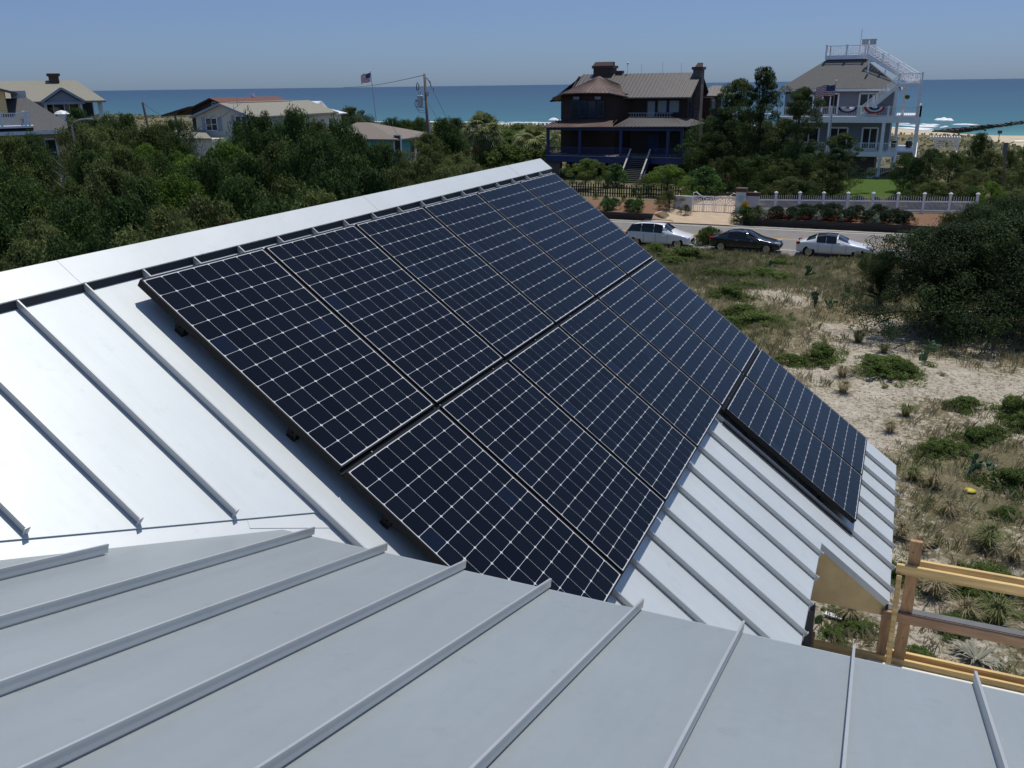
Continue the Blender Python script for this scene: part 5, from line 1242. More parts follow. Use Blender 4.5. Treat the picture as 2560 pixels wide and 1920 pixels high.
for i, (px, py) in enumerate(((1576, 523), (1588, 533), (1532, 520), (1513, 536))):
    p = atg(px, py + 4); plant('hedge1', 'clipped_bush', p.x, max(p.y, 73.6), .95, 1.0, 'small round bush, ' + ordw[i] + ' on the mulch behind the white estate car', 'bush', 'round bushes on the mulch', matk='laurel')
# pines before the white house
tree_at('pine1', 'pine_tree', 1912, 176, 92, 1.0, 'tall dark pine left of the white decked house')
tree_at('pine2', 'pine_tree', 1850, 200, 98, 1.0, 'pine overlapping the right end of the brown house')
tree_at('pine2', 'pine_tree', 2008, 222, 89, .88, 'open branching pine in front of the white decked house')
tree_at('pine1', 'pine_tree', 1815, 275, 94, 1.2, 'lower pine beside the brown house side steps')
tree_at('pine2', 'pine_tree', 1965, 300, 95, 1.2, 'short pine filling between the two tall pines')
tree_at('pine2', 'pine_tree', 2095, 372, 86, 1.25, 'low pine foliage right of the open branching pine')
tree_at('cedar3', 'cedar_tree', 1775, 345, 97, 1.0, 'cedar beside the stone chimney of the brown house')
tree_at('cedar1', 'cedar_tree', 1905, 395, 87, 1.5, 'dark cedar at the right side of the driveway')
tree_at('cedar3', 'cedar_tree', 1960, 400, 86, 1.5, 'dark cedar under the open branching pine')
tree_at('cedar3', 'cedar_tree', 1850, 385, 93, 1.2, 'cedar left of the tan drive behind the laurel')
tree_at('myr1', 'wax_myrtle', 2060, 430, 85, 1.2, 'wax myrtle behind the middle of the white picket fence', 'shrub')
for i, (px, py, Y, k_) in enumerate(((1800, 300, 97, 'cedar1'), (1868, 285, 99, 'cedar3'), (1905, 345, 96, 'cedar2'), (1985, 355, 93, 'cedar1'), (1820, 395, 90, 'cedar3'), (1925, 430, 84, 'cedar1'), (2110, 335, 91, 'pine2'), (2075, 400, 88, 'cedar3'))):
    tree_at(k_, 'cedar_tree' if k_[0] == 'c' else 'pine_tree', px, py, Y, 1.25, 'dense dark evergreen, ' + ordw[i] + ' of the fill between the driveway and the decked house', 'tree', 'evergreens between driveway and decked house')
for i in range(12):
    x_ = -10.6 + i * 1.45; plant(('cedar3', 'myr1', 'cedar1')[i % 3], 'fence_shrub', x_, 80.6 + (i * 5 % 3) * .7, (.95 if 2 < i < 8 else 1.5 + .25 * (i * 7 % 4)), 1.6, 'green shrub, ' + ordw[i] + ' from the left just behind the white picket fence', 'shrub', 'shrubs behind the picket fence')
# trees to the right of the lawn
for i, (px, py, Y, k_) in enumerate(((2268, 388, 93, 'cedar1'), (2300, 400, 88, 'cedar2'), (2330, 378, 96, 'cedar1'), (2385, 385, 90, 'cedar3'), (2420, 395, 97, 'cedar1'), (2455, 338, 112, 'cedar2'), (2480, 385, 96, 'myr1'),
                                     (2530, 380, 98, 'cedar3'), (2570, 372, 104, 'cedar1'), (2440, 430, 86, 'myr2'), (2500, 425, 88, 'myr1'), (2555, 430, 84, 'cedar3'), (2480, 460, 79, 'oak1'), (2545, 480, 76, 'myr2'), (2310, 440, 84, 'cedar3'))):
    tree_at(k_, 'cedar_tree' if k_[0] == 'c' else ('live_oak' if k_[0] == 'o' else 'wax_myrtle'), px, py, Y, .95,
            ('dark cedar' if k_[0] == 'c' else 'green bushy tree') + ', ' + ordw[i] + ' in the grove right of the lawn', 'tree', 'grove right of the white decked house')
# the big junipers in front at the right
for i, (px, pyb, pyt, k_, ws, lb) in enumerate(((2345, 850, 560, 'jun1', .95, 'big dark juniper at the right, the one nearest the sand path'), (2500, 862, 535, 'jun2', 1.0, 'big dark juniper at the right edge beside its twin'),
        (2420, 735, 515, 'jun1', .85, 'dark juniper behind the two big ones at the right'), (2620, 800, 520, 'jun2', 1.0, 'dark juniper cut by the right picture edge'), (2530, 700, 490, 'jun1', 1.0, 'dark juniper at the back of the right group by the road'),
        (2195, 800, 625, 'jun1', .95, 'small juniper on the left side of the right group'))):
    p = atg(px, pyb - 32); q = ray(px, pyt); t_ = p.y / q.y; ht = CAM_Z + q.z * t_ - p.z
    ht *= .94; plant(k_, 'juniper', p.x, p.y, max(1.5, ht), ws * min(1.4, 4.1 / (3.5 * ht / 5)) * (.60 if i == 5 else 1), lb, 'tree', 'junipers at the right')
# hedge bushes in the bed before the picket fence
hb_ = [(60, 150), (205, 150), (320, 105), (350, 158), (440, 105), (510, 158), (560, 95), (680, 162), (765, 118), (865, 172), (950, 112), (1010, 172), (1110, 150), (1180, 185)]
for i, (x_, y_) in enumerate(hb_):
    p = atg(1920 + x_ * SC, 500 + (y_ + 30) * SC); plant('hedge1', 'hedge_bush', p.x, min(77.0, max(73.7, p.y)), .88, 1.25, 'clipped dark round bush, ' + ordw[i] + ' from the left before the picket fence', 'bush', 'clipped bushes before the picket fence')
for i, (x_, y_) in enumerate(((-60, 185), (190, 185), (430, 195), (665, 208), (930, 212))):
    p = atg(1920 + x_ * SC, 500 + (y_ + 6) * SC); plant('sage1', 'silver_plant', p.x, max(73.5, p.y), .62, 1.1, 'pale silver green plant, ' + ordw[i] + ' from the left along the timber edge', 'plant', 'silver plants along the timber edge')
for i in range(13):
    x_ = 20 + i * 58; p = atg(1920 + x_ * SC, 500 + (196 + i * 1.6) * SC); plant('flow1', 'red_flower_clump', p.x, max(73.4, p.y), .35, 1.0, 'low red flower clump, ' + ordw[i] + ' from the left above the timber edge', 'flowers', 'red flowers above the timber edge')
p = atg(1858, 552); plant('flow1', 'yellow_flower_bush', p.x, p.y + .5, 1.15, .28, 'bush of yellow flowers at the foot of the gate pillar', 'flowers', matk='flowery')
p = atg(1862, 556); plant('laurel1', 'flower_bed_shrub', p.x, p.y, 1.2, 1.3, 'green leafy bed under the yellow flowers right of the driveway', 'shrub')
p = atg(1892, 556); plant('myr1', 'flower_bed_shrub', p.x, p.y, 1.3, .9, 'brown green shrub right of the yellow flowers', 'shrub')

# --- palms
def palm(x, y, h, R, label, seed, skirt):
    rng = np.random.default_rng(seed); root = thing('fan_palm', label, 'palm', (x, y, H(x, y)), 'fan palms by the dune')
    tb = MB(); z0 = H(x, y); tb.tube([(x, y, z0 - .2), (x + .05, y, z0 + h * .5), (x, y, z0 + h)], [.24, .2, .24], 10)
    for i in range(26): a = rng.random() * 6.28; zz = z0 + rng.random() * h; tb.tube([(x + .18 * math.cos(a), y + .18 * math.sin(a), zz), (x + .34 * math.cos(a), y + .34 * math.sin(a), zz + .22)], [.05, .02], 4)
    tb.build('trunk', M['bark'], root)
    vs = []; dead = []
    for k in range(46 + skirt):
        isd = k >= 46; az = k * 2.4 + rng.random() * .4; el = (1.35 - 2.0 * (k / 46) ** .9) if not isd else -.9 - .5 * rng.random()
        d = np.array([math.cos(az) * math.cos(el), math.sin(az) * math.cos(el), math.sin(el)]); side = np.array([-math.sin(az), math.cos(az), 0]); upv = np.cross(side, d) * -1
        o = np.array([0, 0, h]) + d * .2; pl_ = R * (.35 + .15 * rng.random()); c = o + d * pl_ - np.array([0, 0, .12 * R])
        tgt = dead if isd else vs
        tgt += [o - side * .02, o + side * .02, c + side * .02, c - side * .02]
        for s_ in np.linspace(-1.25, 1.25, 15):
            ln = R * .62 * (1 - .18 * abs(s_)); dd_ = d * math.cos(s_) + side * math.sin(s_); wv = np.cross(dd_, upv) * .028 * R
            m_ = c + dd_ * ln * .55; e_ = c + dd_ * ln - np.array([0, 0, ln * (.32 + .2 * rng.random())])
            tgt += [c, m_ - wv, e_, m_ + wv]
    for nm, arr, mk in (('fronds', vs, 'palm'), ('dry_fronds', dead, 'palmdead')):
        if arr: Vp = np.array(arr); np_mesh(nm, Vp, quads(Vp), M[mk], root)
    return root
p = at(1207, 300, Y=100); zt = at(1207, 322, Y=100).z
palm(p.x, p.y, zt - H(p.x, p.y), 2.8, 'taller fan palm with a bare trunk between utility pole and brown house', 31, 14)
p = at(1335, 318, Y=105); zt = at(1335, 352, Y=105).z
palm(p.x, p.y, zt - H(p.x, p.y), 2.9, 'shorter full fan palm at the left corner of the brown house', 32, 6)

# --- low green mats on the sand, cacti
sh_ = [(1769, 612, 1.9, 1.5), (1715, 645, 1.0, 2.1), (1680, 660, .7, 1.5), (1600, 610, 1.0, 1.3), (1794, 690, .6, 1.6), (1850, 692, .55, 1.4), (1905, 690, .7, 1.7), (1950, 700, .6, 1.5), (1870, 720, .5, 1.4),
       (1830, 745, .8, 1.3), (1850, 790, .7, 1.6), (1885, 808, .7, 1.6), (1830, 812, .5, 1.2), (2055, 905, .9, 1.2), (2190, 925, .7, 1.4), (2235, 930, .7, 1.2), (1978, 912, .6, 1.0), (2261, 940, .6, .9), (2410, 1020, .5, .9), (2530, 1035, .8, .9), (2560, 1075, .7, .9),
       (2330, 1135, .45, .7), (2370, 1130, .5, .8), (2440, 1100, .5, .9), (2480, 1090, .45, .7), (2542, 1225, .7, 1.0), (2513, 1290, .3, .5), (2128, 640, 1.3, 1.3), (2160, 650, .9, 1.1), (1945, 665, .6, 1.2), (1640, 625, .7, 1.3),
       (2108, 1545, .22, .45), (2150, 1580, .26, .5), (2080, 1590, .2, .4), (2420, 1480, .5, .9), (2480, 1455, .4, .8), (2390, 1570, .35, .7), (2230, 1440, .4, .7), (2300, 1660, .35, .7), (2010, 1180, .5, .8)]
for i, (px, py, h_, w_) in enumerate(sh_):
    p = atg(px, py); nb = [q_ for q_ in sh_[:i]]
    area = ('near the parked cars' if py < 670 else 'beside the sand path' if py < 830 else 'on the sand below the junipers' if py < 960 else 'in the open sand at the right' if py < 1300 else 'under the lumber railing')
    left = sum(1 for q_ in sh_ if ('near the parked cars' if q_[1] < 670 else 'beside the sand path' if q_[1] < 830 else 'on the sand below the junipers' if q_[1] < 960 else 'in the open sand at the right' if q_[1] < 1300 else 'under the lumber railing') == area and q_[0] < px)
    plant(('shrub1', 'shrub2')[i % 2], 'dune_shrub', p.x, p.y, h_ * .62, .70 * w_ / (1.15 * h_ * .62 / .8), 'low green dune shrub ' + area + ', ' + ordw[left] + ' from the left', 'shrub', 'low green shrubs on the sand')
def cactus(px, py, n, pad, label, seed, yellow=False):
    p = atg(px, py); rng = random.Random(seed); root = thing('prickly_pear', label, 'cactus', tuple(p), 'prickly pears on the sand')
    pads = []
    def grow(base, ang, tilt, lvl, sz):
        a = Vector((math.cos(ang) * math.cos(tilt), math.sin(ang) * math.cos(tilt), math.sin(tilt))); nrm = Vector((rng.uniform(-1, 1), rng.uniform(-1, 1), rng.uniform(-.3, .5)))
        nrm = (nrm - a * nrm.dot(a)).normalized(); b_ = a.cross(nrm); mb = MB(); rings = []; c = base + a * sz * .95; vs = []
        for j in range(7):
            ph = -PI / 2 + PI * j / 6
            for k in range(12):
                t_ = 2 * PI * k / 12; vs.append(c + a * (math.sin(ph) if False else math.cos(ph) * math.sin(t_)) * sz + b_ * math.cos(ph) * math.cos(t_) * sz * .72 + nrm * math.sin(ph) * sz * .13)
        mb.add(vs, [(j * 12 + k, j * 12 + (k + 1) % 12, (j + 1) * 12 + (k + 1) % 12, (j + 1) * 12 + k) for j in range(6) for k in range(12)])
        mb.build('cactus_pad', M['cactus'], root, smooth=True); pads.append(1)
        if lvl > 0:
            for q_ in range(rng.choice((1, 2, 2, 3))):
                if len(pads) >= n: return
                off = rng.uniform(-1, 1); grow(c + a * sz * .85 * math.cos(off) + b_ * sz * .6 * math.sin(off), ang + rng.uniform(-1.4, 1.4), min(1.5, max(.15, tilt + rng.uniform(-.6, .5))), lvl - 1, sz * rng.uniform(.8, 1.0))
    while len(pads) < n:
        grow(p + Vector((rng.uniform(-.5, .5) * pad * n * .35, rng.uniform(-.4, .4) * pad * n * .3, -pad * .3)), rng.uniform(0, 6.28), rng.uniform(.6, 1.5), 3, pad * rng.uniform(.85, 1.15))
    return root
cactus(1925, 672, 12, .15, 'upright prickly pear in the green mats below the dark car', 1)
cactus(1984, 695, 18, .14, 'dense prickly pear below the gap between dark car and white car', 2)
cactus(2048, 772, 12, .13, 'yellow green prickly pear at the left foot of the junipers', 3)
cactus(2090, 770, 16, .14, 'dark prickly pear against the left edge of the junipers', 4)
cactus(2302, 905, 22, .14, 'tall prickly pear in front of the big junipers', 5)
cactus(2455, 1212, 30, .12, 'large spreading prickly pear alone on the open sand', 6)
cactus(2342, 1362, 2, .15, 'single round cactus pad behind the lumber post top', 7)
cactus(2044, 1560, 1, .13, 'single cactus pad on the ground by the grey corner trim', 8)
p = atg(2424, 1230); mb = MB(); mb.lathe([(0, -.02), (.13, 0), (.14, .02), (0, .035)], (p.x, p.y, p.z + .03), 12); tag(mb.build('fallen_cactus_pad', M['cactusy'], smooth=True), 'bright yellow fallen cactus pad on the sand below the large prickly pear', 'cactus pad')
# dead branches
def snag(px, py, sc, label, seed, d=None):
    p = atg(px, py) if d is None else at(px, py, d=d); rng = random.Random(seed); mb = MB()
    a = Vector((rng.uniform(.5, 1), rng.uniform(-.5, .2), rng.uniform(.25, .6))).normalized(); pts_ = [p]
    for k in range(6): pts_.append(pts_[-1] + (a + Vector((rng.uniform(-.3, .3), rng.uniform(-.3, .3), rng.uniform(-.25, .25)))) * sc * .28)
    mb.tube(pts_, [.022 * sc * (1 - i / 7.5) for i in range(7)], 5)
    for k in range(1, 6):
        for q_ in range(2):
            c = a.cross(Vector((rng.uniform(-1, 1), rng.uniform(-1, 1), rng.uniform(-.2, 1)))).normalized() * .6 + a * .6; L_ = sc * rng.uniform(.25, .6)
            m_ = pts_[k] + c * L_ * .5 + Vector((0, 0, rng.uniform(-.04, .06))) * sc; e_ = pts_[k] + c * L_ + Vector((rng.uniform(-.1, .1), 0, rng.uniform(-.05, .15))) * sc
            mb.tube([pts_[k], m_, e_], [.010 * sc, .007 * sc, .002 * sc], 4)
    tag(mb.build('dead_branch', M['deadwood']), label, 'branch')
snag(2540, 1000, 1.1, 'bleached dead branch on the sand at the right edge', 1)
snag(2545, 1240, .9, 'grey fallen branch on the sand near the right edge', 2)
snag(2130, 875, .8, 'dry twigs in the juniper shade beside the path', 3)
snag(160, 470, 1.3, 'bare grey branch poking from the left thicket', 4, d=37)
snag(478, 345, 1.6, 'bare leafless branches before the cream house', 5, d=66)
snag(545, 300, 1.5, 'bare twiggy treetop in front of the cream house windows', 6, d=72)
p = atg(2084, 1545); mb = MB(); mb.slab([(p.x - .16, p.y - .05, p.z + .06), (p.x + .14, p.y - .12, p.z + .06), (p.x + .16, p.y - .03, p.z + .07), (p.x - .14, p.y + .04, p.z + .07)], (0, 0, .02)); tag(mb.build('wood_scrap', M['white']), 'small white scrap board on the ground beside the deck corner', 'scrap board')
p = atg(2440, 1650); rng = np.random.default_rng(8)
vs = []
for k in range(60):
    a = rng.random() * 6.28; e = rng.random() * .7 + .05; d = np.array([math.cos(a) * math.cos(e), math.sin(a) * math.cos(e), math.sin(e)]); s_ = np.array([-math.sin(a), math.cos(a), 0]) * .02; L = .36 + .25 * rng.random(); o = np.array(p)
    vs += [o - s_, o + s_, o + d * L * .7 + s_, o + d * L * .7 - s_]; vs += [o + d * L * .7 - s_, o + d * L * .7 + s_, o + d * L + np.array([0, 0, -.12]), o + d * L + np.array([0, 0, -.12])]
Vv = np.array(vs); Vv[3::4][1::2] += .004
tag(np_mesh('yucca_plant', Vv, quads(Vv), leaf_mat('grey_blade', (.22, .22, .17), (.50, .48, .40), .2)), 'grey spiky yucca lying on the sand beneath the lumber railing', 'plant')

# --- single grass tussocks one can tell apart
rngt = np.random.default_rng(61); tv = []
for k in range(260):
    a = rngt.random() * 6.28; L = .35 * (.5 + .7 * rngt.random()); ln = L * (.25 + .9 * rngt.random()); d_ = np.array([math.cos(a), math.sin(a), 0]); s_ = np.array([-math.sin(a), math.cos(a), 0]) * .0055; o_ = d_ * .07 * rngt.random()
    m1 = o_ + d_ * ln * .35 + np.array([0, 0, L * .7]); m2 = o_ + d_ * ln + np.array([0, 0, L * (.95 - .5 * rngt.random())])
    tv += [o_ - s_, o_ + s_, m1 + s_ * .9, m1 - s_ * .9, m1 - s_ * .9, m1 + s_ * .9, m2 + s_ * .2, m2 - s_ * .2]
tv = np.array(tv)
tm = {k_: np_mesh('tussock', tv, quads(tv), M[k_]) for k_ in ('grass', 'grass2')}
for o_ in tm.values(): C.objects.unlink(o_)
tp_ = [(8, 1880, 250, 'grass2', 1.3), (8, 1960, 900, 'grass2', 1.5), (8, 1700, 850, 'grass', 1.1), (8, 2120, 350, 'grass', 1.2), (8, 1430, 650, 'grass', 1.3), (8, 700, 860, 'grass', .9), (8, 2060, 640, 'grass2', 1.0), (8, 1300, 260, 'grass', 1.0), (8, 1150, 150, 'grass', 1.1),
       (7, 650, 280, 'grass', 1.3), (7, 1190, 480, 'grass2', 1.2), (7, 1430, 1100, 'grass', 1.2), (7, 1250, 1030, 'grass2', 1.1), (7, 1900, 1580, 'grass2', 1.3), (7, 1550, 1340, 'grass', 1.1), (7, 1000, 900, 'grass', 1.0), (7, 1050, 620, 'grass', 1.1), (5, 780, 1230, 'grass2', 1.6), (5, 1180, 1480, 'grass2', 1.4), (5, 1000, 1320, 'grass2', 1.2), (5, 330, 1380, 'grass', 1.4), (5, 640, 1530, 'grass', 1.3)]
for i, (v_, x_, y_, k_, sc_) in enumerate(tp_):
    o0 = ZO[v_]; p = atg(o0[0] + x_ * o0[2], o0[1] + y_ * o0[2]); q = tm[k_].copy(); q.name = 'grass_tussock'; C.objects.link(q); q.location = p; q.rotation_euler = (0, 0, i * 1.7); q.scale = (sc_,) * 3
    ar_ = {8: 'seen through the lumber railing', 7: 'on the open sand right of the roof', 5: 'along the front of the junipers'}[v_]; od = sum(1 for t_ in tp_ if t_[0] == v_ and t_[1] < x_)
    tag(q, ('green' if k_ == 'grass2' else 'straw coloured') + ' grass tussock ' + ar_ + ', ' + ordw[od] + ' from the left', 'grass tussock', 'grass tussocks on the sand')

# --- dune grass, one uncountable mass
def grass_mass(name, mk, n, xr, yr, h, blades, wdt, seed, dens, spread=.12, minc=.3):
    rng = np.random.default_rng(seed)
    X_ = rng.uniform(*xr, n); Y_ = rng.uniform(*yr, n) if dens is None else yr[0] + (yr[1] - yr[0]) * rng.random(n) ** dens
    gcov = .33 + .8 * (vn(X_, Y_, 5, 21) - .5) + .7 * (vn(X_, Y_, 1.9, 22) - .5) + .55 * sst(40, 53, Y_)
    pth = np.exp(-((X_ - (-1.0 + .08 * (Y_ - 28))) / 3.0) ** 2) * sst(17, 27, Y_) * (1 - sst(37, 44, Y_)); gcov -= .40 * pth
    keep = (gcov + .35 * rng.random(n) > minc); X_, Y_ = X_[keep], Y_[keep]; k = len(X_)
    Z_ = hgt(X_, Y_); hh = h * (.5 + .9 * rng.random(k))
    Xb = np.repeat(X_, blades) + rng.normal(size=k * blades) * spread * .5; Yb = np.repeat(Y_, blades) + rng.normal(size=k * blades) * spread * .5; Zb = np.repeat(Z_, blades) - .02; Hb = np.repeat(hh, blades) * (.5 + .7 * rng.random(k * blades))
    a = rng.random(k * blades) * 6.28; lean = (.1 + .55 * rng.random(k * blades)) * Hb
    dx, dy = np.cos(a), np.sin(a); P = np.stack([Xb, Yb, Zb], -1); S_ = np.stack([-dy, dx, 0 * dx], -1) * wdt
    T = P + np.stack([dx * lean, dy * lean, Hb], -1); Mi = P + np.stack([dx * lean * .35, dy * lean * .35, Hb * .62], -1)
    Vg = np.stack([P - S_, P + S_, Mi + S_ * .8, T], 1).reshape(-1, 3)
    o = np_mesh(name, Vg, quads(Vg), M[mk]); tag(o, kind='stuff'); o['label'] = 'dry dune grass growing in tufts over the sand'; o['category'] = 'grass'; return o
grass_mass('dune_grass', 'grass', 9000, (-10, 30), (9, 60), .25, 15, .0045, 41, 1.25, .16, .42)
grass_mass('green_dune_grass', 'grass2', 6000, (-12, 32), (12, 60), .25, 14, .005, 42, 1.1, .16, .52)
grass_mass('roadside_grass', 'grass2', 5200, (-24, 26), (44, 59.8), .21, 12, .009, 43, .8, .25, .35)
grass_mass('straw_roadside_grass', 'grass', 4200, (-24, 26), (42, 59.8), .22, 12, .009, 48, .8, .25, .35)
grass_mass('short_dry_grass', 'grass', 12000, (-8, 24), (8, 42), .09, 9, .004, 47, 1.1, .25, .25)
rng = np.random.default_rng(44)
def far_grass(name, mk, n, xr, yr, h, wdt, seed):
    rng = np.random.default_rng(seed); X_ = rng.uniform(*xr, n); Y_ = rng.uniform(*yr, n); k = np.abs(X_ / np.maximum(Y_, 1)) < 2.2; X_, Y_ = X_[k], Y_[k]; kk = (vn(X_, Y_, 11, 60) + .3 * rng.random(len(X_)) > .55) & (Y_ < bstart(X_) - 2); X_, Y_ = X_[kk], Y_[kk]
    Z_ = hgt(X_, Y_) - .05; m_ = len(X_); a = rng.random(m_) * 6.28; hh = h * (.5 + rng.random(m_)); P = np.stack([X_, Y_, Z_], -1); S_ = np.stack([np.cos(a), np.sin(a), 0 * a], -1) * wdt
    Vg = np.stack([P - S_, P + S_, P + S_ * .5 + np.stack([.2 * np.sin(a), .2 * np.cos(a), hh], -1), P - S_ * .6 + np.stack([-.2 * np.sin(a), 0 * a, hh * .8], -1)], 1).reshape(-1, 3)
    o = np_mesh(name, Vg, quads(Vg), M[mk]); tag(o, kind='stuff'); o['label'] = 'green and straw coloured grass on the far dunes'; o['category'] = 'grass'
far_grass('far_dune_grass', 'grass2', 26000, (-330, 60), (112, 238), .40, .24, 51)
far_grass('far_dry_grass', 'grass', 14000, (-330, 60), (112, 240), .38, .2, 52)

# ================================================================ vehicles
def car(name, label, x0, yc, L, Wd, prof, paint, roofm=None, rails=False, glassroof=False, z=.01):
    """prof: list of (x, belt z, roof z) from rear (0) to front (L); roof z == belt z outside the cabin; faces +X"""
    root = thing(name, label, 'car', (x0 + L / 2, yc, z), 'parked cars')
    hw = Wd / 2; secs = []
    for (x, zb, zr) in prof:
        e = max(0, min(1, min(x, L - x) / .45)); tw = .80 + .20 * e ** .5; w_ = hw * tw; cab = (zr - zb) > .05
        zs = .24 + .06 * (1 - e); mid = zs + (zb - zs) * .52
        rw = w_ * (1 - .26 * (zr - zb) / .55) if cab else w_ * .93
        r = [(x, 0, zr + (.02 if cab else .035)), (x, rw * .62, zr + (.005 if cab else .025)), (x, rw * .94, zr - (.05 if cab else .0)), (x, w_ * .965, zb), (x, w_, (zb + mid) / 2 + .03), (x, w_ * .995, mid), (x, w_ * .96, zs), (x, w_ * .6, zs - .03), (x, 0, zs - .03)]
        secs.append([(x0 + a, yc + b_, z + c) for a, b_, c in r] + [(x0 + a, yc - b_, z + c) for a, b_, c in r[-2:0:-1]])
    n = len(secs[0]); mb = MB(); mb.add([p for s_ in secs for p in s_], [(i * n + k, (i + 1) * n + k, (i + 1) * n + (k + 1) % n, i * n + (k + 1) % n) for i in range(len(secs) - 1) for k in range(n)] + [tuple(range(n))[::1], tuple((len(secs) - 1) * n + k for k in range(n))[::-1]])
    body = mb.build('body', paint, root, smooth=True)
    md = body.modifiers.new('sub', 'SUBSURF'); md.levels = 1; md.render_levels = 2
    # glass: side strips, windscreen and rear screen follow the cabin faces
    def face(i, ka, kb, ins=.07, off=.022):
        q = [Vector(secs[i][ka]), Vector(secs[i + 1][ka]), Vector(secs[i + 1][kb]), Vector(secs[i][kb])]; c = sum(q, Vector()) / 4; return [c + (v - c) * (1 - ins) for v in q]
    cab = [i for i in range(len(prof)) if prof[i][2] - prof[i][1] > .05]
    for s_, (ka, kb) in ((1, (2, 3)), (-1, (n - 2, n - 3))):
        for nm, rng_ in (('side_glass', [i for i in range(cab[0], cab[-1])]),):
            gb = MB()
            for i in rng_:
                q = face(i, ka, kb, .035); nv = (q[1] - q[0]).cross(q[3] - q[0]).normalized()
                if nv.y * s_ < 0: nv = -nv
                gb.slab([v + nv * .012 for v in q], nv * .006)
            gb.build(nm, M['glass'], root)
    for nm, i, out in (('windscreen', cab[-1], 1), ('rear_screen', cab[0] - 1, -1)):
        gb = MB()
        q = [Vector(secs[i][n - 2]).lerp(Vector(secs[i][n - 3]), 0.0), Vector(secs[i][2]), Vector(secs[i + 1][2]), Vector(secs[i + 1][n - 2])]
        for (ka, kb) in ((n - 2, n - 1), (n - 1, 0), (0, 1), (1, 2)):
            a = [Vector(secs[i][ka]), Vector(secs[i][kb]), Vector(secs[i + 1][kb]), Vector(secs[i + 1][ka])]; f0, f1 = .08, .92
            b2 = [a[0].lerp(a[3], f0), a[1].lerp(a[2], f0), a[1].lerp(a[2], f1), a[0].lerp(a[3], f1)]; nv = (b2[1] - b2[0]).cross(b2[3] - b2[0]).normalized()
            if nv.z < 0: nv = -nv
            gb.add([v + nv * .018 for v in b2], [(0, 1, 2, 3)])
        gb.build(nm, M['glass'], root)
    if roofm or glassroof:
        gb = MB()
        for i in range(cab[0], cab[-1]):
            for (ka, kb) in ((n - 2, n - 1), (n - 1, 0), (0, 1), (1, 2)):
                a = [Vector(secs[i][ka]), Vector(secs[i][kb]), Vector(secs[i + 1][kb]), Vector(secs[i + 1][ka])]; gb.add([v + Vector((0, 0, .012)) for v in a], [(0, 1, 2, 3)])
        gb.build('roof_panel', roofm or M['glass'], root)
    R = .34 if z > 0 and prof[2][2] < 1.6 else .36
    for xw in (.18 * L, .815 * L):
        for s_ in (-1, 1):
            yo = yc + s_ * (hw - .02); mb = MB(); mb.tube([(x0 + xw, yo - s_ * .22, z + R), (x0 + xw, yo - s_ * .01, z + R)], R, 20)
            mb2 = MB(); mb2.tube([(x0 + xw, yo, z + R), (x0 + xw, yo + s_ * .012, z + R)], R * .66, 16)
            for k in range(5): a = k * 2 * PI / 5; mb2.beam((x0 + xw, yo + s_ * .016, z + R), (x0 + xw + R * .6 * math.cos(a), yo + s_ * .016, z + R + R * .6 * math.sin(a)), .05, .02, (0, 1, 0))
            wh_ = mb.build('wheel', M['rubber'], root); mb2.build('rim', M['rim'], wh_)
            ar = MB(); ar.tube([(x0 + xw, yo - s_ * .05, z + R), (x0 + xw, yo + s_ * .004, z + R)], R * 1.13, 20); ar.build('wheel_arch', M['black'], root)
    for s_ in (-1, 1):
        mb = MB(); mb.box(x0 + L - .42, x0 + L - .06, yc + s_ * (hw * .74) - .12, yc + s_ * (hw * .74) + .12, z + .62, z + .76); o = mb.build('headlight', M['lamp_glass'], root, bevel=.03)
        mb = MB(); mb.box(x0 + .03, x0 + .30, yc + s_ * (hw * .78) - .12, yc + s_ * (hw * .78) + .12, z + .78, z + .95); mb.build('tail_light', M['tail'], root, bevel=.03)
        xm = x0 + prof[cab[-1]][0] + .12; mb = MB(); mb.box(xm - .1, xm + .1, yc + s_ * (hw + .02), yc + s_ * (hw + .2), z + prof[cab[-1]][1] + .0, z + prof[cab[-1]][1] + .15); mb.build('side_mirror', paint, root, bevel=.03)
        for xh in (.40, .60): mb = MB(); mb.box(x0 + L * xh - .09, x0 + L * xh + .09, yc + s_ * (hw + .002), yc + s_ * (hw + .03), z + .80, z + .83); mb.build('door_handle', paint if paint is not M['cargrey'] else M['steel'], root)
        for xh in (.30, .48, .66): mb = MB(); mb.box(x0 + L * xh - .006, x0 + L * xh + .006, yc + s_ * (hw - .004), yc + s_ * (hw + .006), z + .35, z + .9); mb.build('door_seam', M['black'], root)
        if rails: mb = MB(); mb.tube([(x0 + 1.0, yc + s_ * hw * .68, z + 1.66), (x0 + 1.2, yc + s_ * hw * .68, z + 1.72), (x0 + 2.9, yc + s_ * hw * .68, z + 1.70), (x0 + 3.1, yc + s_ * hw * .68, z + 1.62)], .025, 6); mb.build('roof_rail', M['carblack'], root)
    mb = MB(); mb.box(x0 + L - .05, x0 + L + .015, yc - hw * .55, yc + hw * .55, z + .42, z + .60); mb.build('grille', M['black'], root)
    return root
suv = [(0, .70, .70), (.10, 1.0, 1.05), (.45, 1.06, 1.56), (1.2, 1.04, 1.66), (2.1, 1.02, 1.67), (2.75, 1.0, 1.58), (3.55, .98, 1.0), (4.3, .88, .88), (4.62, .74, .74), (4.72, .52, .52)]
sedan = [(0, .66, .66), (.10, .92, .93), (.62, 1.0, 1.02), (1.30, .96, 1.36), (1.9, .94, 1.44), (2.55, .92, 1.40), (3.45, .90, .92), (4.3, .78, .78), (4.68, .66, .66), (4.80, .46, .46)]
car('parked_car', 'white estate car with black roof rails parked at the left of the row', -17.75, 61.35, 4.72, 1.88, suv, M['carwhite'], rails=True)
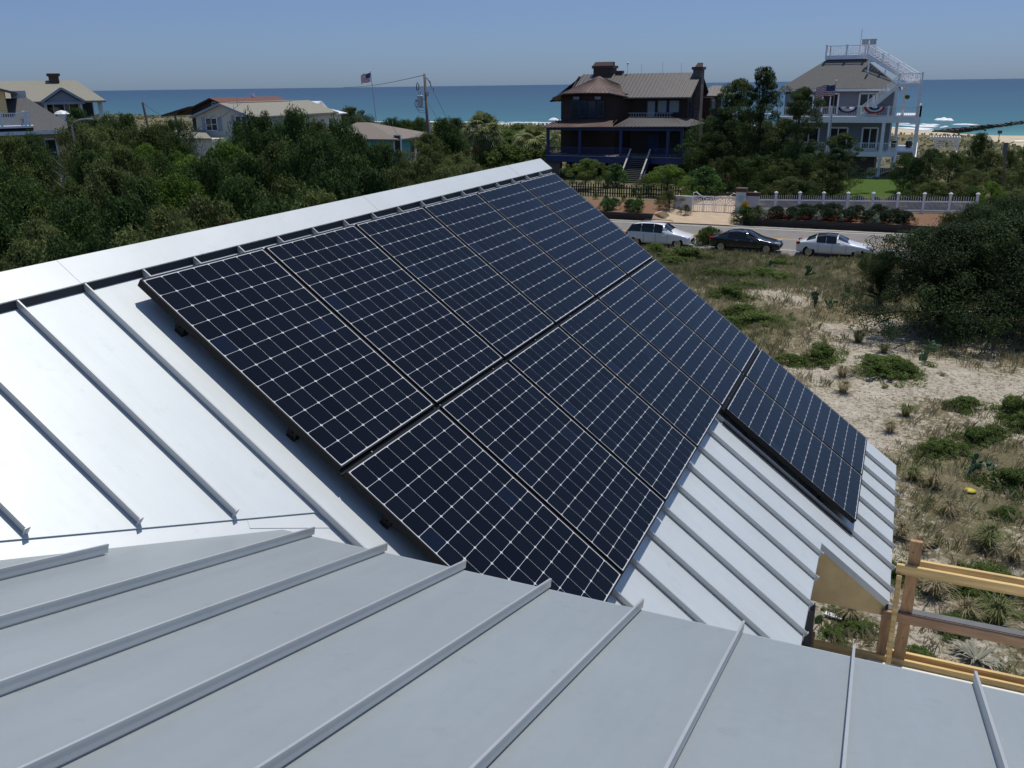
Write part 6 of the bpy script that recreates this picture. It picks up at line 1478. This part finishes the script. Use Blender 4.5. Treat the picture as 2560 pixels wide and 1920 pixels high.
car('parked_car', 'dark grey saloon parked between the two white cars', -11.75, 61.25, 4.8, 1.82, sedan, M['cargrey'])
car('parked_car', 'white saloon with a black glass roof parked at the right of the row', -6.0, 61.25, 4.8, 1.84, sedan, M['carwhite'], roofm=M['carblack'])
p = atg(1893, 432)
car('driveway_car', 'white car half hidden under the pines at the end of the tan driveway', p.x - 2.0, p.y + 1.5, 4.72, 1.84, suv, M['carwhite'], z=H(p.x, p.y + 1) + .05)

# ================================================================ poles, wires, flags
p0 = at(1075, 392, Y=88); zt = at(1061, 184, Y=88).z; zg = H(p0.x, 88)
px_ = p0.x; ptop = at(1061, 184, Y=88)
up_ = thing('utility_pole', 'weathered wooden utility pole with a grey transformer beside the teal cottage', 'utility pole', (px_, 88, zg))
mb = MB(); mb.tube([(px_ + .1, 88, zg - .3), ((px_ + ptop.x) / 2, 88, zg + 6), (ptop.x, 88, zt)], [.19, .165, .13], 12); mb.build('pole', M['pole'], up_, smooth=True)
q = at(1420, 530, Y=88, v=2); tx = ptop.x - .62
mb = MB(); mb.lathe([(0, -.62), (.30, -.62), (.33, -.55), (.33, .45), (.37, .5), (.36, .58), (.15, .66), (0, .66)], (tx, 87.9, q.z), 18); tr_ = mb.build('transformer', M['galv'], up_, smooth=False)
for dx in (-.12, .1):
    mb = MB(); mb.lathe([(.05, 0), (.07, .05), (.04, .1), (.07, .15), (.04, .2), (.03, .45), (0, .45)], (tx + dx, 87.9, q.z + .62), 8); mb.build('bushing', M['steel'], tr_)
mb = MB(); mb.beam((tx + .3, 87.9, q.z + .2), (ptop.x, 88, q.z + .2), .08, .1); mb.build('bracket', M['steel'], up_)
mb = MB(); mb.box(tx - .55, tx - .32, 87.8, 88.0, q.z + .02, q.z + .14); mb.build('terminal_box', M['black'], tr_)
mb = MB(); q2 = at(1402, 402, Y=88, v=2); mb.tube([(q2.x - .12, 87.9, q2.z - .4), (q2.x - .18, 87.9, q2.z - .05), (q2.x - .05, 87.9, q2.z + .42), (q2.x + .14, 87.9, q2.z + .2), (q2.x + .1, 87.9, q2.z - .3), (q2.x - .12, 87.9, q2.z - .4)], .045, 6); mb.build('fuse_cutout', M['black'], up_)
mb = MB(); mb.beam((q2.x + .1, 87.9, q2.z - .02), (ptop.x, 88, q2.z - .02), .05, .05); mb.build('cutout_arm', M['wallwhite'], up_)
for k, (r_, dx) in enumerate(((.55, -.5), (.8, -.35), (1.0, -.2))):
    mb = MB(); mb.tube([(tx + dx, 87.85, q.z + .05), (tx + dx - .25, 87.85, q.z - .5 * r_), (tx + dx, 87.85, q.z - r_ * 1.1), (tx + .5, 87.85, q.z - r_ * 1.25), (ptop.x, 87.95, q.z - r_ * 1.05)], .02, 5); mb.build('looped_cable', M['wire'], up_)
for a_, b_ in (((1470, 320), (1500, 360)), ((1500, 350), (1512, 400)), ((1530, 405), (1538, 438)), ((1488, 440), (1484, 485))):
    A_, B_ = at(*a_, Y=88, v=2), at(*b_, Y=88, v=2); mb = MB(); mb.tube([A_, A_.lerp(B_, .3), A_.lerp(B_, .5), B_], [.04, .09, .06, .09], 7); mb.build('insulator', M['steel'], up_)
def cable(label, pts, r=.018):
    mb = MB(); mb.tube(pts, r, 5); tag(mb.build('overhead_cable', M['wire'], smooth=True), label, 'cable', 'cables of the utility pole')
A_ = at(1445, 305, Y=88, v=2); B_ = at(760, 408, Y=150, v=2)
cable('long overhead cable running left from the pole top past the flag', [A_.lerp(B_, k / 12) - Vector((0, 0, .35 * math.sin(PI * k / 12))) for k in range(13)], .03)
cable('guy cable from the pole top down to the right', [at(1510, 400, Y=88, v=2), at(1640, 660, Y=89, v=2), at(1730, 1000, Y=90, v=2)], .018)
cable('lower guy cable from the transformer level down to the right', [at(1488, 545, Y=88, v=2), at(1600, 740, Y=88.5, v=2), at(1735, 1000, Y=89, v=2)], .018)
mb = MB(); g0 = at(1497, 690, Y=88.3, v=2); g1 = at(1520, 985, Y=88.3, v=2); mb.tube([g0, g1], .05, 6); mb.build('guy_guard', M['wallwhite'], up_)
# flags
def flag(pole_label, label, top, bot, ftop_off, w_, h_, dirx, seed, wire=False):
    pl_ = thing('flagpole', pole_label, 'flagpole', tuple(bot)); mb = MB(); mb.tube([bot, top], [.06, .035], 8); mb.build('pole_shaft', M['steel'], pl_)
    mb = MB(); mb.lathe([(0, 0), (.08, .04), (.1, .12), (.06, .2), (0, .22)], tuple(top), 8); mb.build('finial', M['white'], pl_)
    fl_ = thing('flag', label, 'flag', (top.x, top.y, top.z - ftop_off - h_ / 2)); n, m_ = 18, 13
    def P(u, v):
        s_ = (v * h_); ph = seed + u * 7
        return (top.x + dirx * (.05 + u * w_ * .93), top.y + .13 * math.sin(ph) * u ** .5 + .04 * math.sin(ph * 2 + v * 3), top.z - ftop_off - s_ - u * u * h_ * .22 + .05 * math.sin(ph * 1.3))
    for nm, mk, sel in (('red_stripes', 'redcloth', 0), ('white_stripes', 'whitecloth', 1), ('blue_canton', 'bluecloth', 2)):
        mb = MB()
        for i in range(n):
            for j in range(m_):
                cn = i < n * .4 and j < 7; k_ = 2 if cn else (j % 2)
                if k_ == sel:
                    q = [P(i / n, j / m_), P((i + 1) / n, j / m_), P((i + 1) / n, (j + 1) / m_), P(i / n, (j + 1) / m_)]; mb.slab(q, (0, .008, 0))
        mb.build(nm, M[mk], fl_)
    stars = MB()
    for i in range(6):
        for j in range(5):
            c = Vector(P((.5 + i) / 6 * .4, (.5 + j) / 5 * 7 / 13)); r_ = h_ * .022
            pts_ = [c + Vector((math.sin(k * PI / 5) * (r_ if k % 2 == 0 else r_ * .45), -.012, math.cos(k * PI / 5) * (r_ if k % 2 == 0 else r_ * .45))) for k in range(10)]; stars.slab(pts_, (0, -.004, 0))
    stars.build('stars', M['whitecloth'], fl_)
Yf = 108; t_ = at(990, 276, Y=Yf, v=2); b_ = at(1030, 725, Y=Yf, v=2)
flag('tall thin flagpole standing behind the teal cottage', 'striped national flag flying left from the pole behind the teal cottage', t_, Vector((b_.x + .6, Yf, H(b_.x, Yf))), .15, 1.75, 1.0 * 1.15, -1, 1.0)
Yf = 106; t_ = at(588, 500, Y=Yf, v=4); b_ = at(565, 720, Y=Yf, v=4)
flag('flagpole rising before the upper deck of the decked house', 'striped national flag flying before the white decked house', t_, Vector((b_.x - .2, Yf, .9)), .3, 2.1, 1.15, -1, 2.2)
# bunting on the upper deck rail
def bunting(px, label, r, cols):
    c = at(px, 712, Y=107.5, v=4); root = thing('bunting', label, 'bunting', (c.x, 107.5, 8.2), 'bunting fans on the deck rail')
    zc = 8.22; rad = [0, .25, .5, .75, 1.0]
    for k in range(4):
        mb = MB(); n = 14
        for i in range(n):
            a0, a1 = PI + PI * i / n, PI + PI * (i + 1) / n; yo = .04 * (i % 2)
            mb.slab([(c.x + r * rad[k] * math.cos(a0), 107.52 - yo, zc + r * .62 * rad[k] * math.sin(a0)), (c.x + r * rad[k + 1] * math.cos(a0), 107.52 - yo, zc + r * .62 * rad[k + 1] * math.sin(a0)),
                     (c.x + r * rad[k + 1] * math.cos(a1), 107.56 - yo, zc + r * .62 * rad[k + 1] * math.sin(a1)), (c.x + r * rad[k] * math.cos(a1), 107.56 - yo, zc + r * .62 * rad[k] * math.sin(a1))], (0, .004, 0))
        mb.build('cloth_band', M[cols[k]], root)
bunting(922, 'red, white and blue fan bunting on the upper deck rail', 1.1, ['whitecloth', 'bluecloth', 'whitecloth', 'redcloth'])
bunting(690, 'dark blue edged bunting on the upper deck rail near the pine', 1.0, ['redcloth', 'whitecloth', 'whitecloth', 'bluecloth'])
# pergola over the beach steps
pg = thing('pergola', 'white slatted pergola at the dune crossover right of the decked house', 'pergola', (5.2, 137, 1.2))
Yp_ = 132.0
TL, TR, BL, BR = at(1405, 975, Y=Yp_, v=4), at(1675, 975, Y=Yp_, v=4), at(1440, 1110, Y=Yp_, v=4), at(1635, 1100, Y=Yp_, v=4)
mb = MB()
for yy_ in (Yp_, Yp_ + 2.6): mb.box(TL.x + .2, TR.x - .2, yy_ - .05, yy_ + .05, TL.z - .35, TL.z - .15)
k = TL.x
while k < TR.x: mb.box(k, k + .09, Yp_ - .5, Yp_ + 3.1, TL.z - .15, TL.z); k += .32
mb.build('rafters', M['whitev'], pg)
for x_ in (BL.x, BR.x):
    for yy_ in (Yp_, Yp_ + 2.6): mb = MB(); mb.box(x_ - .09, x_ + .09, yy_ - .09, yy_ + .09, H(x_, yy_) - .2, TL.z - .3); mb.build('post', M['whitev'], pg)
mb = MB()
for x0, x1 in ((BL.x + .1, BL.x + 1.2), (BR.x - 1.2, BR.x - .1)):
    for i in range(6): mb.box(x0, x1, Yp_ + 2.55, Yp_ + 2.62, BL.z + .15 + i * .3, BL.z + .27 + i * .3)
mb.build('slats', M['whitev'], pg)
A_, B_ = at(1625, 1100, Y=128, v=4), at(1700, 1260, Y=112, v=4)
cw = thing('boardwalk_rail', 'white zigzag handrail coming down from the pergola', 'handrail', tuple(B_)); n = 9
mb = MB()
mb.beam(A_, B_, .1, .12)
for i in range(n + 1): q = A_.lerp(B_, i / n); mb.box(q.x - .06, q.x + .06, q.y - .06, q.y + .06, H(q.x, q.y) - .1, q.z)
mb.build('rail', M['whitev'], cw)
# thin road pole at the right, with a curved lamp arm behind
tp, bp_ = at(2065, 1025, Y=84, v=4), at(2000, 1580, Y=84, v=4)
pl_ = thing('thin_pole', 'thin grey pole standing in the grove at the right edge', 'pole', tuple(bp_)); mb = MB(); mb.tube([Vector((bp_.x, 84, H(bp_.x, 84))), tp], [.08, .06], 8); mb.build('shaft', M['pole'], pl_)
mb = MB(); mb.box(tp.x - .22, tp.x + .1, 83.9, 84.1, tp.z - .9, tp.z); mb.build('pole_box', M['darkgrey'], pl_)
mb = MB(); c_ = at(2070, 1040, Y=84, v=4); mb.tube([c_, at(2090, 1030, Y=84, v=4), at(2130, 1016, Y=84, v=4), at(2210, 1015, Y=84, v=4)], .05, 6); mb.build('curved_arm', M['steel'], pl_)
lp0, lp1, lp2 = at(620, 735, Y=44, v=1), at(690, 690, Y=44, v=1), at(805, 685, Y=44, v=1)
mb = MB(); mb.tube([lp0 - Vector((.1, 0, 4)), lp0, at(645, 708, Y=44, v=1), lp1, at(750, 683, Y=44, v=1), lp2], .06, 6); tag(mb.build('lamp_arm', M['steel']), 'curved pale lamp arm above the thicket beside the yellow house', 'lamp')
a_, b_ = at(1232, 540, Y=72, v=1), at(1295, 830, Y=72, v=1)
mb = MB(); mb.tube([Vector((b_.x + .3, 72, H(b_.x, 72))), b_, a_], [.15, .13, .11], 8); tag(mb.build('leaning_pole', M['pole']), 'leaning bare wooden pole left of the cream house', 'pole')
A_ = a_; B_ = at(1530, 655, Y=100, v=1)
cable('thin cable from the leaning pole to the dark gabled house', [A_.lerp(B_, k / 8) - Vector((0, 0, .7 * math.sin(PI * k / 8))) for k in range(9)], .02)
# short marker posts by the road
for px, py0, py1, lb in ((2002, 598, 628, 'short dark marker post behind the white saloon'), (1879, 588, 618, 'short marker post in the grass before the dark grey saloon')):
    p = atg(px, py1 + 6); q = ray(px, py0); t_ = p.y / q.y; zt = CAM_Z + q.z * t_
    mb = MB(); mb.tube([(p.x, p.y, p.z - .2), (p.x, p.y, zt)], .06, 8); mb.lathe([(.075, 0), (.075, .06), (0, .08)], (p.x, p.y, zt), 8); tag(mb.build('marker_post', M['darkgrey']), lb, 'post', 'marker posts by the road')
# groin, people, beach umbrella
g0, g1, g2, g3 = at(1440, 938, z=-1.2, v=4), at(2020, 880, z=-1.9, v=4), at(2230, 852, z=-1.9, v=4), at(2600, 800, z=-1.9, v=4)
rng = random.Random(9); mb = MB(); path = [g0.lerp(g1, i / 40) for i in range(40)] + [g1.lerp(g2, i / 18) for i in range(18)] + [g2.lerp(g3, i / 30) for i in range(30)]
for p in path:
    for k in range(3):
        r_ = rng.uniform(.35, .75); c = p + Vector((rng.uniform(-.8, .8), rng.uniform(-.8, .8), rng.uniform(-.3, .15))); vs = [c + Vector((rng.uniform(.6, 1.1) * r_ * sx, rng.uniform(.6, 1.1) * r_ * sy, rng.uniform(.5, 1) * r_ * sz)) for sx in (-1, 1) for sy in (-1, 1) for sz in (-1, 1)]
        mb.add(vs, [(0, 1, 3, 2), (4, 6, 7, 5), (0, 4, 5, 1), (2, 3, 7, 6), (0, 2, 6, 4), (1, 5, 7, 3)])
tag(mb.build('rock_groin', M['timber']), 'long dark rock groin running from the beach out into the sea', 'groin')
def person(x, y, label, top, bottom, seed):
    z = H(x, y); root = thing('person', label, 'person', (x, y, z))
    J = [(0, 0, .95), (0, 0, 1.2), (0, 0, 1.45), (0, 0, 1.55), (0, 0, 1.68), (.2, 0, 1.42), (.27, .04, 1.15), (.25, -.08, .9), (-.2, 0, 1.42), (-.27, .04, 1.15), (-.24, -.1, .92), (.1, 0, .9), (.12, -.06, .5), (.12, 0, .06), (.13, -.14, .03), (-.1, 0, .9), (-.12, .08, .5), (-.14, .12, .06), (-.14, 0, .03)]
    E_ = [(0, 1), (1, 2), (2, 3), (3, 4), (2, 5), (5, 6), (6, 7), (2, 8), (8, 9), (9, 10), (0, 11), (11, 12), (12, 13), (13, 14), (0, 15), (15, 16), (16, 17), (17, 18)]
    Rr = [.15, .14, .13, .06, .11, .06, .045, .03, .06, .045, .03, .095, .065, .045, .035, .095, .065, .045, .035]
    me = bpy.data.meshes.new('body'); me.from_pydata(J, E_, []); me.materials.append(M['skin']); o = bpy.data.objects.new('body', me); C.objects.link(o); o.parent = root
    md = o.modifiers.new('skin', 'SKIN'); [setattr(me.skin_vertices[0].data[i], 'radius', (r_, r_)) for i, r_ in enumerate(Rr)]; me.skin_vertices[0].data[0].use_root = True; o.modifiers.new('s', 'SUBSURF').render_levels = 1
    b_ = MB(); b_.tube([(x, y, z + .92), (x, y, z + 1.2), (x, y, z + 1.46)], [.19, .18, .19], 10); b_.build('shirt', top, root, smooth=True)
    b_ = MB(); b_.tube([(x + .1, y, z + .95), (x + .12, y - .04, z + .55)], [.13, .12], 8); b_.tube([(x - .1, y, z + .95), (x - .12, y + .05, z + .55)], [.13, .12], 8); b_.build('shorts', bottom, root)
    b_ = MB(); b_.lathe([(.10, -.02), (.118, .06), (.08, .12), (0, .14)], (x, y + .01, z + 1.68), 10); b_.build('hair', M['bark'], root)
a_ = atg(1920 + 1870 * SC, 60 + 958 * SC); person(a_.x, a_.y, 'person in dark clothes standing on the wet sand near the groin', M['bluecloth'], M['carblack'], 1)
b_ = atg(1920 + 1826 * SC, 60 + 950 * SC); person(b_.x, b_.y, 'person in dark red standing farther left on the sand', M['redcloth'], M['carblack'], 2)
c_ = atg(1920 + 1990 * SC, 60 + 1015 * SC); mb = MB(); mb.box(c_.x - .06, c_.x + .06, c_.y - .06, c_.y + .06, c_.z, c_.z + 2.1); mb.box(c_.x - .4, c_.x + .4, c_.y - .09, c_.y - .06, c_.z + 1.5, c_.z + 2.1); tag(mb.build('beach_notice_post', M['timber']), 'dark notice board on a post at the back of the beach', 'notice board')
u_ = at(1384, 297, Y=262); zg = H(u_.x, 262)
um = thing('beach_umbrella', 'white beach umbrella left of the brown house on the shore', 'umbrella', (u_.x, 262, zg)); mb = MB(); mb.tube([(u_.x, 262, zg), (u_.x, 262, u_.z + .4)], .03, 6); mb.build('umbrella_pole', M['steel'], um)
mb = MB(); mb.lathe([(1.7, -.35), (1.2, 0), (.6, .25), (0, .35)], (u_.x, 262, u_.z), 10); mb.build('canopy', M['whitecloth'], um)
u_ = at(1397, 301, Y=258); mb = MB(); zg = H(u_.x, 258); mb.slab([(u_.x - 1.2, 256.8, u_.z), (u_.x + 1.2, 256.8, u_.z), (u_.x + 1.2, 259, u_.z + .1), (u_.x - 1.2, 259, u_.z + .1)], (0, 0, .06))
for sx in (-1.1, 1.1):
    for sy in (257, 258.9): mb.tube([(u_.x + sx, sy, zg), (u_.x + sx, sy, u_.z)], .03, 5)
tag(mb.build('beach_canopy', M['whitecloth']), 'low white sun canopy right beside the beach umbrella', 'canopy')
